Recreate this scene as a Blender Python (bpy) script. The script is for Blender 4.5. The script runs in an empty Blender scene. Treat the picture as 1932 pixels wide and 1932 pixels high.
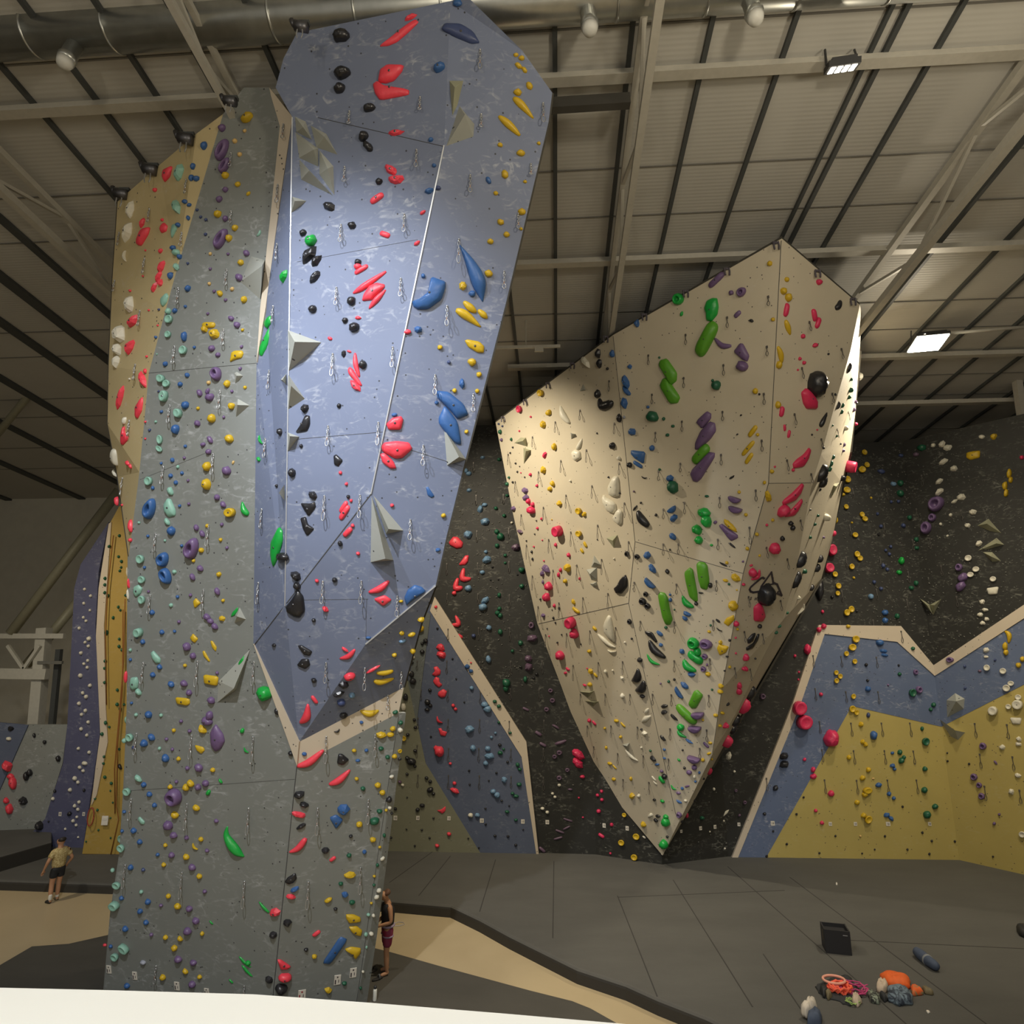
import bpy, bmesh, math, random, re
from mathutils import Vector, Matrix
from mathutils.bvhtree import BVHTree
random.seed(7)
SC = bpy.context.scene
C = SC.collection
# ---------------------------------------------------------------- camera, world, lights, exposure
PITCH = math.radians(11.9); F = 1190.0; EYE = Vector((0, 0, 7.4))
cam = bpy.data.cameras.new('camera'); cam_o = bpy.data.objects.new('camera', cam); C.objects.link(cam_o)
cam_o.location = EYE; cam_o.rotation_euler = (math.pi/2 + PITCH, 0, 0)
cam.sensor_width = 36; cam.lens = 36*F/1932; cam.clip_start = .05; cam.clip_end = 300
SC.camera = cam_o
w = bpy.data.worlds.new('world'); SC.world = w; w.use_nodes = True
w.node_tree.nodes['Background'].inputs[0].default_value = (1.0, .94, .82, 1)
w.node_tree.nodes['Background'].inputs[1].default_value = .34
SC.view_settings.view_transform = 'Standard'; SC.view_settings.look = 'None'
SC.view_settings.gamma = 1; SC.view_settings.use_curve_mapping = False
SC.view_settings.exposure = 0.0
def lamp(name, kind, loc, target, power, col, size=.5, cone=120, blend=.6):
    l = bpy.data.lights.new(name, kind); l.energy = power; l.color = col
    if kind == 'AREA': l.shape = 'RECTANGLE'; l.size = size; l.size_y = size*.6
    else: l.shadow_soft_size = size
    if kind == 'SPOT': l.spot_size = math.radians(cone); l.spot_blend = blend
    o = bpy.data.objects.new(name, l); C.objects.link(o); o.location = loc
    o.rotation_euler = (Vector(target)-Vector(loc)).to_track_quat('-Z', 'Y').to_euler()
    return o
WARM = (1.0, .87, .66); COOL = (.84, .90, 1.0)
lamp('tower_spot', 'SPOT', (-6.4, 2.6, 14.4), (-2.75, 10.3, 12.0), 2900, COOL, .12, 46, 1.0)
lamp('tower_flood', 'SPOT', (-3.6, 1.0, 16.6), (-5.0, 13.4, 3.4), 6600, (.95, .97, 1.0), .15, 84, 1.0)
lamp('hall_flood_left', 'SPOT', (-4.4, 16.8, 16.2), (1.5, 22.0, 9.4), 4700, WARM, .15, 88, 1.0)
lamp('hall_fill_mid', 'POINT', (7.5, 6.0, 14.6), (0, 0, 0), 270, WARM, .35)  # unseen fill light, added to lift the general level of the hall
lamp('hall_fill_floor', 'POINT', (3.5, 2.0, 13.5), (0, 0, 0), 800, WARM, .35)  # added soft fill without a fixture, evens out hall and roof
lamp('floor_fill', 'SPOT', (-.5, 14.5, 16.5), (-.5, 17.5, 0), 4600, WARM, .3, 70, 1.0)  # invented spot that brightens the resin floor
lamp('corner_fill', 'SPOT', (13.5, 12.5, 15.6), (14.0, 22.5, 1.5), 2700, WARM, .25, 76, 1.0)  # extra spot put in to lift the yellow corner wall
lamp('hall_flood_far_left', 'SPOT', (-16.5, 15.5, 14.0), (-16, 24, 3.5), 2300, WARM, .3, 96, 1.0)
lamp('roof_wash', 'POINT', (-4.5, -3.0, 12.5), (0, 0, 0), 640, WARM, .4)  # added wash that lightens the left roof, no lamp behind it
lamp('balcony_lamp', 'AREA', (-1.5, -1.5, 10.5), (-.4, 1.2, 6.9), 160, (.86, .93, 1.0), .8)

# ---------------------------------------------------------------- geometry helpers
def ray(x, y):
    yc = 966-y
    return Vector((x-966, F*math.cos(PITCH)-yc*math.sin(PITCH), F*math.sin(PITCH)+yc*math.cos(PITCH))).normalized()
def at(x, y, Y):
    d = ray(x, y); return EYE + d*(Y/d.y)
def ground(x, y, z=0.0):
    d = ray(x, y); return EYE + d*((z-EYE.z)/d.z)
def plane(a, b, c):
    n = (b-a).cross(c-a).normalized()
    if n.dot(EYE-a) < 0: n = -n
    return (a.copy(), n)
def on(x, y, pl, off=0.0):
    a, n = pl; a = a+n*off; d = ray(x, y)
    k = (a-EYE).dot(n)/d.dot(n); return EYE+d*k
def depth(p):
    v = p-EYE; return v.y*math.cos(PITCH)+v.z*math.sin(PITCH)

# ---------------------------------------------------------------- materials
MATS = {}
def nodes(name):
    m = bpy.data.materials.new(name); m.use_nodes = True
    nt = m.node_tree; return m, nt, nt.nodes['Principled BSDF']
def mat(name, col, rough=.55, metal=0, var=.12, scale=9, bump=0, emit=0):
    if name in MATS: return MATS[name]
    m, nt, b = nodes(name); N = nt.nodes; L = nt.links
    b.inputs['Roughness'].default_value = rough; b.inputs['Metallic'].default_value = metal
    tc = N.new('ShaderNodeTexCoord'); nz = N.new('ShaderNodeTexNoise'); nz.inputs['Scale'].default_value = scale
    nz.inputs['Detail'].default_value = 5; L.new(tc.outputs['Object'], nz.inputs['Vector'])
    mx = N.new('ShaderNodeMix'); mx.data_type = 'RGBA'
    mx.inputs[6].default_value = (*[c*(1-var) for c in col], 1); mx.inputs[7].default_value = (*[min(1, c*(1+var)) for c in col], 1)
    L.new(nz.outputs['Fac'], mx.inputs[0]); L.new(mx.outputs[2], b.inputs['Base Color'])
    if bump:
        bp = N.new('ShaderNodeBump'); bp.inputs['Strength'].default_value = bump; bp.inputs['Distance'].default_value = .02
        L.new(nz.outputs['Fac'], bp.inputs['Height']); L.new(bp.outputs[0], b.inputs['Normal'])
    if emit:
        b.inputs['Emission Color'].default_value = (*col, 1); b.inputs['Emission Strength'].default_value = emit
    MATS[name] = m; return m
def wall_mat(name, col, scuff=.5, dots=1, chalk=(.62, .64, .66), dens=5.6, rough=.62):
    """plywood climbing panel: flat paint, small bolt holes, rubbed chalk and boot marks"""
    if name in MATS: return MATS[name]
    m, nt, b = nodes(name); N = nt.nodes; L = nt.links
    b.inputs['Roughness'].default_value = rough
    tc = N.new('ShaderNodeTexCoord'); uv = tc.outputs['UV']
    big = N.new('ShaderNodeTexNoise'); big.inputs['Scale'].default_value = .9; big.inputs['Detail'].default_value = 4; L.new(uv, big.inputs['Vector'])
    base = N.new('ShaderNodeMix'); base.data_type = 'RGBA'
    base.inputs[6].default_value = (*[c*.9 for c in col], 1); base.inputs[7].default_value = (*[c*1.1 for c in col], 1)
    L.new(big.outputs['Fac'], base.inputs[0])
    cur = base.outputs[2]
    if scuff:
        # two layers of short rubbed strokes at different angles
        msk = N.new('ShaderNodeTexNoise'); msk.inputs['Scale'].default_value = 1.7; msk.inputs['Detail'].default_value = 2; L.new(uv, msk.inputs['Vector'])
        mm = N.new('ShaderNodeMapRange'); mm.inputs['From Min'].default_value = .42; mm.inputs['From Max'].default_value = .68; L.new(msk.outputs['Fac'], mm.inputs['Value'])
        for k, (ang, sx, sy, th) in enumerate(((.8, 3.0, 7, .60), (-.9, 2.6, 6.5, .61), (.1, 5, 5, .62))):
            mp = N.new('ShaderNodeMapping'); mp.inputs['Rotation'].default_value = (0, 0, ang)
            mp.inputs['Scale'].default_value = (sx, sy, 1); mp.inputs['Location'].default_value = (k*7.3, k*3.1, 0); L.new(uv, mp.inputs['Vector'])
            nz = N.new('ShaderNodeTexNoise'); nz.inputs['Scale'].default_value = 1; nz.inputs['Detail'].default_value = 6
            nz.inputs['Distortion'].default_value = 1.6; L.new(mp.outputs[0], nz.inputs['Vector'])
            mr = N.new('ShaderNodeMapRange'); mr.inputs['From Min'].default_value = th-.03; mr.inputs['From Max'].default_value = th+.13
            mr.inputs['To Max'].default_value = scuff; L.new(nz.outputs['Fac'], mr.inputs['Value'])
            mx = N.new('ShaderNodeMix'); mx.data_type = 'RGBA'; mx.inputs[7].default_value = (*chalk, 1)
            mu = N.new('ShaderNodeMath'); mu.operation = 'MULTIPLY'; L.new(mr.outputs[0], mu.inputs[0]); L.new(mm.outputs[0], mu.inputs[1])
            L.new(cur, mx.inputs[6]); L.new(mu.outputs[0], mx.inputs[0]); cur = mx.outputs[2]
    if dots:
        vo = N.new('ShaderNodeTexVoronoi'); vo.inputs['Scale'].default_value = dens; L.new(uv, vo.inputs['Vector'])
        lt = N.new('ShaderNodeMath'); lt.operation = 'LESS_THAN'; lt.inputs[1].default_value = .066*dens/4.2; L.new(vo.outputs['Distance'], lt.inputs[0])
        mx = N.new('ShaderNodeMix'); mx.data_type = 'RGBA'; mx.inputs[7].default_value = (.03, .03, .035, 1)
        mu = N.new('ShaderNodeMath'); mu.operation = 'MULTIPLY'; mu.inputs[1].default_value = .92*dots; L.new(lt.outputs[0], mu.inputs[0])
        L.new(cur, mx.inputs[6]); L.new(mu.outputs[0], mx.inputs[0]); cur = mx.outputs[2]
    L.new(cur, b.inputs['Base Color'])
    MATS[name] = m; return m
GREY = wall_mat('grey_panel', (.205, .218, .205), .4)
BLUE = wall_mat('blue_panel', (.155, .185, .275), .45)
TAN = wall_mat('sand_panel', (.50, .405, .215), .12)
CREAM = wall_mat('cream_panel', (.56, .50, .38), .10)
TRIMM = wall_mat('birch_trim', (.56, .48, .37), .05)
BLACK = wall_mat('black_panel', (.016, .016, .013), .7, .3, (.20, .20, .17), 3)
YELL = wall_mat('yellow_panel', (.43, .345, .105), .08)
BACKB = wall_mat('back_blue_panel', (.085, .105, .165), .35, .6, (.3, .32, .36))
BACKG = wall_mat('back_grey_panel', (.185, .185, .125), .12, .6)

# ---------------------------------------------------------------- object helpers
def link(name, me, m, parent=None, smooth=False):
    o = bpy.data.objects.new(name, me); C.objects.link(o)
    if m is not None: me.materials.append(m)
    if parent is not None: o.parent = parent
    if smooth:
        for p in me.polygons: p.use_smooth = True
    return o
def from_bm(name, bm, m, parent=None, smooth=False):
    bmesh.ops.recalc_face_normals(bm, faces=bm.faces)
    me = bpy.data.meshes.new(name); bm.to_mesh(me); bm.free()
    return link(name, me, m, parent, smooth)
def tag(o, label, cat, group=None, kind=None):
    if label: o['label'] = label
    if cat: o['category'] = cat
    if group: o['group'] = group
    if kind: o['kind'] = kind
    return o
def struct(o): o['kind'] = 'structure'; return o
def thing(name, label, cat, loc=(0, 0, 0), group=None):
    o = bpy.data.objects.new(name, None); C.objects.link(o); o.location = loc; o.empty_display_size = .1
    return tag(o, label, cat, group)
def keep(child, parent):
    """parent without moving: the parent is an unrotated empty"""
    child.parent = parent; child.location = child.location - parent.location
    return child
def box_bm(bm, c, s, M=None):
    v = [Vector(((i & 1)-.5, ((i >> 1) & 1)-.5, ((i >> 2) & 1)-.5)) for i in range(8)]
    v = [Vector((p.x*s[0], p.y*s[1], p.z*s[2])) for p in v]
    if M is not None: v = [M @ p for p in v]
    vs = [bm.verts.new(p+Vector(c)) for p in v]
    for f in ((0, 2, 3, 1), (4, 5, 7, 6), (0, 1, 5, 4), (2, 6, 7, 3), (0, 4, 6, 2), (1, 3, 7, 5)): bm.faces.new([vs[i] for i in f])
def beam_bm(bm, a, b, w_, h_, up=Vector((0, 0, 1))):
    d = (b-a).normalized(); s = d.cross(up).normalized(); u = s.cross(d).normalized()
    vs = []
    for p in (a, b):
        for i, j in ((-1, -1), (1, -1), (1, 1), (-1, 1)): vs.append(bm.verts.new(p+s*(i*w_/2)+u*(j*h_/2)))
    for f in ((0, 1, 2, 3), (7, 6, 5, 4), (0, 4, 5, 1), (1, 5, 6, 2), (2, 6, 7, 3), (3, 7, 4, 0)): bm.faces.new([vs[i] for i in f])
def tube_bm(bm, pts, rs, seg=8, cap=True, closed=False):
    pts = [Vector(p) for p in pts]; n = len(pts)
    if not hasattr(rs, '__len__'): rs = [rs]*n
    rings = []; up = Vector((0, 0, 1)); pn = None
    for i, p in enumerate(pts):
        if closed: d = pts[(i+1) % n]-pts[i-1]
        else: d = pts[min(i+1, n-1)]-pts[max(i-1, 0)]
        d.normalize()
        if pn is None: pn = d.orthogonal().normalized()
        pn = (pn-d*pn.dot(d)).normalized(); q = d.cross(pn)
        rings.append([bm.verts.new(p+(pn*math.cos(t*2*math.pi/seg)+q*math.sin(t*2*math.pi/seg))*rs[i]) for t in range(seg)])
    m = n if closed else n-1
    for i in range(m):
        a, b = rings[i], rings[(i+1) % n]
        for t in range(seg): bm.faces.new((a[t], a[(t+1) % seg], b[(t+1) % seg], b[t]))
    if cap and not closed:
        bm.faces.new(rings[0][::-1]); bm.faces.new(rings[-1])
def lathe_bm(bm, prof, seg=20, M=None):
    rings = []
    for r, z in prof:
        rings.append([bm.verts.new(((M @ Vector((r*math.cos(t*2*math.pi/seg), r*math.sin(t*2*math.pi/seg), z))) if M else Vector((r*math.cos(t*2*math.pi/seg), r*math.sin(t*2*math.pi/seg), z)))) for t in range(seg)])
    for a, b in zip(rings, rings[1:]):
        for t in range(seg): bm.faces.new((a[t], a[(t+1) % seg], b[(t+1) % seg], b[t]))
    bm.faces.new(rings[0][::-1]); bm.faces.new(rings[-1])

# ---------------------------------------------------------------- climbing wall panels
PANELS = []   # (triangles, object, plane, phrase)
def uv_planar(me, n):
    uvl = me.uv_layers.new(name='UVMap')
    u = Vector((0, 0, 1)).cross(n)
    u = u.normalized() if u.length > .05 else Vector((1, 0, 0))
    v = n.cross(u)
    for lp in me.loops:
        p = me.vertices[lp.vertex_index].co; uvl.data[lp.index].uv = (p.dot(u)+3.7, p.dot(v)+1.3)
def panel(name, verts, m, parent, phrase, thick=.06, hit=True, pl=None):
    """a faceted plywood panel with real thickness; verts are world points seen counter or clockwise"""
    bm = bmesh.new(); vs = [bm.verts.new(v) for v in verts]
    f = bm.faces.new(vs); f.normal_update()
    n = pl[1].copy() if pl else f.normal.copy()
    if n.dot(EYE-verts[0]) < 0: n = -n
    if f.normal.dot(n) < 0: bmesh.ops.reverse_faces(bm, faces=[f])
    tri = bmesh.ops.triangulate(bm, faces=[f])['faces']
    bm.verts.index_update()
    if hit:
        tl = [tuple(v.co.copy() for v in t.verts) for t in bm.faces]
    back = {v: bm.verts.new(v.co-n*thick) for v in list(bm.verts)}
    edges = [e for e in bm.edges if len(e.link_faces) == 1]
    for t in list(bm.faces): bm.faces.new([back[v] for v in reversed(t.verts)])
    for e in edges:
        a, b = e.verts; bm.faces.new((a, b, back[b], back[a]))
    bmesh.ops.recalc_face_normals(bm, faces=bm.faces)
    me = bpy.data.meshes.new(name); bm.to_mesh(me); bm.free(); uv_planar(me, n)
    o = link(name, me, m, parent)
    if hit: PANELS.append((tl, phrase))
    return o
def px_panel(name, pts, pl, off, m, parent, phrase, thick=None):
    vs = [on(x, y, pl, off) for x, y in pts]
    return panel(name, vs, m, parent, phrase, thick or off+.03, pl=pl)
def seam(p, q, pl, parent, m, wd=.02, off=.006, name='seam'):
    bm = bmesh.new(); a = p+pl[1]*off; b = q+pl[1]*off; beam_bm(bm, a, b, wd, wd, pl[1]); return from_bm(name, bm, m, parent)
SEAM = mat('dark_joint', (.06, .06, .06), .8); EDGE = mat('aluminium_edge', (.62, .64, .66), .35, .6)
# ---------------------------------------------------------------- building shell
YAW = math.radians(3.9); FW = Vector((math.sin(YAW), math.cos(YAW), 0)); RT = Vector((math.cos(YAW), -math.sin(YAW), 0))
ROOF = mat('roof_liner', (.36, .35, .31), .7, 0, .06, 2)
def roof_z(p): return EYE.z+11.3-.096*p.dot(FW)
def roof_pt(r_, f_, drop=0):
    p = RT*r_+FW*f_; return Vector((p.x, p.y, roof_z(p)-drop))
def roof_px(x, y, drop=0):
    """the point of the roof seen at a pixel"""
    d = ray(x, y); k = (11.3-drop)/(d.z+.096*d.dot(FW)); return EYE+d*k
def rmat():
    m, nt, b = nodes('ribbed_roof'); N = nt.nodes; L = nt.links; b.inputs['Roughness'].default_value = .6
    tc = N.new('ShaderNodeTexCoord'); wv = N.new('ShaderNodeTexWave'); wv.bands_direction = 'Y'; wv.inputs['Scale'].default_value = 3.2; wv.inputs['Distortion'].default_value = 0
    L.new(tc.outputs['UV'], wv.inputs['Vector'])
    nz = N.new('ShaderNodeTexNoise'); nz.inputs['Scale'].default_value = .6; L.new(tc.outputs['UV'], nz.inputs['Vector'])
    mx = N.new('ShaderNodeMix'); mx.data_type = 'RGBA'; mx.inputs[6].default_value = (.42, .41, .375, 1); mx.inputs[7].default_value = (.50, .49, .45, 1)
    L.new(nz.outputs['Fac'], mx.inputs[0]); L.new(mx.outputs[2], b.inputs['Base Color'])
    bp = N.new('ShaderNodeBump'); bp.inputs['Strength'].default_value = .10; bp.inputs['Distance'].default_value = .02
    L.new(wv.outputs['Fac'], bp.inputs['Height']); L.new(bp.outputs[0], b.inputs['Normal']); return m
bm = bmesh.new()
vs = [bm.verts.new(roof_pt(r_, f_)) for r_, f_ in ((-34, -8), (34, -8), (34, 36), (-34, 36))]
bm.faces.new(vs); me = bpy.data.meshes.new('ceiling')
top = [bm.verts.new(v.co+Vector((0, 0, .2))) for v in vs]; bm.faces.new(top[::-1])
for i in range(4): bm.faces.new((vs[i], vs[(i+1) % 4], top[(i+1) % 4], top[i]))
bmesh.ops.recalc_face_normals(bm, faces=bm.faces); bm.to_mesh(me); bm.free()
uvl = me.uv_layers.new(name='UVMap')
for lp in me.loops:
    p = me.vertices[lp.vertex_index].co; uvl.data[lp.index].uv = (p.dot(RT), p.dot(FW))
struct(link('ceiling', me, rmat()))
TN = [0]
def trim(bm, m, nm=None):
    TN[0] += 1; return struct(from_bm('trim_%d' % TN[0], bm, m))
DARKJ = mat('dark_roof_rail', (.055, .06, .06), .6)
BEIGE = mat('beige_steel', (.46, .44, .38), .5, .1)
# dark rails running down the slope of the roof
rails = [(x, .085) for x in (-10, -8.72, -7.5, -6.3, -5.0, -3.8, -2.4, -1.15, .13, 1.46, 2.8, 4.2, 6.87, 9.7, 11.3, 12.7, 14.0, 15.4, 16.8, 18.2, 19.6, 21, 23)]
rails += [(5.72, .07), (5.98, .09), (-13.2, .2), (-15, .34), (-16.8, .34), (-19.7, .34), (-22.8, .36), (-26.6, .4), (-31, .4)]
for x, wd in rails:
    bm = bmesh.new(); a = roof_pt(x, 2, .05); b = roof_pt(x, 34, .05); beam_bm(bm, a, b, wd, .09); trim(bm, DARKJ)
# faint lap joints across the roof
for f_ in (5.2, 7.4, 9.0, 12.0, 13.4, 17.2, 18.6, 21.5, 23, 26, 28.5):
    bm = bmesh.new(); beam_bm(bm, roof_pt(-30, f_, .012), roof_pt(30, f_, .012), .035, .02); trim(bm, mat('lap_joint', (.17, .165, .15), .7))
# beams along the hall width
def rbeam(f_, r0, r1, wd, h, label, drop=.16):
    bm = bmesh.new(); a = roof_pt(r0, f_, drop); b = roof_pt(r1, f_, drop); c = (a+b)/2
    beam_bm(bm, a-c, b-c, wd, h); beam_bm(bm, a-c-Vector((0, 0, h/2)), b-c-Vector((0, 0, h/2)), wd*1.7, .03)
    o = from_bm('roof_beam', bm, BEIGE); o.location = c; tag(o, label, 'roof beam', 'pale steel beams across the hall roof'); return o
rbeam(9.75, -30, 30, .13, .15, 'pale steel beam crossing the roof behind the tall tower top')
rbeam(14.75, -9, 30, .13, .15, 'pale steel beam running just behind the peak of the cream overhang')
rbeam(19.9, -1.5, 22, .13, .15, 'pale steel beam behind the glowing floodlight and cream overhang')
rbeam(22.6, -1.5, 17.5, .15, .15, 'pale steel beam low above the dark gap over the black wall', .5)
# roof trusses
def truss(r_, f0, f1, dh, label, w_=.14, step=3.4, flip=0):
    root = thing('roof_truss', label, 'roof truss', roof_pt(r_, f0, .3), 'sloping steel trusses under the roof')
    L0 = root.location
    def mk(nm, a, b, s1, s2):
        bm = bmesh.new(); beam_bm(bm, a-L0, b-L0, s1, s2); return from_bm(nm, bm, BEIGE, root)
    mk('top_chord', roof_pt(r_, f0, .25), roof_pt(r_, f1, .25), w_, w_)
    mk('bottom_chord', roof_pt(r_+flip, f0, dh), roof_pt(r_+flip, f1, dh), w_*1.15, w_*1.15)
    f_ = f0; k = 0
    while f_+step <= f1:
        a = roof_pt(r_, f_, .25); b = roof_pt(r_+flip, f_+step*.5, dh); c = roof_pt(r_, f_+step, .25)
        mk('web_brace', a, b, .07, .07); mk('web_brace', b, c, .07, .07); f_ += step
    return root
truss(1.6, 5, 22, .9, 'slender pale truss dropping behind the gap between tower and cream overhang', .12, 3.6, .12)
truss(8.45, 6, 25, 1.17, 'heavy pale truss at the right reaching down to the cream overhang', .15, 5.2, .05)
truss(-11.4, 4, 22, .95, 'pale truss at the left running down behind the sand coloured tower side', .14, 4.2, -.05)
truss(-5.85, 4, 10.3, .95, 'short pale truss passing the duct above the grey tower face', .1, 3.0, .1)
# oblique tubes of the left roof
def tube(name, label, cat, pts, r_, m, group=None, seg=10):
    bm = bmesh.new(); c = Vector(pts[0]); tube_bm(bm, [Vector(p)-c for p in pts], r_, seg)
    o = from_bm(name, bm, m, None, True); o.location = c; return tag(o, label, cat, group)
OLIVE = mat('olive_tube', (.30, .29, .21), .5, .1)
tube('roof_tube', 'long round steel tube slanting across the dark left roof', 'roof tube', [at(225, 925, 27.5), at(20, 1195, 27)], .2, OLIVE, 'oblique tubes of the left roof')
tube('roof_tube', 'square pale tube slanting across the upper left roof', 'roof tube', [at(205, 560, 21.5), at(-30, 850, 23.5)], .13, OLIVE, 'oblique tubes of the left roof')
tube('roof_tube', 'lower round tube beside the far blue climbing panel', 'roof tube', [at(150, 1130, 28.5), at(50, 1255, 28.5)], .2, OLIVE, 'oblique tubes of the left roof')
# walls of the hall
def wall_box(name, a, b, z0, z1, m, t=.3):
    bm = bmesh.new(); d = (b-a); n = Vector((-d.y, d.x, 0)).normalized()*t
    lo = [a, b, b+n, a+n]
    v0 = [bm.verts.new((p.x, p.y, z0)) for p in lo]; v1 = [bm.verts.new((p.x, p.y, z1)) for p in lo]
    bm.faces.new(v0); bm.faces.new(v1[::-1])
    for i in range(4): bm.faces.new((v0[i], v0[(i+1) % 4], v1[(i+1) % 4], v1[i]))
    return struct(from_bm(name, bm, m))
DARKW = mat('dark_cladding', (.05, .046, .036), .9)
PALEW = mat('pale_cladding', (.60, .58, .50), .7, 0, .1, 2)
wall_box('wall_back', RT*-8+FW*30, RT*34+FW*30, 0, 20, DARKW)
wall_box('wall_back_left', RT*-34+FW*33, RT*-8+FW*33, 0, 20, PALEW)
wall_box('wall_right', RT*25+FW*30, RT*25+FW*-8, 0, 20, mat('right_cladding', (.16, .15, .12), .8))
wall_box('wall_left', RT*-34+FW*-8, RT*-34+FW*33, 0, 20, mat('left_cladding', (.17, .16, .12), .8))
# floor
def fmat():
    m, nt, b = nodes('resin_floor'); N = nt.nodes; L = nt.links; b.inputs['Roughness'].default_value = .38
    tc = N.new('ShaderNodeTexCoord'); n1 = N.new('ShaderNodeTexNoise'); n1.inputs['Scale'].default_value = .5; n1.inputs['Detail'].default_value = 6; n1.inputs['Distortion'].default_value = 1.2
    L.new(tc.outputs['Object'], n1.inputs['Vector']); mx = N.new('ShaderNodeMix'); mx.data_type = 'RGBA'
    mx.inputs[6].default_value = (.40, .315, .185, 1); mx.inputs[7].default_value = (.50, .405, .25, 1); L.new(n1.outputs['Fac'], mx.inputs[0])
    L.new(mx.outputs[2], b.inputs['Base Color']); return m
bm = bmesh.new(); box_bm(bm, (0, 13, -.15), (70, 46, .3)); struct(from_bm('floor', bm, fmat()))
def mmat(name, col):
    m, nt, b = nodes(name); N = nt.nodes; L = nt.links; b.inputs['Roughness'].default_value = .85
    tc = N.new('ShaderNodeTexCoord'); mp = N.new('ShaderNodeMapping'); mp.inputs['Rotation'].default_value = (0, 0, .3); mp.inputs['Scale'].default_value = (.7, 1.6, 1); L.new(tc.outputs['Object'], mp.inputs[0])
    n1 = N.new('ShaderNodeTexNoise'); n1.inputs['Scale'].default_value = .8; n1.inputs['Detail'].default_value = 8; n1.inputs['Roughness'].default_value = .6; L.new(mp.outputs[0], n1.inputs['Vector'])
    mx = N.new('ShaderNodeMix'); mx.data_type = 'RGBA'; mx.inputs[6].default_value = (*[c*.75 for c in col], 1); mx.inputs[7].default_value = (*[c*1.3 for c in col], 1)
    L.new(n1.outputs['Fac'], mx.inputs[0]); n2 = N.new('ShaderNodeTexNoise'); n2.inputs['Scale'].default_value = 60; L.new(tc.outputs['Object'], n2.inputs['Vector'])
    bp = N.new('ShaderNodeBump'); bp.inputs['Strength'].default_value = .3; bp.inputs['Distance'].default_value = .01; L.new(n2.outputs['Fac'], bp.inputs['Height'])
    L.new(bp.outputs[0], b.inputs['Normal']); L.new(mx.outputs[2], b.inputs['Base Color']); return m
MATM = mmat('charcoal_mat', (.080, .078, .070)); MATD = mmat('dark_mat', (.06, .056, .046))
SIDE = mat('shaded_mat_side', (.03, .028, .024), .6)  # edge shade of the mats, put into the colour of their sides
def slab(name, pts, z0, z1, m, label, cat, bevel=.06, group=None):
    bm = bmesh.new(); vs = [bm.verts.new((p.x, p.y, z1)) for p in pts]; f = bm.faces.new(vs)
    r_ = bmesh.ops.extrude_face_region(bm, geom=[f]); 
    for v in [g_ for g_ in r_['geom'] if isinstance(g_, bmesh.types.BMVert)]: v.co.z = z0
    bmesh.ops.recalc_face_normals(bm, faces=bm.faces)
    if bevel:
        es = [e for e in bm.edges if all(abs(v.co.z-z1) < 1e-4 for v in e.verts)]
        bmesh.ops.bevel(bm, geom=es, offset=bevel, segments=3, affect='EDGES', profile=.5)
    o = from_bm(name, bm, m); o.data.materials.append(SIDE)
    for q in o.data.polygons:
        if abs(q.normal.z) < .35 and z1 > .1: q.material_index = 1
    return tag(o, label, cat, group)
ZM = .3
edge = [(735, 1699), (850, 1709), (905, 1735), (960, 1765), (1088, 1828), (1180, 1858), (1240, 1885), (1330, 1920), (1480, 1990), (1700, 2120)]
pts = [ground(x, y, ZM) for x, y in edge]
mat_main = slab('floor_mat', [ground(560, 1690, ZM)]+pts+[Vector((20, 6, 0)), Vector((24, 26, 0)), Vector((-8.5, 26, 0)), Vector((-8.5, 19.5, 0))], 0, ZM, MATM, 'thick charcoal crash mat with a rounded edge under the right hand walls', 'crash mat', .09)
for a, b in (((735, 1665), (840, 1590)), ((790, 1690), (850, 1615)), ((905, 1720), (935, 1622)), ((1043, 1770), (1045, 1625)), ((1240, 1880), (1165, 1690)), ((1373, 1635), (1900, 2100)), ((1440, 1800), (1530, 1932)), ((1490, 1655), (1932, 1985)), ((1270, 1660), (1420, 1900)), ((1560, 1772), (1932, 1790)), ((1165, 1693), (1480, 1680))):
    bm = bmesh.new(); beam_bm(bm, ground(*a, ZM), ground(*b, ZM), .025, .008); from_bm('joint_line', bm, mat('mat_joint', (.035, .033, .03), .9), mat_main)
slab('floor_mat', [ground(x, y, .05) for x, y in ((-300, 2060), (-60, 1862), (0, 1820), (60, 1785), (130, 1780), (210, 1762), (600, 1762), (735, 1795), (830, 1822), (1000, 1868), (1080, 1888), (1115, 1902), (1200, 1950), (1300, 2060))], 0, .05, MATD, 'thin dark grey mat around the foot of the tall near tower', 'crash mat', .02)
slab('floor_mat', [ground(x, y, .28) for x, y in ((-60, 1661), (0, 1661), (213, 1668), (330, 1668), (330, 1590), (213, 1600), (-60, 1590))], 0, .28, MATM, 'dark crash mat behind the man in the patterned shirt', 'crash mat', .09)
slab('floor_mat', [ground(x, y, .75) for x, y in ((-60, 1631), (0, 1616), (98, 1588), (98, 1560), (-60, 1560))], .2, .75, MATM, 'raised grey boulder mat with a black front edge at far left', 'crash mat', .05)

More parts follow.
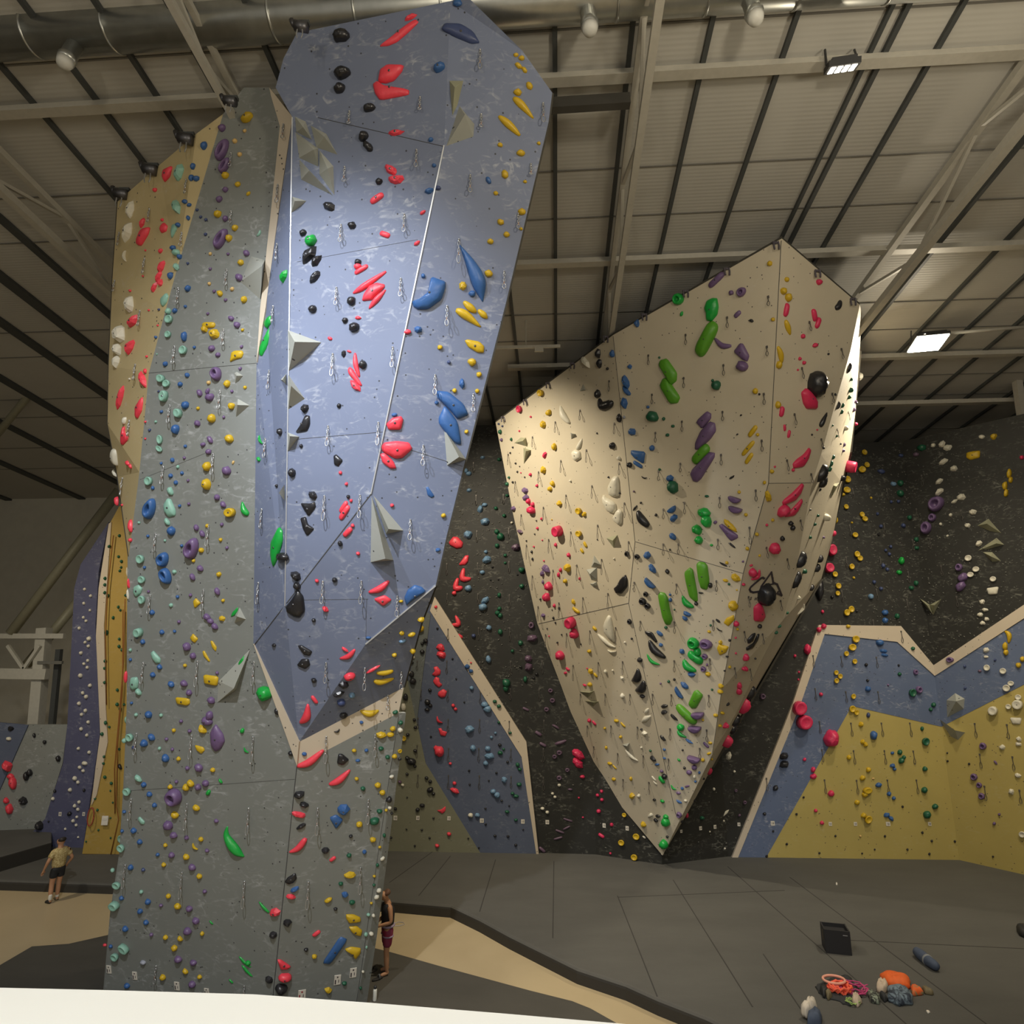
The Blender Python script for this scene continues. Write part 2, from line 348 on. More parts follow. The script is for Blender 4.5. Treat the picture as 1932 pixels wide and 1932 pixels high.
# ---------------------------------------------------------------- near tower
P = Vector
Gp = plane(ground(195, 1890), ground(512, 1935), at(508, 165, 9.5))
tw = thing('climbing_tower', 'tall overhanging grey and blue climbing tower in the foreground', 'climbing tower', ground(512, 1935))
T0 = tw.location.copy()
def tp(name, vs, m, phrase, **k):
    o = panel(name, vs, m, None, phrase, **k); return keep(o, tw)
def tq(name, pts, pl, off, m, phrase):
    return keep(px_panel(name, pts, pl, off, m, None, phrase), tw)
gL = [(421, 215), (333, 511), (312, 587), (281, 703), (263, 891), (243, 1050), (242, 1150), (241, 1340), (235, 1480), (227, 1610), (210, 1720), (195, 1890)]
GL = [on(x, y, Gp) for x, y in gL]
K0 = on(512, 1935, Gp); K1 = on(560, 1445, Gp); A = on(564, 1400, Gp); S = on(478, 1215, Gp); U = on(484, 684, Gp); TT = on(508, 165, Gp)
tp('grey_face', GL+[K0, K1, A, S, U, on(491, 580, Gp), on(509, 418, Gp), on(552, 221, Gp), TT, on(460, 165, Gp)], GREY, 'the grey tower face', pl=Gp)
# sand coloured side
TLp = [at(222, 380, 11.2), at(212, 530, 11.6), at(205, 690, 12.1), at(203, 800, 12.5), at(222, 900, 12.9)]
tp('sand_face', [GL[0]]+[at(371, 252, 9.95), at(300, 312, 10.6)]+TLp+GL[5::-1][:-1], TAN, 'the sand tower side')
# trim beside the blue face
off = .05
tq('birch_trim', [(508, 165), (552, 221), (546, 257), (530, 366), (501, 580), (484, 684), (491, 580), (509, 418), (528, 238), (511, 180)], Gp, .05, TRIMM, 'the birch strip of the tower')
tq('birch_trim', [(478, 1215), (564, 1400), (560, 1445)], Gp, .04, TRIMM, 'the birch strip of the tower')
# blue faces
e2 = [at(552, 222, 9.05), None, None, at(538, 1143, 11.55)]
Q = at(700, 932, 10.65); RR = at(822, 1105, 11.5)
Dp = plane(e2[0], e2[3], Q); Pp = on(838, 275, Dp); Ep = plane(Pp, Q, RR)
Qb = on(690, 1215, plane(e2[3], Q, A))
tp('blue_side_face', [on(552, 221, Gp), e2[0], e2[3], S, U, on(501, 580, Gp, .0)], BLUE, 'the narrow blue tower side')
topD = [on(520, 165, Dp), on(535, 110, Dp), on(560, 62, Dp), on(690, 35, Dp), on(850, 2, Dp)]
tp('blue_front_face', [e2[3], e2[0]]+topD+[Pp, Q], BLUE, 'the blue tower front', pl=Dp)
topE = [on(880, -8, Ep), on(985, 95, Ep), on(1042, 175, Ep)]
rE = [on(1035, 230, Ep), on(955, 570, Ep), on(875, 880, Ep), on(843, 1010, Ep), RR]
tp('blue_right_face', [Pp, on(850, 2, Dp)]+topE+rE+[Qb, Q], BLUE, 'the right blue tower face', pl=Ep)
tp('blue_lower_face', [e2[3], Q, Qb, A], BLUE, 'the lower blue tower face')
tp('blue_under_face', [S, e2[3], A], BLUE, 'the shaded underside of the tower')
Bt = on(762, 1297, plane(K0, K1, ground(690, 1905)))
tp('blue_under_face', [Qb, RR, on(795, 1175, plane(Qb, RR, Bt)), Bt, A], BLUE, 'the shaded underside of the tower')
Ip = plane(K0, K1, ground(690, 1905))
Ip2 = Ip
It = on(762, 1297, Ip); 
tp('birch_trim', [A, Bt, on(752, 1345, Ip), K1], TRIMM, 'the birch strip of the tower')
tp('grey_right_face', [K1, on(752, 1345, Ip), on(735, 1460, Ip), on(727, 1560, Ip), on(705, 1720, Ip), on(672, 1900, Ip), K0], GREY, 'the lower right grey tower face', pl=Ip)
sb = ground(690, 1905); Ip3 = plane(on(752, 1345, Ip), on(672, 1900, Ip), at(766, 1345, on(752, 1345, Ip).y+.12))
tp('grey_end_face', [on(752, 1345, Ip)]+[on(x, y, Ip3) for x, y in ((766, 1345), (748, 1480), (728, 1640), (712, 1760), (690, 1905))]+[on(672, 1900, Ip), on(705, 1720, Ip), on(727, 1560, Ip), on(735, 1460, Ip)], GREY, 'the narrow grey end of the tower')
# closing the back of the tower
def back(verts_front, shift, m):
    for a, b in zip(verts_front, verts_front[1:]):
        a2 = a+shift; b2 = b+shift
        o = panel('side_closure', [a, b, b2, a2], m, None, '', hit=False, thick=.03); keep(o, tw)
sh_r = Vector((-.9, 2.6, .1)); back(topE[-1:]+rE+[at(795, 1175, 12.4), Bt], sh_r, DARKW)
sh_l = Vector((1.2, 2.4, .1)); back([TLp[0]]+TLp[1:]+[GL[5]], sh_l, DARKW); back(GL[5:], Vector((.5, 2.0, 0)), GREY)
# bright metal corner strips and joints
for a, b, wd, m_ in ((e2[0], e2[3], .016, EDGE), (Pp, Q, .02, EDGE), (RR, Qb, .025, EDGE)):
    if (a-b).length > .1: o = seam(a, b, (a, Vector((0, -1, -.2))), None, m_, wd, .01, 'metal_corner'); keep(o, tw)
# ---------------------------------------------------------------- cream overhang
tip = at(1250, 1614, 22.5); c1a = at(1157, 632, 16.5); pk = at(1475, 450, 12.8)
Wp = plane(c1a, pk, tip); TR = at(1622, 575, 14.3)

cw = thing('climbing_wall', 'huge cream prow shaped overhanging wall right of the tower', 'climbing wall', Vector((5, 22.5, 0)))
def cp(name, vs, m, phrase, **k): o = panel(name, vs, m, None, phrase, **k); return keep(o, cw)
c1b = on(1198, 1022, Wp, .1); c1c = on(1186, 1138, Wp, .1); c1d = on(1275, 1538, Wp)
c2 = [on(1450, 912, Wp), on(1402, 1082, Wp), on(1362, 1300, Wp), on(1344, 1423, Wp)]
l0 = at(935, 797, 21.9); Lp1 = plane(l0, c1a, c1b); l1 = on(967, 965, Lp1); l2 = on(1014, 1177, Lp1); Lp2 = plane(l2, c1c, tip); l3 = on(1061, 1300, Lp2); l4 = on(1118, 1457, Lp2)
cp('cream_left_face', [l0, c1a, c1b, c1c, l2, l1], CREAM, 'the left face of the cream overhang')
cp('cream_low_left_face', [l2, c1c, c1d, tip, l4, l3], CREAM, 'the low left face of the cream overhang')
cp('cream_front_face', [c1a, pk]+[c2[0], c2[1]]+[c1b], CREAM, 'the front face of the cream overhang', pl=Wp)
cp('cream_low_front_face', [c1b, c2[1], c2[2], c2[3], tip, c1d, c1c], CREAM, 'the low front face of the cream overhang', pl=Wp)
rpx = [(1605, 660), (1579, 751), (1549, 858), (1532, 912), (1521, 971), (1502, 1073), (1477, 1170), (1441, 1237), (1388, 1347), (1327, 1456), (1292, 1532)]
Rp = plane(pk, c2[0], TR); R_ = [on(x, y, Rp) for x, y in rpx[:4]]; Rp2 = plane(c2[0], R_[3], tip); R_ += [on(x, y, Rp2) for x, y in rpx[4:]]
print('CREAM', [round(q.y, 1) for q in R_], [round(q.y, 1) for q in (l0, l1, l2, l3, l4, c1c, c1d)])
cp('cream_right_face', [pk, TR]+R_[:4]+[c2[0]], CREAM, 'the right face of the cream overhang')
cp('cream_low_right_face', [c2[0]]+R_[3:]+[tip, c2[3], c2[2], c2[1]], CREAM, 'the low right face of the cream overhang')
opx = [(1622, 662), (1613, 784), (1604, 853), (1590, 913), (1582, 957), (1571, 1015), (1550, 1091), (1506, 1167), (1434, 1287), (1344, 1447), (1298, 1532)]
O_ = [at(x, y, min(22.9, R_[i].y+ (3.6 if i < 8 else (2.6 if i == 8 else (1.4 if i == 9 else .4))))) for i, (x, y) in enumerate(opx)]
for i in range(-1, 10):
    a = [TR, at(1626, 590, 15.2)] if i < 0 else [R_[i], O_[i]]
    cp('cream_end_face', [a[0], a[1], O_[i+1], R_[i+1]], CREAM, 'the bright end of the cream overhang')
cp('cream_end_face', [R_[10], O_[10], tip], CREAM, 'the bright end of the cream overhang')
for i, j in ((-1, 0), (0, 2), (2, 6), (6, 9)):
    a = at(1626, 590, 15.2) if i < 0 else O_[i]; b = O_[j]
    s = Vector((.4, 5, 0)); o = panel('side_closure', [a, b, b+Vector((.3, max(.3, 23-b.y), 0)), a+Vector((.3, max(.3, 23-a.y), 0))], DARKW, None, '', hit=False); keep(o, cw)
a = l0; o = panel('top_closure', [c1a, pk, TR, TR+Vector((.3, 8, 0)), l0+Vector((0, .5, 0)), l0], DARKW, None, '', hit=False); keep(o, cw)

# ---------------------------------------------------------------- back walls
def vplane(a, b): return plane(a, b, a+Vector((0, 0, 5)))
gB = [ground(560, 1618), ground(1030, 1627), ground(1125, 1630), ground(1250, 1650), ground(1375, 1634), ground(1812, 1640), ground(1990, 1682)]
gB[6] = gB[5]+(gB[6]-gB[5])*2.4
ztop = 14.9
bw = thing('climbing_wall', 'tall black back wall peppered with faded chalk marks', 'climbing wall', gB[3])
bw2 = thing('climbing_wall', 'right hand wall with blue and yellow fields and a cream zigzag border', 'climbing wall', gB[5])
bw3 = thing('climbing_wall', 'back wall bulge in grey and blue with a cream edge beside the tower', 'climbing wall', gB[0])
tops = {}
for i in range(6):
    a, b = gB[i], gB[i+1]; za, zb = ((16.05, 16.05), (16.05, 15.6), (15.6, 15), (15, 14.95), (14.95, 15.1), (15.1, 15.1))[i]
    n = Vector(((b-a).y, -(b-a).x, 0))
    o = panel('black_face', [a, b, Vector((b.x, b.y, zb)), Vector((a.x, a.y, za))], BLACK, None, 'the black back wall', thick=.2); keep(o, bw)
PL1 = vplane(gB[0], gB[1]); PR1 = vplane(gB[4], gB[5]); PR2 = vplane(gB[5], gB[6])
# fold of the right wall is vertical; find its pixel for a given row
def project(p):
    v = p-EYE; f_ = v.y*math.cos(PITCH)+v.z*math.sin(PITCH); u_ = -v.y*math.sin(PITCH)+v.z*math.cos(PITCH)
    return (966+F*v.x/f_, 966-F*u_/f_)
def fold_x(y):
    lo, hi = 0.0, 16.0
    for _ in range(40):
        m_ = (lo+hi)/2
        if project(Vector((gB[5].x, gB[5].y, m_)))[1] > y: lo = m_
        else: hi = m_
    return project(Vector((gB[5].x, gB[5].y, lo)))[0]
def bq(root, name, pts, pl, off, m, phrase): return keep(px_panel(name, pts, pl, off, m, None, phrase), root)
bq(bw3, 'blue_face', [(770, 1140), (815, 1140), (985, 1425), (1014, 1625), (915, 1624), (803, 1440), (770, 1290)], PL1, .10, BACKB, 'the blue bulge behind the tower')
bq(bw3, 'grey_face', [(770, 1285), (803, 1440), (915, 1624), (560, 1619), (560, 1285)], PL1, .12, BACKG, 'the grey bulge behind the tower')
bq(bw3, 'grey_face', [(798, 1150), (770, 1290), (786, 1365), (812, 1160)], PL1, .13, wall_mat('back_slate', (.12, .135, .13), .25), 'the blue bulge behind the tower')
bq(bw3, 'cream_edge', [(820, 1126), (993, 1400), (1018, 1627), (1014, 1626), (984, 1428), (811, 1152)], PL1, .13, TRIMM, 'the cream edge strip behind the tower')
x1 = fold_x(1262); x2 = fold_x(1280); x3 = fold_x(1372)
bq(bw2, 'cream_border', [(1375, 1634), (1495, 1330), (1545, 1179), (1700, 1181), (x1, 1255), (x2, 1275), (1693, 1211), (1556, 1196), (1510, 1330), (1386, 1634)], PR1, .10, TRIMM, 'the cream zigzag border')
bq(bw2, 'blue_face', [(1383, 1634), (1508, 1330), (1555, 1196), (1693, 1211), (x2, 1275), (x3, 1371), (1607, 1332), (1436, 1635)], PR1, .06, wall_mat('right_blue_panel', (.105, .14, .235), .3), 'the blue part of the right wall')
yf = [(1434, 1635), (1607, 1332), (x3, 1371), (1812, 1640)]
bq(bw2, 'yellow_face', yf, PR1, .05, YELL, 'the yellow corner wall')
def fx2(y): return fold_x(y)
bq(bw2, 'cream_border', [(x1, 1255), (1945, 1132), (2180, 991), (2180, 1020), (1945, 1158), (x2, 1275)], PR2, .10, TRIMM, 'the cream zigzag border')
bq(bw2, 'blue_face', [(x2, 1275), (1945, 1160), (2180, 1022), (2180, 1156), (1945, 1285), (x3, 1371)], PR2, .06, MATS['right_blue_panel'], 'the blue part of the right wall')
bq(bw2, 'yellow_face', [(x3, 1371), (1945, 1285), (2180, 1156), tuple(project(gB[5]+(gB[6]-gB[5])*.87)), (1812, 1640)], PR2, .05, YELL, 'the yellow corner wall')

# ---------------------------------------------------------------- far left walls
fl = thing('climbing_wall', 'far left boulder wall in grey and blue with red holds', 'climbing wall', at(60, 1600, 25.2))
FLp = plane(at(-20, 1598, 25.0), at(125, 1598, 25.4), at(60, 1367, 25.1))
def fq(root, name, pts, pl, off, m, phrase): return keep(px_panel(name, pts, pl, off, m, None, phrase, thick=.12), root)
fq(fl, 'grey_face', [(-40, 1367), (127, 1367), (118, 1440), (85, 1545), (30, 1600), (-40, 1600)], FLp, 0, GREY, 'the far left grey boulder wall')
fq(fl, 'blue_face', [(-40, 1360), (53, 1368), (-5, 1500), (-40, 1540)], FLp, .05, BACKB, 'the far left grey boulder wall')
FL2 = plane(at(33, 1610, 25.0), at(160, 1610, 24.6), at(150, 1067, 24.2))
fb = thing('climbing_wall', 'narrow tall far left wall painted violet blue with cream chips', 'climbing wall', at(100, 1610, 24.8))
fq(fb, 'blue_face', [(205, 985), (152, 1065), (140, 1110), (133, 1250), (127, 1367), (119, 1440), (85, 1545), (33, 1600), (33, 1615), (155, 1612), (168, 1520), (180, 1440), (188, 1385), (185, 1300), (180, 1180), (186, 1080)], FL2, 0, wall_mat('violet_panel', (.085, .09, .165), .2, .4), 'the far violet wall')
FL3 = plane(at(156, 1612, 23.9), at(240, 1612, 23.9), at(220, 980, 23.2))
fy = thing('climbing_wall', 'narrow far left wall with ochre field and cream edge strip', 'climbing wall', at(200, 1612, 23.9))
fq(fy, 'ochre_face', [(206, 990), (225, 955), (262, 955), (262, 1612), (155, 1611), (172, 1510), (192, 1385), (184, 1200), (190, 1110)], FL3, 0, wall_mat('ochre_panel', (.40, .27, .06), .1, .4), 'the far ochre wall')
fq(fy, 'cream_edge', [(205, 988), (210, 985), (196, 1180), (199, 1330), (203, 1400), (182, 1500), (172, 1520), (180, 1450), (189, 1385), (181, 1200), (186, 1110)], FL3, .04, TRIMM, 'the far ochre wall')
allv = []; allt = []; allph = []
for tl, ph in PANELS:
    for t in tl:
        i = len(allv); allv += list(t); allt.append((i, i+1, i+2)); allph.append(ph)
BVH = BVHTree.FromPolygons(allv, allt)
def hit(x, y):
    h = BVH.ray_cast(EYE, ray(x, y))
    if h[0] is None: return None
    n = h[1].copy()
    if n.dot(EYE-h[0]) < 0: n = -n
    return h[0], n, allph[h[2]]
def px_seam(a, b, wd, parent, m=None, name='panel_joint', N_=14):
    pts = []
    for i in range(N_+1):
        x, y = a[0]+(b[0]-a[0])*i/N_, a[1]+(b[1]-a[1])*i/N_; h = hit(x, y)
        if h: pts.append(h[0]+h[1]*.002)
    if len(pts) < 2: return
    bm = bmesh.new(); L0 = parent.location
    tube_bm(bm, [q-L0 for q in pts], wd/2, 4); from_bm(name, bm, m or SEAM, parent)
for a, b, wd in (((281, 704), (484, 685), .008), ((241, 1492), (556, 1470), .006), ((600, 222), (836, 276), .010), ((545, 497), (788, 452), .006), ((541, 830), (722, 815), .008), ((735, 836), (873, 880), .008), ((560, 1132), (695, 1130), .006), ((264, 905), (400, 850), .005), ((560, 1446), (514, 1890), .018), ((700, 932), (479, 1218), .018), ((752, 1350), (735, 1462), .01), ((735, 1462), (672, 1895), .01), ((692, 1130), (690, 1212), .006)): px_seam(a, b, wd, tw)
for a, b, wd in (((1157, 634), (1198, 1022), .016), ((1198, 1022), (1186, 1138), .016), ((1186, 1138), (1275, 1536), .016), ((1474, 454), (1450, 912), .016), ((1450, 912), (1402, 1082), .016), ((1402, 1082), (1362, 1300), .012), ((1362, 1300), (1344, 1422), .012), ((1016, 1177), (1186, 1138), .016), ((1199, 1022), (1402, 1082), .016), ((1450, 912), (1530, 911), .014)): px_seam(a, b, wd, cw)
# ---------------------------------------------------------------- climbing holds
# every line: colour letter + shape letter, then position, length, width and tilt, read in blocks of one scale each
COL = dict(Y=('yellow', (.56, .37, .015)), P=('purple', (.145, .09, .20)), B=('blue', (.035, .11, .30)), N=('navy', (.045, .065, .16)),
           M=('mint', (.24, .45, .36)), R=('red', (.78, .055, .085)), K=('black', (.018, .018, .021)), G=('green', (.012, .33, .05)),
           D=('dark green', (.012, .10, .05)), W=('white', (.66, .63, .52)), O=('pale orange', (.62, .42, .16)), E=('grey', (.30, .32, .38)),
           L=('steel blue', (.15, .27, .42)), Q=('pink', (.62, .03, .10)), A=('lime green', (.09, .30, .02)), V=('dusky purple', (.13, .08, .13)))
HM = {k: mat(v[0].replace(' ', '_')+'_resin', v[1], .42 if k not in 'KG' else .3, 0, .10, 14, .25) for k, v in COL.items()}
BOLT = mat('bolt_steel', (.12, .12, .13), .4, .8); STEEL = mat('draw_steel', (.50, .51, .52), .32, .75); DARKST = mat('dark_draw', (.13, .12, .11), .5, .5)
RUST = mat('worn_sling', (.30, .17, .12), .7)
SHN = dict(b='knob', j='pocketed jug', s='bar hold', f='angular hold', d='round dish hold', h='half moon hold', c='crescent hold', w='curved banana hold', o='sculpted macro hold')
def basis(p, n, px, py):
    """metre vectors on the wall for one image pixel across and down"""
    z = depth(p); s = z/F; a = (p, n); c = abs(n.dot(ray(px, py)))
    if c > .30:
        o = on(px, py, a); U_, V_ = on(px+8, py, a)/8-o/8, on(px, py+8, a)/8-o/8
        t = ray(px, py); t = t-n*t.dot(n)
        if t.length > .05:
            f = .42*t.length; t.normalize(); U_ -= t*(U_.dot(t)*f); V_ -= t*(V_.dot(t)*f)
        return U_, V_
    u = Vector((0, 0, 1)).cross(n).normalized(); v = n.cross(u).normalized()
    if u.x < 0: u = -u
    return u*s*1.1, -v*s
def solid_dome(bm, pts, H, prof, n, cen, jit=0, rnd=None):
    rings = []
    for s, h in prof:
        ring = []
        for i, p in enumerate(pts):
            q = cen+(p-cen)*s+n*(h*H)
            if jit and rnd and s < .99: q += (n*.8+(p-cen).normalized()*.5)*(rnd.random()-.5)*H*jit
            ring.append(bm.verts.new(q))
        rings.append(ring)
    m = len(pts)
    for a, b in zip(rings, rings[1:]):
        for i in range(m): bm.faces.new((a[i], a[(i+1) % m], b[(i+1) % m], b[i]))
    bm.faces.new(rings[-1]); bm.faces.new(rings[0][::-1])
ROUND = [(1.0, -.06), (1.0, .12), (.95, .38), (.84, .63), (.66, .83), (.42, .95), (.16, 1.0)]
FACET = [(1.0, -.06), (.98, .15), (.62, .82), (.30, 1.0)]
DISH = [(.86, -.06), (.98, .5), (1.0, .85), (.9, 1.0), (.72, .92), (.45, .72), (.15, .68)]
JUG = [(1.0, -.06), (1.0, .2), (.93, .6), (.76, .95), (.58, 1.0), (.45, .8), (.38, .35), (.2, .15)]
HALF = [(1.0, -.06), (1.0, .55), (.9, .9), (.6, 1.0), (.2, 1.0)]
DRUM = [(1.0, -.06), (.97, .6), (.92, .92), (.8, 1.0), (.55, .9), (.15, .86)]
def hold_mesh(d, p, n, U, V):
    """mesh of one hold around its base point"""
    rnd = random.Random(int(d['x']*31+d['y']*17)); bm = bmesh.new()
    L_, W_, a = d['l'], d['w'], math.radians(d['a']); sh = d['s']; sc = (U.length+V.length)/2
    loc = lambda x, y: U*x+V*y
    H = min(L_, W_)*sc*.52; smooth = True
    if sh == 'w':
        sp = d['pts']; m = []
        # resample the spine
        K = 4; N_ = len(sp)-1
        def cr(i, t, k):
            g_ = lambda j: sp[min(max(j, 0), N_)][k]
            p0, p1, p2, p3 = g_(i-1), g_(i), g_(i+1), g_(i+2)
            return .5*((2*p1)+(-p0+p2)*t+(2*p0-5*p1+4*p2-p3)*t*t+(-p0+3*p1-3*p2+p3)*t**3)
        for i in range(N_):
            for k in range(K): m.append([cr(i, k/K, q) for q in range(3)])
        m.append(list(sp[-1]))
        T = len(m); rings = []
        for i, (x, y, wd) in enumerate(m):
            q0 = m[max(i-1, 0)]; q1 = m[min(i+1, T-1)]; tx, ty = q1[0]-q0[0], q1[1]-q0[1]; q = math.hypot(tx, ty) or 1; nx, ny = -ty/q, tx/q
            e = i/(T-1); f = min(1, math.sin(math.pi*min(max(e, .02), .98))**.28)
            wd2 = max(wd*f, .5); ring = []
            for k in range(9):
                th = math.pi*k/8; ring.append(bm.verts.new(loc(x-d['x']+nx*math.cos(th)*wd2/2, y-d['y']+ny*math.cos(th)*wd2/2)+n*(math.sin(th)*wd2*sc*.55-.004)))
            rings.append(ring)
        for a_, b_ in zip(rings, rings[1:]):
            for k in range(8): bm.faces.new((a_[k], a_[k+1], b_[k+1], b_[k]))
            bm.faces.new((a_[8], a_[0], b_[0], b_[8]))
        bm.faces.new(rings[0]); bm.faces.new(rings[-1][::-1])
    elif sh == 'o':
        pts = d['pts']; out = []
        M_ = len(pts)
        for i in range(M_):     # softly rounded outline
            x0, y0 = pts[i]; x1, y1 = pts[(i+1) % M_]; 
            for t in (.12, .5, .88): out.append((x0+(x1-x0)*t, y0+(y1-y0)*t))
        cx = sum(q[0] for q in pts)/M_; cy = sum(q[1] for q in pts)/M_
        w_ = [loc(x-d['x'], y-d['y']) for x, y in out]; cen = loc(cx-d['x'], cy-d['y'])
        solid_dome(bm, w_, H*d.get('h', 1)*.8, ROUND, n, cen, .06, rnd)
    else:
        if sh == 'f': k = 7 if L_ < 26 else 9
        elif L_ < 9: k = 8
        else: k = 12 if L_ < 30 else 18
        out = []; ca, sa = math.cos(a), math.sin(a)
        for i in range(k):
            t = 2*math.pi*i/k+(rnd.random()-.5)*(.5 if sh == 'f' else .0)
            r = 1
            x, y = math.cos(t)*L_/2, math.sin(t)*W_/2
            if sh == 'b': r = 1+(rnd.random()-.5)*.22
            if sh == 'f': r = 1.04+(rnd.random()-.5)*.26
            if sh == 's': x = math.copysign(abs(math.cos(t))**.45, math.cos(t))*L_/2; y = math.copysign(abs(math.sin(t))**.8, math.sin(t))*W_/2
            if sh == 'j': x *= 1+.12*math.cos(t); 
            if sh == 'h' and y < 0: y *= .12
            if sh == 'c': y = y*.6+W_*.55*(1-(2*x/L_)**2)-W_*.3
            x *= r; y *= r; out.append((x*ca-y*sa, x*sa+y*ca))
        w_ = [loc(x, y) for x, y in out]
        prof = dict(b=ROUND, f=FACET, s=ROUND, d=DISH if L_ < 18 else DRUM, j=JUG, h=HALF, c=ROUND)[sh]
        if L_ < 9 and sh in 'bs': prof = [(1, -.06), (.95, .35), (.7, .8), (.25, 1)]
        smooth = sh != 'f'
        Hk = dict(b=1.25, f=1.1, s=1.0, d=1.0, j=1.0, h=1.15, c=1.1)[sh]
        if sh == 'd' and L_ >= 18: Hk = 1.3
        solid_dome(bm, w_, H*Hk, prof, n, Vector(), .16 if sh in 'bf' else .05, rnd)
    bmesh.ops.recalc_face_normals(bm, faces=bm.faces)
    me = bpy.data.meshes.new('climbing_hold'); bm.to_mesh(me); bm.free()
    for q in me.polygons: q.use_smooth = smooth
    return me
HOLDS = []; DRAWS = []; TAGS = []
def parse(txt):
    ox = oy = 0; s = 1
    for line in txt.strip().splitlines():
        line = line.strip()
        if not line: continue
        if line[0] == '@':
            ox, oy, s = map(float, line[1:].split()); continue
        for e in line.split(';'):
            e = e.strip()
            if not e: continue
            sh_ = 0
            if '>' in e: e, q = e.split('>'); sh_ = float(q)*s
            if e[0] == '~':
                v = list(map(float, e[1:].split())); DRAWS.append((ox+v[0]*s, oy+v[1]*s, (v[2] if len(v) > 2 else 110)*s, sh_)); continue
            if e[0] == '#':
                v = list(map(float, e[1:].split())); TAGS.append((ox+v[0]*s, oy+v[1]*s, v[2]*s, v[3]*s)); continue
            k, *v = e.split(); v = list(map(float, v)); c, f = k[0], k[1]; d = dict(c=c, s=f, sh=sh_, a=0)
            if f in 'wo':
                st = 3 if f == 'w' else 2; assert len(v) % st == 0, e
                pts = [[ox+v[i]*s, oy+v[i+1]*s]+([v[i+2]*s] if st == 3 else []) for i in range(0, len(v), st)]
                xs = [q[0] for q in pts]; ys = [q[1] for q in pts]; d['pts'] = pts
                d['x'] = (min(xs)+max(xs))/2; d['y'] = (min(ys)+max(ys))/2
                if f == 'w': md = pts[len(pts)//2]; d['x'] = md[0]; d['y'] = md[1]
                ex, ey = max(xs)-min(xs), max(ys)-min(ys)
                d['l'] = max(ex, ey); d['w'] = min(ex, ey) if f == 'o' else max(q[2] for q in pts)
                if f == 'o':
                    ar = abs(sum(pts[i-1][0]*pts[i][1]-pts[i][0]*pts[i-1][1] for i in range(len(pts))))/2; d['w'] = max(ar/d['l'], 3)
            else:
                if len(v) < 2: raise ValueError(e)
                d['x'] = ox+v[0]*s; d['y'] = oy+v[1]*s; d['l'] = (v[2] if len(v) > 2 else 30)*s; d['w'] = v[3]*s if len(v) > 3 else d['l']*.94
                d['a'] = v[4] if len(v) > 4 else 0
            HOLDS.append(d)
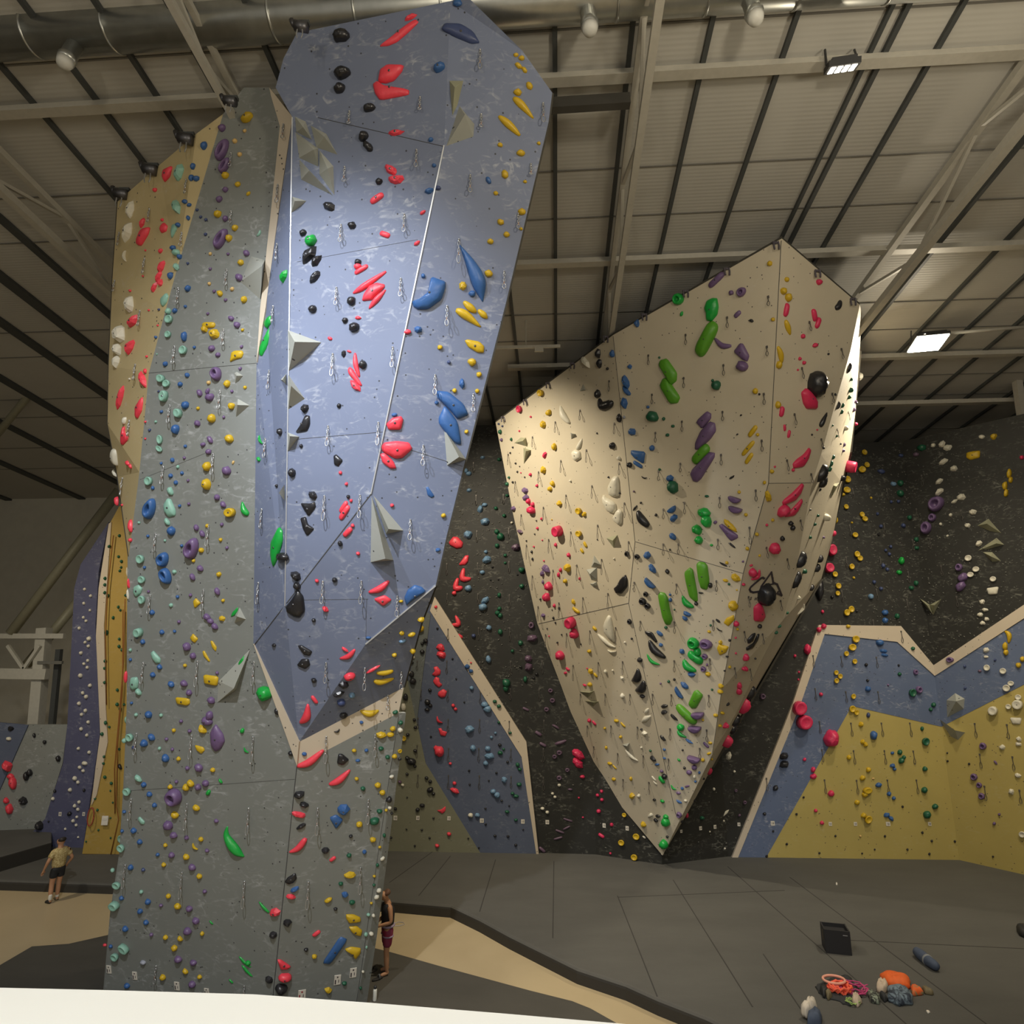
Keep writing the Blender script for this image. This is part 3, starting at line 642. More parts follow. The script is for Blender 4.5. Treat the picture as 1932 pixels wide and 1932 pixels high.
DATA = '''
@180 180 .20704
Wf 310 1035 160 75 95;Wf 282 1240 185 90 105;Ro 590 660 700 640 680 740 615 785 582 730;Rb 548 865 42;Ro 340 1310 400 1200 495 1200 480 1270 400 1365 345 1350;Rf 420 1160 100 48 -70
Ro 575 1175 610 1150 660 1190 650 1240 590 1250 565 1215;Rf 612 1135 40 30;Rb 598 1420 50 36 -40;Mf 755 700 160 85 -75;Mf 728 1010 150 80 58;Mo 680 1165 755 1160 740 1220 685 1300 665 1240
Bb 985 452 80 66 90;Bb 883 645 66 52 90;Bb 870 748 50 66;Bb 915 755 62;Bb 760 1183 46;Bb 820 972 54 42;Bb 858 1000 48 38;Nb 930 1045 30;Nb 962 1110 32;Nb 1010 1135 34;Bb 848 1118 52 36 60
Bb 705 1390 56;Bb 762 1468 54;Mb 730 1430 80 62;Mf 728 1560 72 56 60;Bb 680 1640 66 52 90;Nb 1007 1268 36
Rf 595 1555 125 62 -65;Rf 570 1650 115 50 -60;Rf 585 1705 72 56 90;Rf 530 1748 100 46 -60
Rb 320 1782 26;Rb 435 1648 20;Rb 458 1413 20;Wc 262 1465 110 46 80;Mo 570 1840 640 1795 668 1830 650 1890 605 1925 572 1890
Nb 845 1533 30;Bb 838 1757 62;Pb 1148 292 76;Pj 1140 500 215 115 -70;Pj 1165 640 160 95 -60;Pb 1180 855 56;Pb 1125 942 64;Pb 1180 1120 60;Pj 1128 1312 205 110 -60;Pb 1212 1447 32;Pb 1372 1437 72 56 40
Pb 1050 1583 34;Pb 1305 1658 95 62 40;Pb 1085 1788 36;Pb 1190 1865 36;Yb 1375 195 125 92 -30;Ob 1363 325 38;Ob 1275 418 50;Ob 1318 540 48;Yb 1178 727 72;Yb 1293 808 62 50;Yb 1397 897 46 34 -50
Yb 1110 1077 76;Yb 1268 1205 66 56;Yb 1213 1297 70;Ob 1050 1445 36;Yb 1320 1522 66 56 20;Ob 1042 1717 38;Yb 1130 1802 72 52 40;Ob 1250 1765 44;Yb 1350 1858 66 62 90;Mc 1490 1257 70 32 -60
~1240 530 130;~833 775 140;~497 1040 120;~1240 1060 120;~790 1255 130;~222 1255 120;~452 1490 140;~1200 1590 150;~760 1760 150;~180 1690 110;~1717 270 140;~1665 820 170;~1660 1355 160
@180 560 .20704
Wf 300 65 150 90 85;Rf 330 220 140 76 -45;Rf 305 455 150 76 -60;Wf 205 340 160 118 80;Wf 190 478 120 88 80;Wf 180 590 110 66 -70;Rf 425 755 160 62 60;Rb 458 678 46 30 90;Rf 220 915 230 52 -68
Ro 335 1000 430 910 438 960 425 1040 370 1110 340 1095;Wb 262 1130 72 36 -70;Ro 210 1250 230 1180 250 1180 255 1240 305 1270 300 1305 235 1350 210 1345;Wo 110 1480 130 1435 205 1385 250 1410 250 1450 205 1550 150 1530
Rb 300 1515 60 36 50;Rb 325 1545 46 30 80;Wf 178 1610 90 32 60 >25;Rb 203 1860 90 42 80 >40;Rb 248 1898 24;Rb 490 123 22;Rb 572 262 20;Rb 472 545 24;Wb 315 750 22
Nb 583 118 26;Mb 658 130 62;Bb 720 125 52;Md 668 203 82;Bb 823 90 36;Pb 1028 155 32;Pb 1232 195 72 46 30;Pb 1285 255 72 60 30;Ys 1025 255 160 55 5;Yf 985 290 80 70 10;Yf 1070 335 135 92 25;Yb 1343 303 36
Md 660 342 66;Bb 803 360 92 62 80;Bb 556 370 30;Md 798 485 84;Bb 905 462 34;Pb 1055 470 72 60;Pb 1113 528 56 46;Pb 1335 457 36;Yo 1200 590 1215 500 1250 485 1340 490 1358 520 1340 560 1260 570
Bb 643 612 50;Mb 562 523 20;Pj 1088 695 135 112 60;Pb 1322 655 40;Md 595 745 90 70 30;Md 645 790 82 66;Bb 840 715 54 42 30;Bb 777 798 50;Ob 1037 783 44;Yb 1195 793 70;Yb 1367 827 38;Md 622 905 105 82 100
Nb 578 862 24;Pb 945 877 76 50 50;Pb 1035 915 98 76;Pb 1020 860 60 42 -60;Pb 1247 863 34;Bb 812 988 82 70;Yb 940 1017 40;Yb 1235 995 70;Bb 605 1048 36;Md 752 1060 92 76 45;Pb 1172 1098 34;Yb 1053 1108 86
Pb 925 1152 66 56 30;Mb 553 1140 30;Bb 722 1208 82 92;Rb 458 1140 24;Rb 457 1293 22;Nb 497 1215 32;Md 585 1300 84 60 80;Md 580 1385 84 46 30;Pb 1040 1300 82 46 50;Pb 977 1348 56 46;Pb 1027 1412 60
Yb 1215 1293 96 76 15;Bb 822 1362 36;Bb 706 1488 46;Pb 813 1468 34;Bb 603 1518 30;Mb 755 1550 38;Ob 1258 1510 40 26 -60;Yb 1010 1545 86 92;Bb 690 1630 46;Bb 793 1607 38;Pb 1187 1585 96 86 20
Bb 737 1693 44;Pb 847 1673 32;Md 483 1678 84;Yb 1005 1710 105 102 30;Mb 678 1768 86 56 50;Bb 527 1742 38;Pb 1105 1827 66 56 30;Pb 1160 1893 76 50 40;Pb 855 1888 34;Bb 772 1905 36
Gc 1498 1305 92 36 60;Gb 1492 1480 52 32 50;Kb 1678 1228 62 50 90;Kb 1655 1722 36
Go 1520 230 1560 185 1600 170 1605 240 1560 290 1520 270;Go 1475 470 1495 410 1600 250 1603 360 1560 470 1510 540 1478 530
~410 130 140;~368 620 150;~1172 300 160;~725 455 160;~1587 675 170;~1138 860 170;~682 990 165;~314 1130 150;~1552 1295 170;~1078 1435 180;~622 1545 160;~252 1655 150;~1625 88 155
@180 940 .20704
Bj 480 108 205 120 -65;Mo 590 60 640 0 680 10 735 110 730 160 650 175 600 130;Gw 1325 35 30 1345 110 70 1400 150 60;Yd 1225 130 118 84 -5;Mb 650 215 76 46 45;Bb 685 300 88 82;Mb 400 222 36 26;Bb 482 345 34
Mb 637 385 28;Pb 1155 240 38;Yb 1022 252 42;Pb 917 270 62 50 60;Pb 970 325 72 46 50;Bb 790 433 34;Pj 860 470 215 138 -60;Yb 1145 378 40;Yb 962 475 54;Pb 1202 452 36;Yb 898 568 40;Md 407 555 84;Bb 452 632 34
Bj 600 565 145 118 -50;Bj 625 705 155 118 60;Mb 723 670 46 38;Pb 950 640 72 56 30;Pb 880 718 72 50 50;Yb 1122 695 52;Md 420 742 80 66;Pb 487 850 30;Mo 318 870 330 810 400 785 435 820 410 870 350 908
Md 420 925 72 76;Pb 1107 850 76 52 60;Yb 1167 930 38;Pb 870 883 36;Bb 752 898 36;Yo 875 940 910 910 965 955 905 1000 885 1005;Mb 693 975 44 36;Bb 513 1042 54;Pb 1012 1085 72 60 30;Pb 1043 1120 72 52 20
Pb 1083 1170 76 56 35;Yf 1150 1098 74 50 5;Pb 765 1125 36;Bb 612 1220 48;Bb 725 1212 34;Md 390 1225 94 82 -30;Nb 378 1272 36 18;Bb 437 1307 50;Yo 845 1275 885 1235 942 1280 900 1322 868 1310
Pb 827 1355 82 76;Pb 885 1438 62;Yo 1040 1305 1065 1300 1108 1355 1095 1400 1055 1365;Yo 965 1400 990 1390 1048 1480 1035 1495 975 1440;Mb 322 1382 34;Bb 322 1470 34;Mo 487 1410 520 1393 597 1460 590 1500 545 1515 495 1460
Bb 582 1540 52;Yb 820 1523 38;Bb 520 1612 52;Yo 960 1618 1135 1618 1110 1712 955 1705;Pb 1112 1590 36;Bb 685 1698 68 56 20;Pb 803 1690 74 60 10;Mo 290 1690 310 1640 385 1628 397 1670 380 1730 320 1762 292 1740
Mb 388 1768 78 52 35;Pb 850 1775 60;Yo 702 1825 870 1818 872 1865 840 1892 710 1888;Pb 1050 1845 76 66;Bb 333 1865 30
Rb 272 1630 110 36 -80 >45;Rb 330 255 125 46 85 >-25;Rb 322 380 42 >10;Wf 290 680 110 30 80 >-30;Rf 298 780 92 30 90 >25;Wb 297 880 92 26 90 >25;Gb 1532 1785 144 140 -20
Go 1212 1090 1240 1040 1312 985 1300 1035 1265 1070;Gf 1330 1490 150 46 -48;Go 1635 315 1680 262 1720 300 1720 390 1640 560 1580 635 1552 540 1570 400;Kb 1700 535 82 115 90
~553 325 170;~1033 250 190;~503 885 170;~988 835 190;~1520 100 180;~1490 770 185;~440 1500 180;~934 1485 210;~1448 1490 210
@180 1320 .20704
Mb 375 135 38;Mb 280 185 40 76;Bb 480 140 72;Mb 602 140 36;Pb 1035 150 70 95 20;Pb 1010 200 115 80;Po 1100 222 1170 310 1180 380 1115 470 1055 500 1015 450 1025 310 1060 260;Pb 785 195 38;Yb 718 277 40;Yf 965 275 98 72 30
Pb 862 285 40;Pb 652 358 36;Md 310 345 76 72;Mb 270 370 50 >20;Bb 507 345 70 60 45;Bb 437 402 74 68;Nb 353 437 44 32;Mb 588 443 36;Pb 705 452 36;Yo 892 420 990 430 1002 460 960 500 905 470;Bb 635 538 72 76
Yb 762 537 44;Pb 842 622 44;Pb 937 625 84 70 20;Yb 1073 638 48;Gb 1335 285 62 40 -50;Gc 1368 465 66 32 45;Gb 1142 740 52 26 50;Gb 1025 850 72 40 -50;Pb 743 745 36;Yb 685 792 48;Yb 862 765 74 60 30;Yb 820 805 74 64
Pb 930 800 62;Pb 1000 765 70 60 10;Mb 385 720 84 50 40;Bb 438 778 52;Bb 488 865 52;Bb 543 958 48;Md 285 840 76;Bb 268 1020 36;Pj 697 903 175 155 -45;Yb 915 990 78 56 15;Yb 720 1055 74 66;Mo 372 1090 400 1068 452 1110 440 1140 410 1145
Pb 655 1150 92;Pb 708 1240 72 62;Pb 835 1255 44;Yb 965 1268 46;Yb 642 1322 42;Yc 900 1345 76 40 50;Bb 345 1197 56;Bb 247 1195 36;Md 235 1270 72 76;Md 230 1355 72 70 45;Bb 400 1298 52;Bb 572 1410 38;Pb 690 1420 60
Yb 823 1437 60;Yb 628 1500 44;Pb 1022 1372 42;Pb 1105 1103 48 38;Pb 875 1532 72 60 15;Yb 943 1612 54;Bb 318 1532 56;Nb 440 1548 38;Pb 1000 1745 42;Yb 670 1785 48;Mb 162 1550 40 40 0 >30;Md 190 1695 84 66;Mb 423 1748 40
Bb 243 1805 44;Md 170 1880 98 80;Bb 475 1845 56;Yb 745 1887 62;Kb 1652 110 52 66;Kb 1778 492 52
Gw 1210 1150 26 1185 1240 70 1230 1330 105 1290 1400 100 1345 1440 30
~378 310 180;~880 325 190;~1440 340 230;~330 905 180;~838 950 220;~1400 990 225;~276 1505 190;~793 1575 210;~1362 1655 215
@180 1580 .17598
Pb 1003 770 74;Pb 708 725 44;Pb 1072 900 80;Bb 475 795 62;Bb 540 915 60;Bb 317 985 66;Pb 980 1010 98 86 -20;Pb 605 1038 46;Gs 1240 915 56 20 45;Yb 1150 1025 50;Yb 758 1065 58;Yb 905 1090 68 52 40;Yb 843 1190 70;Md 302 1195 125 84 35
Bb 170 1163 44;Md 205 1285 88;Pb 883 1315 84 76;Pb 1047 1348 80 66;Eb 508 1345 68 52;Yb 960 1440 68 52 45;Yb 718 1505 68;Yb 1122 1490 52;Pb 1030 1580 80;Bb 335 1595 64;Gs 1452 1545 60 24 45;Go 1530 1280 1560 1290 1672 1395 1640 1400 1560 1350;Gb 1640 1340 60
Go 1560 1370 1600 1385 1685 1500 1660 1500 1590 1440;Kf 1855 1530 96 82;Rb 105 1150 32 50 90 >30
~655 1375 165;~1600 1590 60
#148 1412 55 85;#425 1480 55 85;#877 1590 60 90;#1195 1645 55 60
@520 0 .2795
Kb 437 232 125 98;Kb 445 485 118 98;Kb 428 590 82 78;Ro 692 305 740 270 860 170 940 120 965 150 890 230 820 290 760 310;Rf 905 112 95 42 -20;Ro 680 540 685 440 740 408 860 430 850 480 800 545 740 558;Ro 630 530 660 510 720 560 910 620 912 660 700 672 655 610
Kb 627 722 88 66;Kb 588 915 72 76;Kb 622 985 105 52 50;Rf 808 890 115 46 5;Bb 1048 945 36;Bb 1070 1118 32;Rf 775 1142 115 52 40;Rf 808 1205 132 66 10;Kb 695 1223 52;Rs 680 1335 108 50 -30;Bf 1035 1285 62 46;Nb 1098 1268 38
Kf 355 1388 112 60 30;Kb 512 1518 62 52 30;Kb 182 1570 52;Gb 232 1620 92 80;Kf 215 1718 145 80 -45;Kf 270 1755 95 60 -45;Kf 258 1868 95 60 -45;Rs 735 1580 88 40 25;Rb 993 1435 44 26 -35;Rb 953 1640 48 28 -35
Kb 552 1768 50;Rb 550 1797 60 44;Rs 575 1817 112 38 -25;Bb 1225 22 72 50;No 1120 180 1140 130 1250 130 1340 200 1380 290 1320 300 1200 240;Bb 1100 450 84 72 -40
Yb 1622 373 34;Yb 1660 390 42;Yb 1640 440 58 38 50;Yb 1680 470 52 32 60;Yb 1715 578 62 42 70;Yw 1610 650 50 1660 700 62 1740 800 28;Yw 1510 775 42 1570 830 62 1650 915 42;Yb 1635 620 56;Yb 1515 980 36
Yb 1655 1030 62 50;Yb 1550 1175 64 50 90;Yb 1775 968 30;Bb 1437 1215 58 32 70;Yb 1683 1227 28;Yb 1485 1305 34;Yb 1663 1427 54;Yb 1520 1497 48;Yb 1560 1582 44;Yb 1452 1628 46;Yb 1655 1545 28;Yb 1440 1845 58
~977 660 100;~500 755 90;~953 1015 130;~468 1130 110;~443 1520 130;~870 1450 130;~1387 775 90;~1313 1185 130;~1236 1618 170;~1805 700 140;~1722 1110 80;~1637 1445 110;~12 1650 120;~1541 1835 120;~1380 340 150
@480 400 .22774
Rw 795 660 38 870 625 62 950 580 58 1100 500 46;Ro 875 728 880 680 930 600 1000 578 1080 600 1085 628 990 702 965 728;Rw 940 795 36 1010 720 60 1088 645 30;Kb 797 735 82;Kb 478 802 80 68;Kb 748 895 54;Kb 822 950 98 86;Rb 860 877 60 30 10
Rb 627 1048 50 28 25;Kf 735 1172 50 60;Rb 787 1155 46 20 20;Rw 822 1165 34 835 1260 52 878 1370 34;Rw 775 1285 36 800 1330 56 905 1445 34;Rf 832 1440 135 58 40;Kb 893 1262 70 76 90;Kb 703 1605 42;Kf 410 1625 76 82
Ko 315 1830 380 1750 420 1680 465 1690 470 1760 440 1815;Kb 208 1820 50 62 90;Gf 238 530 118 56 -62;Bb 1398 530 36 46;Bo 1305 745 1345 735 1440 660 1470 520 1590 560 1590 610 1555 720 1440 810 1350 815 1315 790
Bw 1715 265 24 1790 400 90 1850 540 130 1870 640 110 1888 750 20;Bb 1805 675 62;Bf 1358 970 70 60;Rb 1268 993 42 62 80;Yf 1730 612 70 76;Yw 1735 740 50 1790 790 70 1840 830 46;Yw 1670 810 60 1750 850 82 1880 950 32;Yw 1855 810 46 1900 850 60 1932 880 30
Yo 1740 1065 1770 1055 1870 1070 1912 1110 1905 1165 1850 1165 1770 1120;Yb 1537 1122 44;Nb 1612 1245 34;Yb 1805 1243 74;Yb 1862 1347 48;Bf 1722 1420 50 78;Yb 1657 1480 40;Yb 1845 1483 40;Yb 1757 1820 38
Bo 1510 1480 1610 1490 1740 1590 1785 1680 1690 1720 1620 1640 1510 1540;Bo 1525 1700 1575 1600 1690 1740 1725 1930 1680 1925 1600 1850 1525 1750;Bb 1510 1580 36;Bb 1160 1680 46 30
Ro 1092 1755 1145 1705 1215 1690 1235 1720 1215 1805 1110 1805
~720 110 150;~1243 22 155;~682 630 160;~1214 555 165;~162 780 150;~1594 782 180;~650 1178 180;~1147 1122 180;~125 1312 160;~1690 228 190;~1496 1352 180;~1812 1512 150;~612 1775 175;~1028 1745 185
@480 780 .22774
Ro 1055 270 1075 240 1180 228 1280 240 1312 295 1230 375 1170 380 1060 315;Ro 1040 335 1080 325 1155 400 1178 460 1130 465 1060 410;Ko 642 350 670 338 738 390 690 440 648 425;Rb 714 492 34;Rb 765 585 34;Kb 390 270 38;Kb 305 492 76
Kb 187 597 36;Kf 480 680 95 62 20;Ko 360 745 460 745 510 730 520 775 440 855 400 810;Ko 362 870 420 855 440 920 505 955 425 1020 385 960;Kb 780 690 38;Rs 735 775 122 42 -50;Rs 742 822 155 50 -50;Rb 802 722 32
Rs 770 985 115 46 -45;Rb 815 928 36;Kb 708 1080 44 48;Rb 860 1160 38;Rb 1140 760 36;Bo 1420 610 1440 605 1495 690 1470 705 1435 680;Yb 1565 845 42;Bf 1520 1130 46 34;Kb 228 1188 78 110;Kf 335 1350 102 78 20
Kb 348 1430 72 66;Ko 235 1620 290 1560 370 1450 415 1510 415 1640 360 1710 310 1710 240 1670;Rb 518 1385 38;Kb 663 1380 48;Rw 945 1495 40 1040 1455 62 1115 1380 40;Ro 985 1540 1080 1500 1140 1545 1065 1612
Rf 583 1625 62 52 50;Kb 493 1712 38;Bo 1240 1540 1270 1460 1330 1412 1390 1435 1422 1475 1300 1570 1258 1612;Yb 1215 1555 38 28;Bb 945 1858 42 26;Yf 1382 1712 62 52;Yb 1378 1785 58;Yb 1220 1818 42;Yb 1305 1835 64 38 -20;Lb 1225 1885 60 32 -10
~68 795 165;~610 110 185;~1028 80 190;~95 212 150;~582 685 205;~877 678 190;~1397 268 165;~1290 882 165;~40 1400 170;~568 1390 180;~887 1390 180;~1183 1515 170
@480 1180 .20704
Ko 388 190 430 180 530 235 500 285 440 280;Ko 370 380 430 305 500 295 510 360 455 412;Kb 182 178 46 32;Kb 540 503 52;Rf 820 220 78 36 35;Rw 765 322 30 855 285 52 925 205 34;Rb 868 470 82 105 70;Rf 1080 405 155 32 -32
Kf 815 550 92 76 20;Kf 770 632 102 56 -15;Nb 795 710 84 72;Lb 890 640 62 52;Rw 395 920 46 470 840 80 500 700 40;Rs 545 680 92 40 60;Yw 1112 428 48 1190 440 52 1270 425 50;Yw 1090 495 50 1150 525 62 1275 500 44
Yb 1275 265 46;Yb 1343 67 48;Ys 1438 88 72 40 -25;Yb 1515 30 66;Yb 1445 238 56;Yw 965 775 36 1050 812 76 1135 780 36;Kb 812 825 78 60;Kc 755 965 58 36 -30;Bf 975 883 36 38;Db 1282 790 56 40 -30
Rw 388 1300 56 500 1255 78 630 1120 52;Rw 682 1465 50 770 1420 74 870 1305 42;Ko 752 1265 765 1165 800 1165 866 1235 815 1290 770 1280;Bb 455 1170 44;Yb 908 1138 42;Bb 1020 1137 38;Bb 943 1230 44 32;Db 1153 1120 48;Db 1213 1197 46
Yb 1263 945 56;Yf 1155 1005 98 66;Yb 1240 998 72 50;Kb 205 790 52 70;Kb 330 1165 52;Db 988 1483 46;Yb 932 1395 42;Yb 1125 1460 60;Yb 1167 1527 56;Kf 410 1550 108 82 -30;Kf 455 1640 92 66 20;Rf 405 1730 132 62 20
Kf 425 1835 115 46 -40;Bf 810 1690 125 112;Bo 683 1745 745 1712 805 1770 800 1800 745 1885;Db 1140 1690 50;Db 1095 1790 92 78;Yb 957 1818 62;Kb 1375 655 50 66;Wb 1355 745 50 70;Db 1330 885 46;Wb 1332 955 52;Yd 1360 1030 52
Wb 1450 290 32;Kb 1440 340 30;Wb 1410 430 36;Kb 1560 140 46;Kb 1530 165 36;Kb 1530 240 46;Kb 1432 445 46 62;Kb 1440 510 66;Kb 1600 590 36;Kb 1575 700 60;Kb 1605 730 40;Kb 1575 768 52 32;Kb 1458 860 34;Kb 1468 930 36
Kb 1398 997 38;Kb 1465 1142 38;Kb 1395 1210 48;Kb 1425 1245 92 70;Kb 1463 1283 34;Yd 1325 1145 42;Yb 1275 1190 50;Kb 1323 1213 36;Kb 1570 1390 38;Kb 1602 1422 36;Kb 1600 1500 70 52 -30;Kb 1633 1533 36;Kb 1392 1355 32
Wb 1248 1375 36 52 90;Vb 1325 1425 36;Wb 1352 1455 34;Kb 1230 1590 56 62;Kb 1530 1640 52 38;Kb 1488 1680 48 40 -40;Wb 1230 1660 38;Kb 1250 1710 30;Kb 1285 1670 34;Kb 1392 1568 18;Kb 1633 1755 22;Kb 1527 1862 22;Yb 1200 1682 32
Rf 1697 200 88 62 20;Rf 1700 270 98 66 10;Ro 1610 450 1640 420 1630 380 1665 372 1700 410 1695 445 1650 465;Ro 1622 510 1650 465 1685 480 1690 520 1715 540 1680 568 1640 540;Ro 1665 640 1670 610 1720 578 1758 600 1740 650 1700 662
Rb 1812 730 38;Rb 1833 762 36;Rc 1680 865 80 44 50;Ro 1672 940 1700 935 1715 960 1758 970 1740 1012 1690 1005;Rf 1655 1120 52;Rb 1682 1150 92 102;Rb 1823 1437 38;Rf 1825 1508 88 56 25;Ro 1658 1690 1700 1680 1745 1642 1742 1690 1710 1722
Rb 1785 1258 32;Rb 1775 1900 42
~655 340 180;~1005 390 190;~1337 425 150;~1215 635 120;~655 1015 215;~1100 1000 190;~578 1665 220;~1038 1590 200;~1483 1095 100
@480 1520 .20704
Rw 318 445 34 400 395 62 470 280 66;Kf 648 415 78 72;Rs 713 490 72 36 -45;Kb 878 275 38;Db 863 450 46;Bf 1002 420 42 48;Yb 1080 315 58;Yb 1143 375 32;Ko 275 715 300 660 375 605 388 670 360 720 310 742;Bf 365 770 92 52 -40
Rf 330 835 102 56 20;Gw 38 880 20 80 930 34 130 980 30;Rf 180 980 125 76 -25;Yf 868 640 108 72;Db 787 708 44;Bf 825 818 62 66;Db 890 885 56 46;Yb 672 865 84 46 -35;Kb 740 938 38;Kf 300 1075 78 82;Kf 165 1185 88 72 -40
Rs 565 1170 92 40 -45;Yo 835 985 900 990 965 1030 975 1080 930 1090 860 1090 835 1030;Yo 860 1095 930 1090 985 1150 975 1220 930 1200 880 1150;Yo 820 1300 880 1275 970 1300 970 1360 925 1440 890 1370
Bo 620 1480 780 1160 850 1205 690 1505;Kb 472 1308 42;Yb 547 1370 48;Ro 208 1395 240 1395 335 1490 300 1520 235 1520;Rb 278 1575 122 92;Kf 125 1590 88 78;Kb 245 1680 108 112;Yf 672 1690 62 78 -60;Db 820 1615 44
Wb 1165 480 52 32 -40;Db 1120 540 32 46;Yb 1092 640 32;Db 1090 720 30;Wb 1135 770 52 42 -40 >-45;Wb 1113 830 52 42 -50 >-20;Yb 1065 885 30;Mb 1040 990 38;Wb 1082 1000 32 42;Mb 1015 1170 38 52;Wb 1065 1165 42 52 -50 >-20;Mb 1022 1290 22 36
Wb 988 1510 28;Db 965 1660 28 32;Db 1183 270 32 46 0 >-20;Kb 1245 290 26;Kb 1242 437 22;Kb 1463 365 22;Kb 1597 293 22;Kb 1527 220 22;Kb 1633 112 22;Rb 1665 365 42
~578 20 220;~492 695 220;~967 565 220
#757 1585 58 92;#900 1520 58 92;#433 1720 66 92;#1285 112 34 38;#1490 112 30 34;#1773 115 30 34
@920 660 .17598
Kf 1175 45 76 104;Kf 1188 145 72 102;Bf 1328 45 62 92;Wf 1040 135 155 72 40;Kb 1288 203 36;Bf 1525 180 62 52;Bf 1470 345 155 90 60;Bf 1480 445 145 62 40;Bf 1455 570 92 124;Yd 565 462 78;Qd 337 635 68 78;Yb 650 675 62 78 60;Qb 465 718 28
Yf 587 805 74 80;Kw 1135 530 70 1175 610 105 1300 580 95 1325 545 60;Kf 1170 475 82 88;Ww 755 600 34 800 700 84 895 785 60;Kb 1405 735 62 92;Eb 1465 722 36;Nb 122 795 26;Nb 162 818 26;Db 140 880 44 52;Pb 153 965 36 40
Qb 343 870 24;Db 258 960 32 38;Kb 272 1045 24;Kb 245 1105 24;Yb 710 1040 62 78;Qf 607 1130 88 46 -60;Kb 1175 895 24;Bf 1540 880 98 84 -10;Bb 1720 612 42 34;Db 1757 718 118 155 100;Db 1890 740 42;Bo 1505 1120 1515 1080 1705 1090 1675 1225 1560 1170
Bs 1605 1230 135 46 25;Kb 1517 1235 68;Bb 1758 1055 62 66;Kb 1333 1030 72 80;Wb 1410 1160 52;Ww 930 1070 40 975 1030 56 1020 955 34;Wo 870 1100 930 1070 1000 1090 1010 1160 930 1200 885 1180;Kb 303 1217 24;Kb 322 1307 24;Qb 358 1318 18
Qb 462 1337 38;Kb 400 1365 20;Db 232 1368 32;Kb 272 1418 28;Qb 532 1455 32 42 60;Yf 592 1290 70 82;Yb 692 1437 66 52 50;Yf 660 1492 68 56;Yf 762 1650 74 62;Yd 975 1728 76;Yf 1030 1765 52 72 40;Wb 890 1405 32
Wo 1250 1480 1340 1360 1410 1355 1415 1470 1400 1570 1340 1585 1260 1570;Wo 1188 1600 1215 1560 1260 1590 1340 1620 1385 1650 1385 1720 1340 1760 1260 1740 1200 1650;Wo 1310 1810 1370 1730 1410 1705 1455 1730 1440 1850 1400 1890 1325 1850
Pf 395 1510 88 58 5;Pf 405 1590 88 78;Qb 443 1622 54 62;Qb 488 1655 52;Qb 460 1720 104 88;Pf 280 1700 62 52 -20;Kc 1675 1370 76 28 10;Kb 1298 1365 24;Vb 1570 1518 28;Kf 1583 1695 92 26 -42
Kw 1595 1730 70 1640 1820 108 1730 1890 90;Kb 1807 1770 36;Kb 1645 1640 28;Db 1845 1283 38 28;Qb 582 1810 34;Yb 690 1820 18;Kb 526 1832 20;Qb 537 1912 32;Kb 1420 1535 24;Kb 345 1250 16
~1725 60 105;~1305 335 115;~992 650 110;~727 775 110;~483 935 110;~1360 790 120;~1763 480 105;~1800 890 110;~222 1120 120;~1060 1075 130;~787 1190 125;~1412 1215 135;~548 1310 120;~1833 1300 105;~298 1415 120;~1120 1460 140;~842 1560 140;~600 1690 130;~1468 1645 150;~1885 1710 105;~362 1770 120
@1180 440 .24845
Ps 685 355 172 52 -38;Pb 805 452 42;Pj 872 448 88 72 -30;Gj 390 500 102 92;Go 575 570 600 510 650 490 695 495 710 560 700 620 650 670 600 665 595 610;As 605 805 300 115 -58;Gb 428 612 42 26 -60;Ps 848 615 72 38 -38
Kb 958 665 42 26 10;Bf 82 685 52 64;Pw 660 800 34 730 855 46 815 855 34;Po 800 900 860 835 890 840 948 930 930 975 880 960;Pb 880 1010 108 86;Ao 222 1000 240 965 305 952 400 1060 395 1120 345 1155 290 1090
Ao 228 1160 260 1105 300 1095 425 1245 400 1290 330 1300;Db 685 1155 80 76;Db 663 1120 28;Db 258 945 22;Bb 35 1013 36;Yb 1093 230 46;Yb 1222 352 40;Yb 1205 440 56;Yb 1243 487 58 68;Qs 1228 582 108 46 -75;Yb 1122 655 36
Yw 1215 660 44 1240 715 50 1270 770 30;Qs 1440 622 98 46 75;Qs 1468 680 92 42 -65;Qb 1475 370 50;Kw 1590 570 44 1625 555 50 1650 510 44;Qb 1345 783 38;Qb 1445 850 36 56 70;Yw 1155 860 40 1185 920 52 1200 985 40;Yb 1170 1000 50 62
Qb 1322 953 30;Qb 1353 983 34;Kb 1540 917 20;Qb 1308 1038 20;Kb 1467 1145 200 160 90;Qo 1325 1210 1375 1175 1440 1215 1500 1280 1500 1340 1390 1335 1350 1290;Yb 983 1200 48;Kb 1018 1222 20;Yb 1162 1305 46 56;Qs 1192 1355 82 42 -80
Bb 172 1320 30;Db 200 1393 88 108;Db 292 1408 32;Db 362 1465 34 26;Db 320 1532 36 28;Po 515 1445 530 1420 620 1350 660 1370 655 1410 570 1490;Po 495 1650 500 1600 560 1500 640 1430 690 1440 698 1500 640 1570 530 1650
As 565 1680 205 80 -42;Po 455 1840 480 1800 640 1660 695 1665 690 1700 560 1870 520 1900 480 1895;Ys 963 1505 118 40 -48;Yb 1005 1530 30;Ys 928 1635 165 36 -45;Ys 935 1712 112 36 -50;Qs 1212 1478 52 24 80;Qs 1245 1525 62 28 -80
Kb 1415 1530 18;Qb 1455 1493 16;Kw 1480 1470 46 1505 1430 42 1550 1365 22;Qo 1258 1750 1290 1720 1370 1680 1420 1632 1445 1650 1420 1720 1370 1780 1270 1785;Qb 1270 1797 30;Yb 1108 1808 36;Yb 1057 1893 32;Qb 1133 1773 18
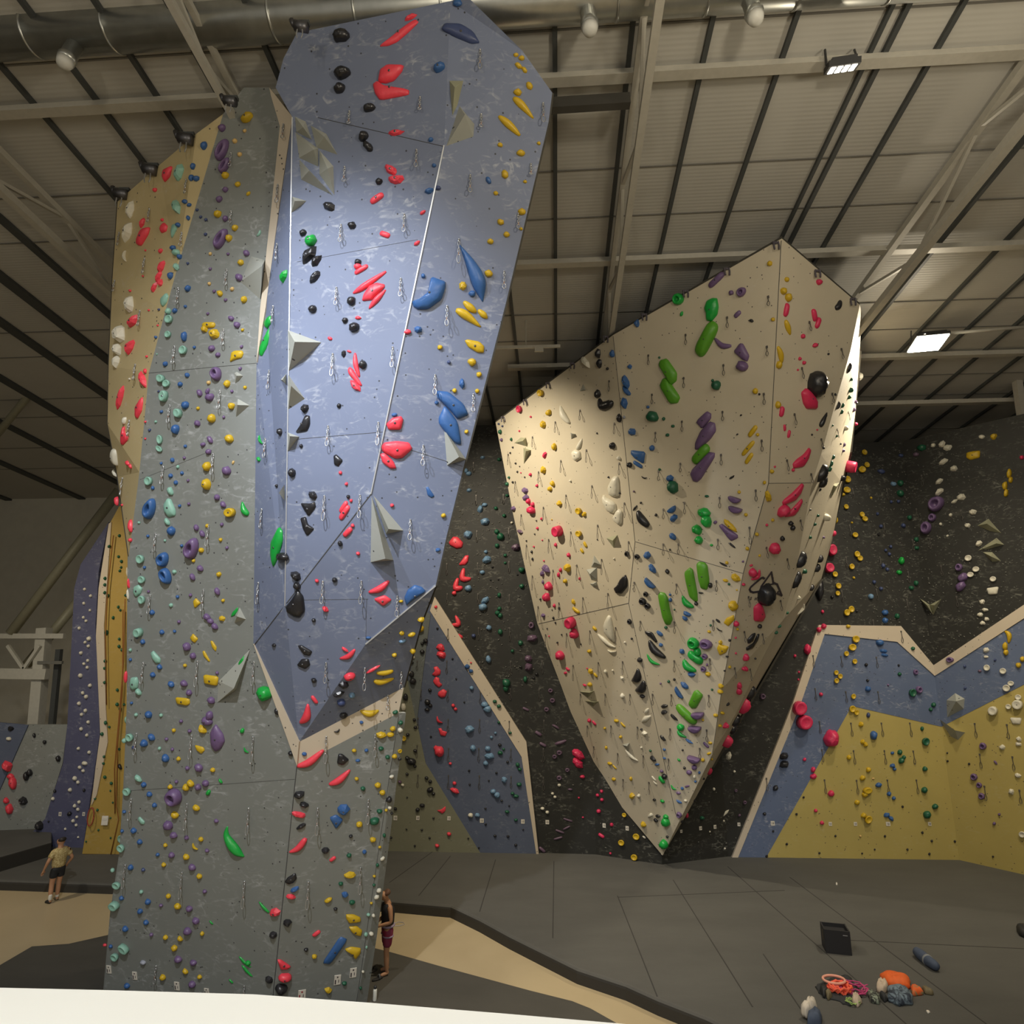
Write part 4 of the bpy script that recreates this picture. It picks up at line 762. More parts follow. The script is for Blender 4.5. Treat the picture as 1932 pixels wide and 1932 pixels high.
Bf 45 1508 64 56;Bb 200 1630 44;Kb 878 1382 22 14 -30;Kb 850 1528 22 14 -30;Kf 808 1855 62 20 -30;Kf 140 1857 52 20 10;Db 262 1793 28;Kf 1695 1020 80 34 90;Kf 1610 1310 74 34 95;Kb 1480 1820 140 76 92
Db 1703 1190 40 40;Db 1693 1245 32;Db 1645 1307 40 24 90;Db 1637 1357 40 24 90;Db 1573 1700 36 26 90;Db 1558 1750 48 26 90;Db 1545 1790 48 30 90;Pb 1730 1340 40 24 90;Pf 1740 1280 30;Pf 1657 1605 36 24 90;Pf 1650 1650 30;Wf 1780 1090 60 36 90
Qd 1680 1770 96 92;Kb 1750 1290 24;Db 1600 1540 22;Kb 1630 1600 18;Db 1710 1110 26;Wb 1665 1480 40;Kb 1500 1630 22;Kb 1640 1860 50;Db 1570 1460 18;Kb 1592 1225 22;Qb 1743 1450 30
~1085 482 80;~773 640 80;~458 772 75;~174 928 75;~1075 862 80;~1395 675 80;~745 1002 80;~443 1100 75;~1338 1025 80;~1638 880 80;~201 1225 75;~1052 1220 80;~738 1357 75;~430 1430 75;~1282 1375 80;~224 1518 75;~1036 1575 80;~727 1683 75;~418 1750 70;~1225 1725 80;~1408 1830 75;~1568 1220 70;~252 1808 75;~1485 1565 70;~1690 1360 60;~1605 1490 60
@940 960 .17598
Qd 637 240 114 120;Yd 862 267 78 66;Qb 468 105 36;Qb 423 212 34 48;Kb 393 270 20;Kb 412 125 18;Qb 475 335 20;Qb 385 405 22;Kb 305 342 20;Kb 362 460 28 36;Kf 372 540 28 36;Qb 492 557 22;Qb 620 385 36 48;Ys 930 385 74 36 55
Ys 895 450 64 34 50;Qb 760 495 44 52;Kj 1375 485 56 62;Kj 1483 515 68 56;Bf 1590 502 105 84 -25;Bf 1645 645 115 72 45;Bh 1628 793 150 100 40;Kf 1815 672 52 60;Kj 1577 918 62;Kj 1540 995 88 82;Kj 1595 1045 72 68;Pf 505 645 112 74 30
Pf 468 695 56 62;Yf 735 635 88 84 40;Yb 725 775 52 48;Qb 672 655 36 48;Qb 652 707 36 58;Qb 875 748 26 36;Qb 535 835 92 98;Qb 512 950 88 94;Pb 483 785 28 48;Kb 455 968 26
Ko 1190 870 1250 830 1320 740 1385 700 1405 750 1395 830 1300 920 1215 925;Yf 808 995 68 42 60;Ys 830 1090 115 40 25;Qb 605 1037 36 42;Kb 655 1065 26 42;Kb 580 1083 16;Pf 487 1142 56 44;Kb 595 1170 24 36;Kb 617 1222 18 30;Qd 777 1222 114 124
Qb 808 1345 104 114;Kb 527 1283 18;Qb 547 1365 20;Kb 683 1348 20;Kb 637 1433 24;Qb 658 1575 98 110;Ys 1030 1285 62 36 35;Wo 1105 1260 1130 1210 1190 1135 1225 1145 1240 1300 1235 1440 1150 1400 1100 1350;Ww 1030 1360 34 1110 1410 56 1190 1460 46 1265 1480 28
Wc 1215 1530 125 40;Yb 980 1525 56 40;Qs 742 1720 56 30 20;Qs 718 1762 48 30 -20;Yf 985 1745 72 58 30;Ys 1040 1785 62 32 45;Wb 1155 1742 42 46;Wb 1230 1732 28;Qb 955 1710 20;Kj 1403 1212 54 62;Kb 1435 1390 28;Wb 1360 1430 28;Kb 888 1450 20
Ao 1710 920 1740 890 1800 895 1830 940 1840 1100 1858 1190 1820 1260 1760 1270 1730 1180 1715 1040;Db 1800 1270 46 34;Bb 1845 920 32;Bb 1848 975 42 52;Ko 1562 1315 1660 1320 1710 1420 1690 1440 1640 1385 1565 1345;Bf 1728 1340 84 52 25
Bf 1745 1458 58 46 -30;Kw 1615 1415 62 1665 1520 98 1795 1595 60;Gw 1592 1560 24 1640 1640 44 1740 1665 24;Kf 1512 1625 62 62 40;Db 1830 1850 38;Kb 1890 1828 32;Pb 1743 1872 26;Wf 1330 1812 52 36 30;Yb 985 1880 62 46;Qf 928 1890 56 26 5
Db 65 75 46;Db 25 295 76 84;Db 75 500 44;Db 75 580 32;Db 248 655 64;Db 253 830 56;Kb 205 705 24;Db 10 925 42 52;Db 12 1070 48;Db 22 1145 52 56;Db 22 1320 52 62;Db 240 1440 52 58;Vj 352 1250 62 78;Vf 362 1390 115 84;Kb 152 1522 32
Vf 322 1605 88 72;Vf 325 1700 94;Db 290 1830 48 72;Db 85 1870 84 104;Kb 412 1772 36;Kb 380 1815 36;Kb 242 1695 32;Wb 145 150 34;Vf 185 410 98 82;Vf 230 245 84 42 15;Kb 1065 330 18;Db 1890 1080 24;Kb 1843 437 26;Wb 1245 535 26
~243 70 125;~485 5 120;~305 390 150;~543 330 150;~780 250 150;~1068 178 150;~1400 355 160;~845 605 160;~590 660 160;~368 720 150;~1110 545 160;~1178 910 170;~910 955 160;~653 1010 155;~430 1050 150;~1260 1275 150;~985 1310 140;~735 1340 150;~510 1350 130;~1335 1640 130;~1075 1650 140;~805 1680 150;~1460 790 100;~1525 1208 100;~1912 810 100;~1890 1215 110;~1888 1630 110;~113 210 110;~115 565 120;~120 920 130;~122 1275 130;~133 1635 130;~470 1630 130;~1770 380 110;~1775 15 100
@1180 880 .21739
Bf 380 105 88 60 -15;Db 405 183 104 122;Ph 945 275 122 92 12;Ph 952 362 134 96 10;Yb 988 222 34;Db 707 258 44 24;Bh 395 365 94 80 -35;Bf 412 450 104 56 -38;Bb 407 610 72 52 40;Gb 675 403 128 84;Gb 697 478 108 114;Gb 615 552 98;Gb 632 643 82
Pb 782 485 44 28 -30;Po 795 520 830 500 900 545 980 590 980 620 910 655 880 630;Yb 905 515 155 52 40;Kf 925 683 78 24 35;Gb 747 683 34 24;Yb 1047 420 36;Yb 1137 587 36;Yb 1060 712 36;Yb 1162 772 24;Yf 1245 265 118 52 62;Yb 1275 463 30
Qb 1225 507 28;Qo 1355 310 1370 285 1460 230 1550 155 1578 175 1560 240 1500 310 1370 335;Qo 1375 440 1440 380 1545 288 1562 310 1530 390 1480 445;Qb 1380 390 124 102 -30;Kb 1430 492 48;Kb 1448 530 44 48;Kb 1357 625 42 48
Qb 1300 718 104 98;Pb 1022 825 28 20 -30;Kf 850 850 84 22 20;Yb 882 835 34;Ao 610 850 640 825 700 830 722 860 725 1000 690 1085 630 1080 612 1000;Ao 507 920 570 870 600 890 618 1100 612 1180 580 1190 530 1150 510 1000
Gw 490 1125 30 520 1190 66 595 1220 40;Kb 617 1190 40;Kb 740 1030 42 50;Kb 655 1097 52 16;Qb 1110 925 76 80;Qw 1160 895 24 1155 960 40 1085 975 30;Qb 1090 857 38 18;Qb 1022 1022 38 28;Yf 950 970 100 72 20;Yf 870 990 62 30;Db 900 1022 26
Yb 967 1072 18;Yb 928 1212 94 98;Yo 835 1370 870 1320 950 1280 950 1330 880 1400;Kf 805 1340 56 26 30;Kc 812 1418 60 20 25;Bf 530 1282 88 46 15;Bf 515 1322 62 42 20;Db 740 1378 24;Yb 728 1432 38 28;Qb 965 1368 48 52;Yb 970 1410 28
Qo 1100 1215 1150 1182 1190 1205 1250 1320 1225 1372 1130 1350;Kb 1232 1122 190 165 90;Kb 1160 1385 40 42;Ko 1055 1500 1100 1455 1140 1450 1120 1530 1070 1545;Ko 1045 1570 1120 1540 1150 1460 1175 1460 1170 1510 1120 1595 1055 1602;Qb 1050 1660 56 68
Qb 1035 1752 42 40;Qb 955 1485 20;Qb 957 1620 20;Kb 1125 1665 18;Gj 578 1540 114;Pj 688 1547 124 94;Gb 622 1612 72 76;Gs 600 1665 160 82 30;Gw 505 1680 50 530 1745 78 615 1775 46;Pj 683 1652 58 52;Pj 672 1762 54;Bf 570 1810 84 48
Bf 488 1610 52 50 -20;Yo 780 1590 810 1540 850 1550 905 1560 870 1620 800 1658;Yf 825 1525 42;Yb 718 1800 52 42;Yb 902 1738 28;Kb 883 1650 32 18;Kb 905 1508 28;Kb 862 1773 26 16;Pb 710 1720 26;Yf 825 1910 58 46;Qf 992 1905 42 62;Bf 510 1905 84 52 40
Kb 1508 810 150 84 92;Kb 1475 980 150 66 92;Kb 1680 800 70 50 100;Kb 1655 880 80 50 100;Db 1545 910 60 44;Db 1665 425 34 28;Db 1638 500 34 30;Db 1597 615 40 30;Wb 1730 440 70 84 90;Kf 1600 375 26;Kb 1685 200 36 22 90;Pb 1715 615 24 34 90
Qd 1790 725 92 104;Qd 1765 880 98 88;Qb 1805 583 34 54;Ww 1490 1190 22 1530 1230 44 1470 1300 22;Db 1400 1270 34 24 -40;Db 1335 1385 36 20 -40;Db 1305 1440 36 22 -50;Kb 1610 1050 60 40 110;Kf 1765 860 36;Wf 1500 1140 40
Qb 1583 1590 68 92;Qb 1470 1645 30;Qb 1505 1785 22;Qb 1500 1850 22;Kb 1700 130 70 130 10
~287 45 90;~480 0 50;~513 315 95;~328 375 85;~818 272 90;~1132 208 95;~333 672 90;~460 675 90;~803 635 90;~1078 530 140;~1222 705 90;~1403 805 90;~440 1022 90;~790 995 90;~1066 1132 90;~1344 1165 90;~80 1005 90;~132 1345 90;~428 1350 90;~763 1338 90;~1030 1435 90;~1187 1455 90;~428 1685 90;~733 1672 90;~946 1750 90;~1080 1760 90;~1517 468 90;~1612 62 90
@1040 1260 .21739
Yb 340 30 58 42;Yb 380 65 52 28 45;Qb 120 45 38;Yb 335 138 52 42;Qf 293 150 48 20;Wb 475 28 38;Wf 618 90 52 28 20;Kw 665 135 40 740 90 78 760 5 40;Kw 697 218 40 780 185 76 815 108 44;Kb 795 245 52 36;Wf 620 240 48;Bh 1110 215 120 60 60;Bh 1152 175 130 70 55
Db 1020 118 36 28;Kb 1072 100 28;Yf 1465 165 62 48;Yf 1463 210 62 42;Db 1397 188 24;Ao 1160 340 1240 200 1280 183 1330 230 1240 370 1190 380;As 1165 410 235 86 42;Ph 1265 400 125 100 -10;Ph 1240 520 125 100 -5;Gb 1120 520 72 64
Gw 1095 545 24 1115 580 40 1175 602 22;Kf 980 335 78 36 -20;Kf 975 390 68 42 -20;Kf 1062 432 84 32 40;Bf 1195 640 84 28 30;Kf 965 612 72 32 45;Ww 795 410 20 825 375 34 850 350 16;Ww 760 490 20 815 445 50 875 410 24;Kb 785 533 24
Wf 805 570 58 42;Yb 568 458 52 30;Ys 620 495 62 20 40;Yb 605 598 32;Qb 335 455 38;Qs 370 480 52 24 45;Yb 468 523 26;Yb 480 692 26 36;Yb 510 828 52 26;Ys 548 862 52 16 40;Yb 545 965 46 28;Ww 630 720 14 690 770 34 760 805 16
Wb 785 690 24;Yb 695 960 30 42;Yf 698 1115 52 58 40;Wb 762 1108 36 32;Kf 880 790 68 42 40;Bf 982 708 36 26;Bf 983 783 36 22;Bf 920 838 56 22 -15;Db 862 718 28 22;Kb 978 945 52;Gs 955 975 78 38 50;Kb 1142 713 22;Gb 1110 798 36 22 30
Ph 1235 785 122 96 8;Pb 1240 868 52;Pb 1200 905 52 42;Kb 1158 867 28;Yb 1318 798 36;Yb 1370 742 48 24 -25;Ps 1342 672 68 28 45;Yb 1380 650 42 24;Yb 1428 410 48 32;Yb 1480 388 38 28;Yb 1460 500 36 26;Yb 1318 452 24;Kf 1530 315 42 20 -35
Qf 1518 503 68 42 -35;Qb 1637 160 42 72;Qb 1632 205 42 62;Qb 1662 325 92 135;Kb 1722 215 124 66 100;Kb 1595 450 110 70 110;Qb 1510 630 90 112;Kb 1570 530 90 58 110;Qb 1370 895 38 68;Pb 960 895 36 28;Gw 1040 1015 14 1055 1048 24 1088 1056 12
Ps 1178 1030 56 18 -25;Bf 1138 1045 34;Pf 1105 1085 48 28;Bf 1110 1160 68 26 25;Wb 1168 1150 36 28;Wb 1245 945 26 36;Bb 1287 908 26;Bb 1253 985 26;Ws 888 962 58 18 45;Ws 900 1000 48 16 40;Gb 967 1155 28 48 100;Kb 897 1143 36 24
Wf 862 1278 68 32 -35;Kb 927 1285 52 26;Kb 910 1320 48 32 30;Gb 997 1290 52 42;Gb 987 1340 88 82;Pj 1105 1280 52 58;Yf 795 1362 58 52;Qb 1175 1280 32 52;Gb 970 1535 88;Kb 1010 1465 28;Kb 1410 840 24;Kb 1320 960 22;Kb 1240 1150 26;Kb 1130 1330 26;Yb 1390 790 24
Qf 235 755 122 78 35;Qf 228 830 124 72 50;Qb 270 945 42 32;Vj 68 738 50;Vj 27 772 42;Vj 138 888 42;Vj 67 957 48;Wb 70 1018 32;Wb 32 1120 30;Wb 12 1090 28;Qb 438 1072 34;Qb 403 1105 34;Qb 440 1143 36;Qb 413 1243 42;Qb 240 1127 20;Qf 525 1360 38
Qs 433 1458 62 32 30;Yd 738 1465 64 58;Yd 608 1518 58;Yd 720 1645 62 58;Wb 808 1470 38 20 35;Yd 633 1277 42;Qb 275 1297 20;Qb 515 1610 24;Vs 145 1322 86 18 20;Vs 133 1390 72 18 -30;Vs 75 1422 82 20 22;Vs 60 1480 82 20 -18;Vb 165 1055 42 20
Vf 80 650 110 34 -20;Vf 40 510 80 24 30;Wf 1545 765 62 78;Wb 1588 900 28;Wo 1480 1300 1510 1240 1545 1230 1530 1265;Wb 1410 1052 26 32;Wb 1497 1328 20;Db 1307 1302 48 36;Vj 1603 1067 30;Wb 1505 1568 20;Vj 1680 1170 38;Vb 1632 1280 28;Wb 1375 1422 18
Qb 1665 5 36;Vj 1835 250 60
~255 230 90;~470 230 90;~685 232 90;~880 230 90;~1043 235 90;~1368 240 90;~315 505 90;~520 505 90;~750 515 90;~1032 530 90;~1350 540 90;~370 685 90;~578 745 90;~800 765 90;~1018 793 90;~443 950 80;~625 970 90;~850 995 90;~1595 5 90;~1725 10 90;~1290 700 80
#460 1368 28 34;#660 1392 28 34;#1295 1392 26 30;#1420 1380 26 30;#1628 1358 24 28;#1128 1418 20 24
@1400 660 .27536
Yd 838 702 42;Yd 855 788 42;Yd 822 820 60 46 -15;Yd 722 888 52 48;Yd 718 960 58 44;Yb 690 992 36 26;Yd 713 1075 38;Yd 822 1128 40;Yd 842 1158 46 36;Yd 775 1268 46 36;Yb 645 1165 36 52;Yd 788 1400 46;Yd 808 1428 46 38;Yd 752 1485 42
Yd 637 1538 42;Yd 660 1617 44;Yd 655 1668 36;Yd 748 1777 48;Yd 718 1800 48;Yb 765 1562 22;Yb 883 1015 20;Yb 727 1895 36 26;Yb 752 1185 18
Wf 1365 645 66 42 -25;Wf 1403 668 72 42;Wf 1375 765 72 38 -25;Wf 1448 812 64 40;Wf 1347 900 70 38 -25;Wf 1347 972 68 42 -30;Wf 1500 1008 68 46;Wf 1455 1040 52 26 -20;Wf 1577 1110 60 40;Wf 1540 1203 48 36;Wf 1618 1328 54 42 -15;Wd 1550 1427 54 42
Wd 1603 1503 54 38;Wd 1565 1540 52 36;Wd 1720 1570 50 36;Wo 1665 1632 1760 1622 1750 1675 1682 1678;Wf 1643 1727 48 34;Wf 1663 1782 48 30;Wf 1630 1815 48 30;Wf 1675 1845 44 28;Wf 1645 1873 48 30;Yo 1525 700 1580 690 1630 690 1632 740 1560 755 1528 735
Yf 1720 592 52 44;Yb 1828 845 38 70;Yb 1838 890 34 46;Yb 1800 930 40 60;Yb 1808 980 36 56;Db 1228 668 68 48;Vb 1190 715 46 32;Nb 1087 725 38 28;Nb 957 832 62 32;Lb 1040 918 46 32;Db 1088 912 46;Db 1087 982 58 48;Nb 1020 1042 26;Nb 1070 1040 28
Pj 1318 1055 125 105 -20;Pj 1297 1148 62;Pj 1252 1218 84 90;Pj 1480 1490 58;Pb 1508 1560 84 62 -30;Pb 1495 1620 84 60 -30;Db 1197 1300 36;Db 1195 1358 38 26;Gb 1095 1445 46 52;Gb 1080 1525 46 32;Db 1190 1600 38;Db 1157 1632 42 32;Bb 983 1800 58 38;Bb 983 1855 44
Nb 927 1125 26;Nb 950 1210 30;Nb 1103 1205 34;Lb 885 1690 42;Nb 950 1637 32;Nb 903 1592 32;Nb 1017 1350 28;Nb 983 1375 26;Nb 1008 1400 28;Nb 965 1480 34;Nb 993 1505 30;Db 1145 1150 36;Qb 1918 738 34;Kb 935 1265 24;Wb 1640 595 50 30;Db 1065 1825 40
Wb 1430 1132 28;Wb 1362 1195 24;Wb 1310 655 34;Kb 785 1790 20;Wb 1408 1275 20;Qb 550 1795 26;Kb 615 1695 26;Kb 535 1640 150 66 95
~755 950 70;~990 955 70;~1230 860 70;~1195 1090 70;~1500 1100 70;~735 1200 70;~970 1190 70;~1165 1300 70;~1285 1290 70;~710 1420 70;~942 1420 70;~1365 1480 70;~680 1650 70;~918 1640 70;~1135 1520 70;~1125 1710 70;~1470 1690 70;~895 1850 70;~668 1860 70
@1360 1160 .29607
Qb 658 73 38;Qb 628 95 38;Qb 552 225 52 74;Yd 860 155 54 46;Yd 838 207 58 44;Yd 800 247 36;Yd 853 297 36;Yd 735 368 34;Yd 760 392 36;Yd 737 420 36;Yd 845 520 36;Yd 838 600 48;Yd 865 622 38;Yb 810 76 36 24;Yf 897 700 40;Yf 907 810 36;Yf 925 828 36
Yb 815 908 34;Yb 943 988 36;Yb 905 1040 38;Yd 935 1120 68 42;Yb 920 1145 42;Yb 870 1197 36;Yb 912 1280 38;Yd 940 1305 54;Bb 1017 177 62 42;Bf 1040 230 62 24 5;Bf 1047 257 58 24 10;Bb 940 472 44 36;Bb 978 770 54 58;Nb 938 640 30 36
Bf 1098 962 46 30;Bb 1105 982 28;Bb 1008 1085 48 32;Bb 1070 1140 32;Bb 1100 1168 28;Bf 1060 1278 52 32;Bf 1088 1300 48 28 40;Bb 1092 880 28 20;Dd 1222 497 54;Pj 1265 478 52;Pj 1243 365 38;Pj 1455 287 58 36;Db 1222 215 30;Db 1137 377 28
Db 1353 573 34;Db 1335 603 30;Dd 1306 808 54;Db 1280 725 26 32;Db 1143 877 36;Db 1165 907 30;Db 1153 930 44 40;Db 1303 983 36;Db 1300 1117 44;Db 1368 1223 46 36;Db 1318 1275 58 52;Pj 1665 838 52;Pj 1608 1035 52 48;Pj 1642 1087 42;Pj 1657 1157 48
Pf 1752 942 36 16 50;Pb 1743 1330 26;Pb 1775 1272 22;Qd 500 595 98 94;Qd 533 685 108 94;Qb 710 790 112 110;Qb 705 1140 48 40;Qb 590 988 34 36;Qb 592 1030 46 38;Qb 637 507 28;Qb 532 922 26;Qb 603 1247 28;Qb 643 1325 32 24 30;Kf 405 900 64 52
Kf 408 955 74 52;Kf 350 1105 36 42 50;Kb 277 1268 24;Wd 1890 573 78 64;Wd 1733 612 68 60;Wd 1695 337 46 40;Wd 1798 358 48 38;Wd 1848 437 46 32;Wd 1820 467 54 44;Wd 1895 525 46 36;Wd 1832 585 40 34;Wo 1835 655 1920 655 1910 698 1850 698
Wf 1793 845 44 36;Wf 1897 793 38;Wf 1893 825 50 28;Wf 1890 1025 48 32;Wf 1848 1128 44 38;Wd 1920 1400 48 42;Wf 1688 225 46 38;Wf 1690 268 36 20;Yw 1800 100 14 1835 130 38 1830 180 24;Yb 1810 200 38 56;Yb 1815 240 40;Yb 1920 283 36;Yb 1895 322 40
Kb 730 1408 16;Ob 888 1410 16;Kb 1045 1410 18;Kb 1283 1387 18;Kb 1343 1440 18;Kb 1490 1443 18;Kb 1188 1495 18;Kb 980 1495 14;Kb 628 1517 16;Kb 900 1520 14;Kb 1328 1523 18;Kb 1067 1575 18;Kb 1735 1540 16;Kb 420 1460 18;Kb 292 1537 20;Kb 333 1378 16
Kb 1157 1222 18;Kb 527 1163 16;Kb 482 1270 18;Kb 1445 932 18;Kb 1583 950 18;Kb 1443 880 14;Kb 925 318 26;Kb 935 418 22;Nb 1555 328 22;Nb 1557 467 20;Nb 1748 288 20;Kb 1132 322 18;Ob 970 1043 22 12;Pb 1065 447 18;Vb 1650 358 30 18
~755 38 70;~968 38 70;~1148 105 70;~587 260 70;~765 265 60;~990 270 60;~600 470 70;~795 490 60;~1000 490 70;~627 680 70;~828 690 80;~1022 690 80;~1203 690 80;~643 860 70;~845 866 80;~1041 866 80;~1225 868 80;~660 1052 80;~864 1055 80;~1060 1053 80;~1245 1053 80;~1618 693 80;~1823 700 80;~1650 888 80;~1858 905 80;~1680 1092 80;~1903 1118 80;~290 1042 70
#330 1328 24 26;#697 1332 20 22;#857 1332 20 22;#1065 1332 26 24;#1330 1332 20 22
@740 780 .18634
Lf 915 445 48 36;Lb 750 580 42 58;Lb 775 610 58 48;Lf 778 778 52 48;Lf 890 965 64 78;Lb 935 925 58 42;Lf 940 1090 98 88;Lf 765 1220 88 98;Lf 952 1480 94 84 -20;Lb 948 1400 42;Lb 912 1608 52 42;Lb 768 1768 72 62;Lf 938 1890 94 62 -30
Db 1083 468 44;Db 1168 713 42;Db 1163 832 38;Db 1183 650 32;Db 1050 962 42;Db 1133 1042 42;Db 1057 1198 50 52;Db 1098 1250 70 78;Db 1062 1340 48 52;Db 1143 1440 42;Db 1143 1515 32;Kb 1015 1557 26;Db 1077 1840 48
Ro 565 1300 610 1240 660 1245 720 1310 710 1360 650 1370 580 1330;Ro 668 1535 735 1435 775 1435 770 1500 740 1535;Rw 720 1565 50 710 1670 64 800 1675 46;Rw 660 1665 50 640 1765 62 715 1765 60;Rb 627 1820 50;Kb 995 1685 20;Kb 1075 1682 20
~823 500 100;~850 830 100;~1125 820 100;~857 1190 110;~1180 1160 110;~553 1520 110;~865 1515 110;~1183 1500 110
@700 1120 .2795
Rw 540 208 22 590 205 36 567 148 24;Rf 597 285 58 26 25;Lb 770 50 64 50 -30;Lb 753 90 58 50;Lb 795 230 38;Nb 693 285 32;Lb 792 443 38 48;Bf 650 493 36;Bf 675 523 34;Lb 678 638 32;Lb 765 750 52 42;Lb 785 780 58 46;Lf 663 920 70 52 -20
Lb 687 1045 42 46;Lb 787 1047 42 36;Lf 797 1100 70 48 -20;Lb 775 1145 36;Lf 900 1258 38 46;Lb 825 1337 38;Lb 850 1362 42 46;Wb 672 1495 36;Lb 718 1495 34;Db 863 95 36;Db 853 130 36;Db 873 155 36;Db 873 255 34 44;Db 910 595 52 42;Db 910 640 36 48
Db 1010 330 34 46;Db 955 387 26;Db 1042 578 32 48;Db 835 728 30;Db 863 760 30;Db 863 868 22;Db 873 1075 36 30;Db 895 1050 22;Db 990 1155 28 36;Db 1005 1185 28;Db 1000 1288 36 30;Db 955 1348 28;Db 978 1367 36 26;Db 918 1472 32 26;Db 978 1527 28 22
Db 940 940 22;Vj 1210 655 34;Vj 1223 722 38;Vj 1183 782 36;Vj 1268 1075 38;Vj 1237 1103 34;Vj 1323 1190 36;Vj 1268 1243 36;Wb 1270 1290 28;Wb 1225 1347 26;Wb 1242 1372 26;Wb 1158 1450 28;Wb 1190 1475 28;Vs 1130 945 52 24 35;Vs 1160 1020 52 22 30
Vs 1045 780 48 18 25;Vs 1155 1730 58 22 45;Rb 438 90 24;Kb 448 235 18;Kb 550 440 16;Kb 575 575 14;Kb 630 733 14;Kb 663 1195 18;Kb 847 1210 18;Kb 795 1262 14;Kb 667 1288 16;Kb 883 1398 18;Kb 933 1432 14;Kb 773 1450 16;Kb 1060 1090 14
Kb 775 1557 18;Kb 838 1635 22;Kb 925 1638 20;Kb 978 1697 22;Kb 728 1715 14;Kb 657 1652 14;Kb 1027 1592 14;Rb 675 467 14;Kb 405 965 16;Kb 240 1590 14;Lb 840 940 20;Lb 813 970 22;Kb 870 1022 26;Kb 922 1137 20
#748 1532 26 26;#1025 1538 24 26;#1190 1542 24 26
~515 0 70;~722 0 70;~935 5 70;~726 230 75;~937 230 75;~520 240 70;~735 460 75;~943 455 75;~1157 450 80;~512 455 75;~312 455 60;~339 650 65;~519 650 75;~738 665 70;~940 640 75;~1135 645 75;~318 840 65;~521 850 75;~733 850 80;~933 862 80;~1167 855 90;~523 1045 80;~727 1045 80;~944 1050 70;~1163 1045 80;~317 1225 75;~523 1228 80;~731 1230 80;~945 1235 70;~1163 1240 80
@0 880 .19157
Db 1178 683 36;Db 1077 788 36;Db 1170 890 34;Db 1198 937 36;Db 1195 995 30;Db 1182 1028 32;Db 1037 1103 38;Db 1035 1167 38;Db 1033 1243 36;Db 1063 1273 40;Db 1167 1385 34;Db 1187 1415 30;Db 1117 1490 36;Db 1053 1635 44 52;Db 1177 1700 34
Db 1175 1772 38;Db 1207 1807 42;Db 1240 1270 34;Wb 838 1210 36;Wb 897 1275 38;Wb 830 1348 34;Wb 890 1417 32;Wb 825 1488 34;Wb 853 1522 34;Wb 785 1593 38;Wb 878 1697 58 42;Wb 843 1732 36;Wb 875 1770 38;Wb 803 1838 42
@0 1200 .26906
Wb 618 172 24;Wb 592 195 26;Wb 615 220 26;Wb 567 277 34;Wb 635 347 32;Wb 583 398 28;Wb 608 425 32;Wb 557 472 32;Wb 603 522 32;Wb 575 550 28;Wb 622 603 28;Wb 572 650 30;Wb 612 695 28;Wb 553 788 28;Wb 628 815 28;Wb 590 893 50 30;Wb 562 920 28
Wb 587 945 28;Wb 528 997 34;Wb 550 1025 28;Wb 495 1078 32;Wb 557 1163 28;Wb 527 1190 30;Wb 550 1215 28;Wb 542 1268 24;Wb 515 1295 28;Wb 538 1325 24;Wb 460 1352 20;Wb 550 1410 18;Kb 592 1080 24;Kb 490 1245 44 30 -30;Wb 375 1140 30
Db 740 175 28;Db 737 225 28;Db 735 325 26;Db 825 378 26;Db 823 478 30;Db 845 508 28;Db 872 480 22;Db 742 608 30;Db 768 637 22;Db 717 687 28;Db 837 793 22;Db 730 845 22;Db 727 893 24;Kb 843 915 46 28 60;Db 737 988 28;Db 782 1032 26;Db 775 1085 16
Db 668 1140 20;Db 792 1167 16;Db 685 1220 22;Db 777 1275 16;Db 692 1360 18;Db 777 1415 16;Db 605 1440 16;Rf 40 915 95 84;Rb 70 985 58 42;Rb 85 1030 62 92;Rb 40 1155 48 42;Rb 60 1215 62 74;Kf 72 650 52 36;Wb 62 720 46 28;Kb 242 695 28 36;Kb 315 743 32
Kb 405 860 40 46;Kb 180 985 48 62;Kb 205 960 46 52;Kf 155 1160 74 62;Kf 265 1335 78 68 -30;Kb 388 1087 26;Kb 343 1300 16
#423 1248 22 26;#588 1248 20 24
'''
parse(DATA)
# drop double readings from overlapping blocks, resolve the wall under each hold
FAM = dict(B='B', N='B', L='B', E='B', G='G', D='G', A='A', M='M', Y='Y', O='Y', R='R', Q='R', P='P', V='P', K='K', W='W')
kept = []
for d in HOLDS:
    dup = False
    for e in kept:
        q = math.hypot(d['x']-e['x'], d['y']-e['y'])
        if q < .32*max(min(d['l'], e['l']), 4) and FAM[d['c']] == FAM[e['c']]: dup = True; break
    if dup: continue
    h = None
    for k in (0, 4, -4, 8, -8, 14, -14, 22, -22):
        h = hit(d['x']+d['sh']+k, d['y'])
        if h: break
    if not h: continue
    p, n, ph = h
    if d['sh'] or k: p = on(d['x'], d['y'], (p, n))
    # chips in front of an edge sit on the nearer wall
    d['p'], d['n'], d['ph'] = p, n, ph; d['size'] = math.sqrt(d['l']*d['w']); kept.append(d)
HOLDS = kept
NUMW = 'topmost,second highest,third highest,fourth highest,fifth highest,sixth highest,seventh highest,eighth highest,ninth highest,tenth highest,eleventh highest,twelfth highest,thirteenth highest,fourteenth highest,fifteenth highest,sixteenth highest,seventeenth highest,eighteenth highest,nineteenth highest,twentieth highest'.split(',')
def sizew(s): return 'tiny' if s < 6.2 else 'small' if s < 10.5 else 'medium' if s < 17 else 'large' if s < 34 else 'huge'
FTN = dict(b='round foothold', f='angular foothold', s='bar foothold', j='ring foothold', d='dish foothold', h='half moon foothold', c='crescent foothold', w='curved foothold', o='flat foothold')
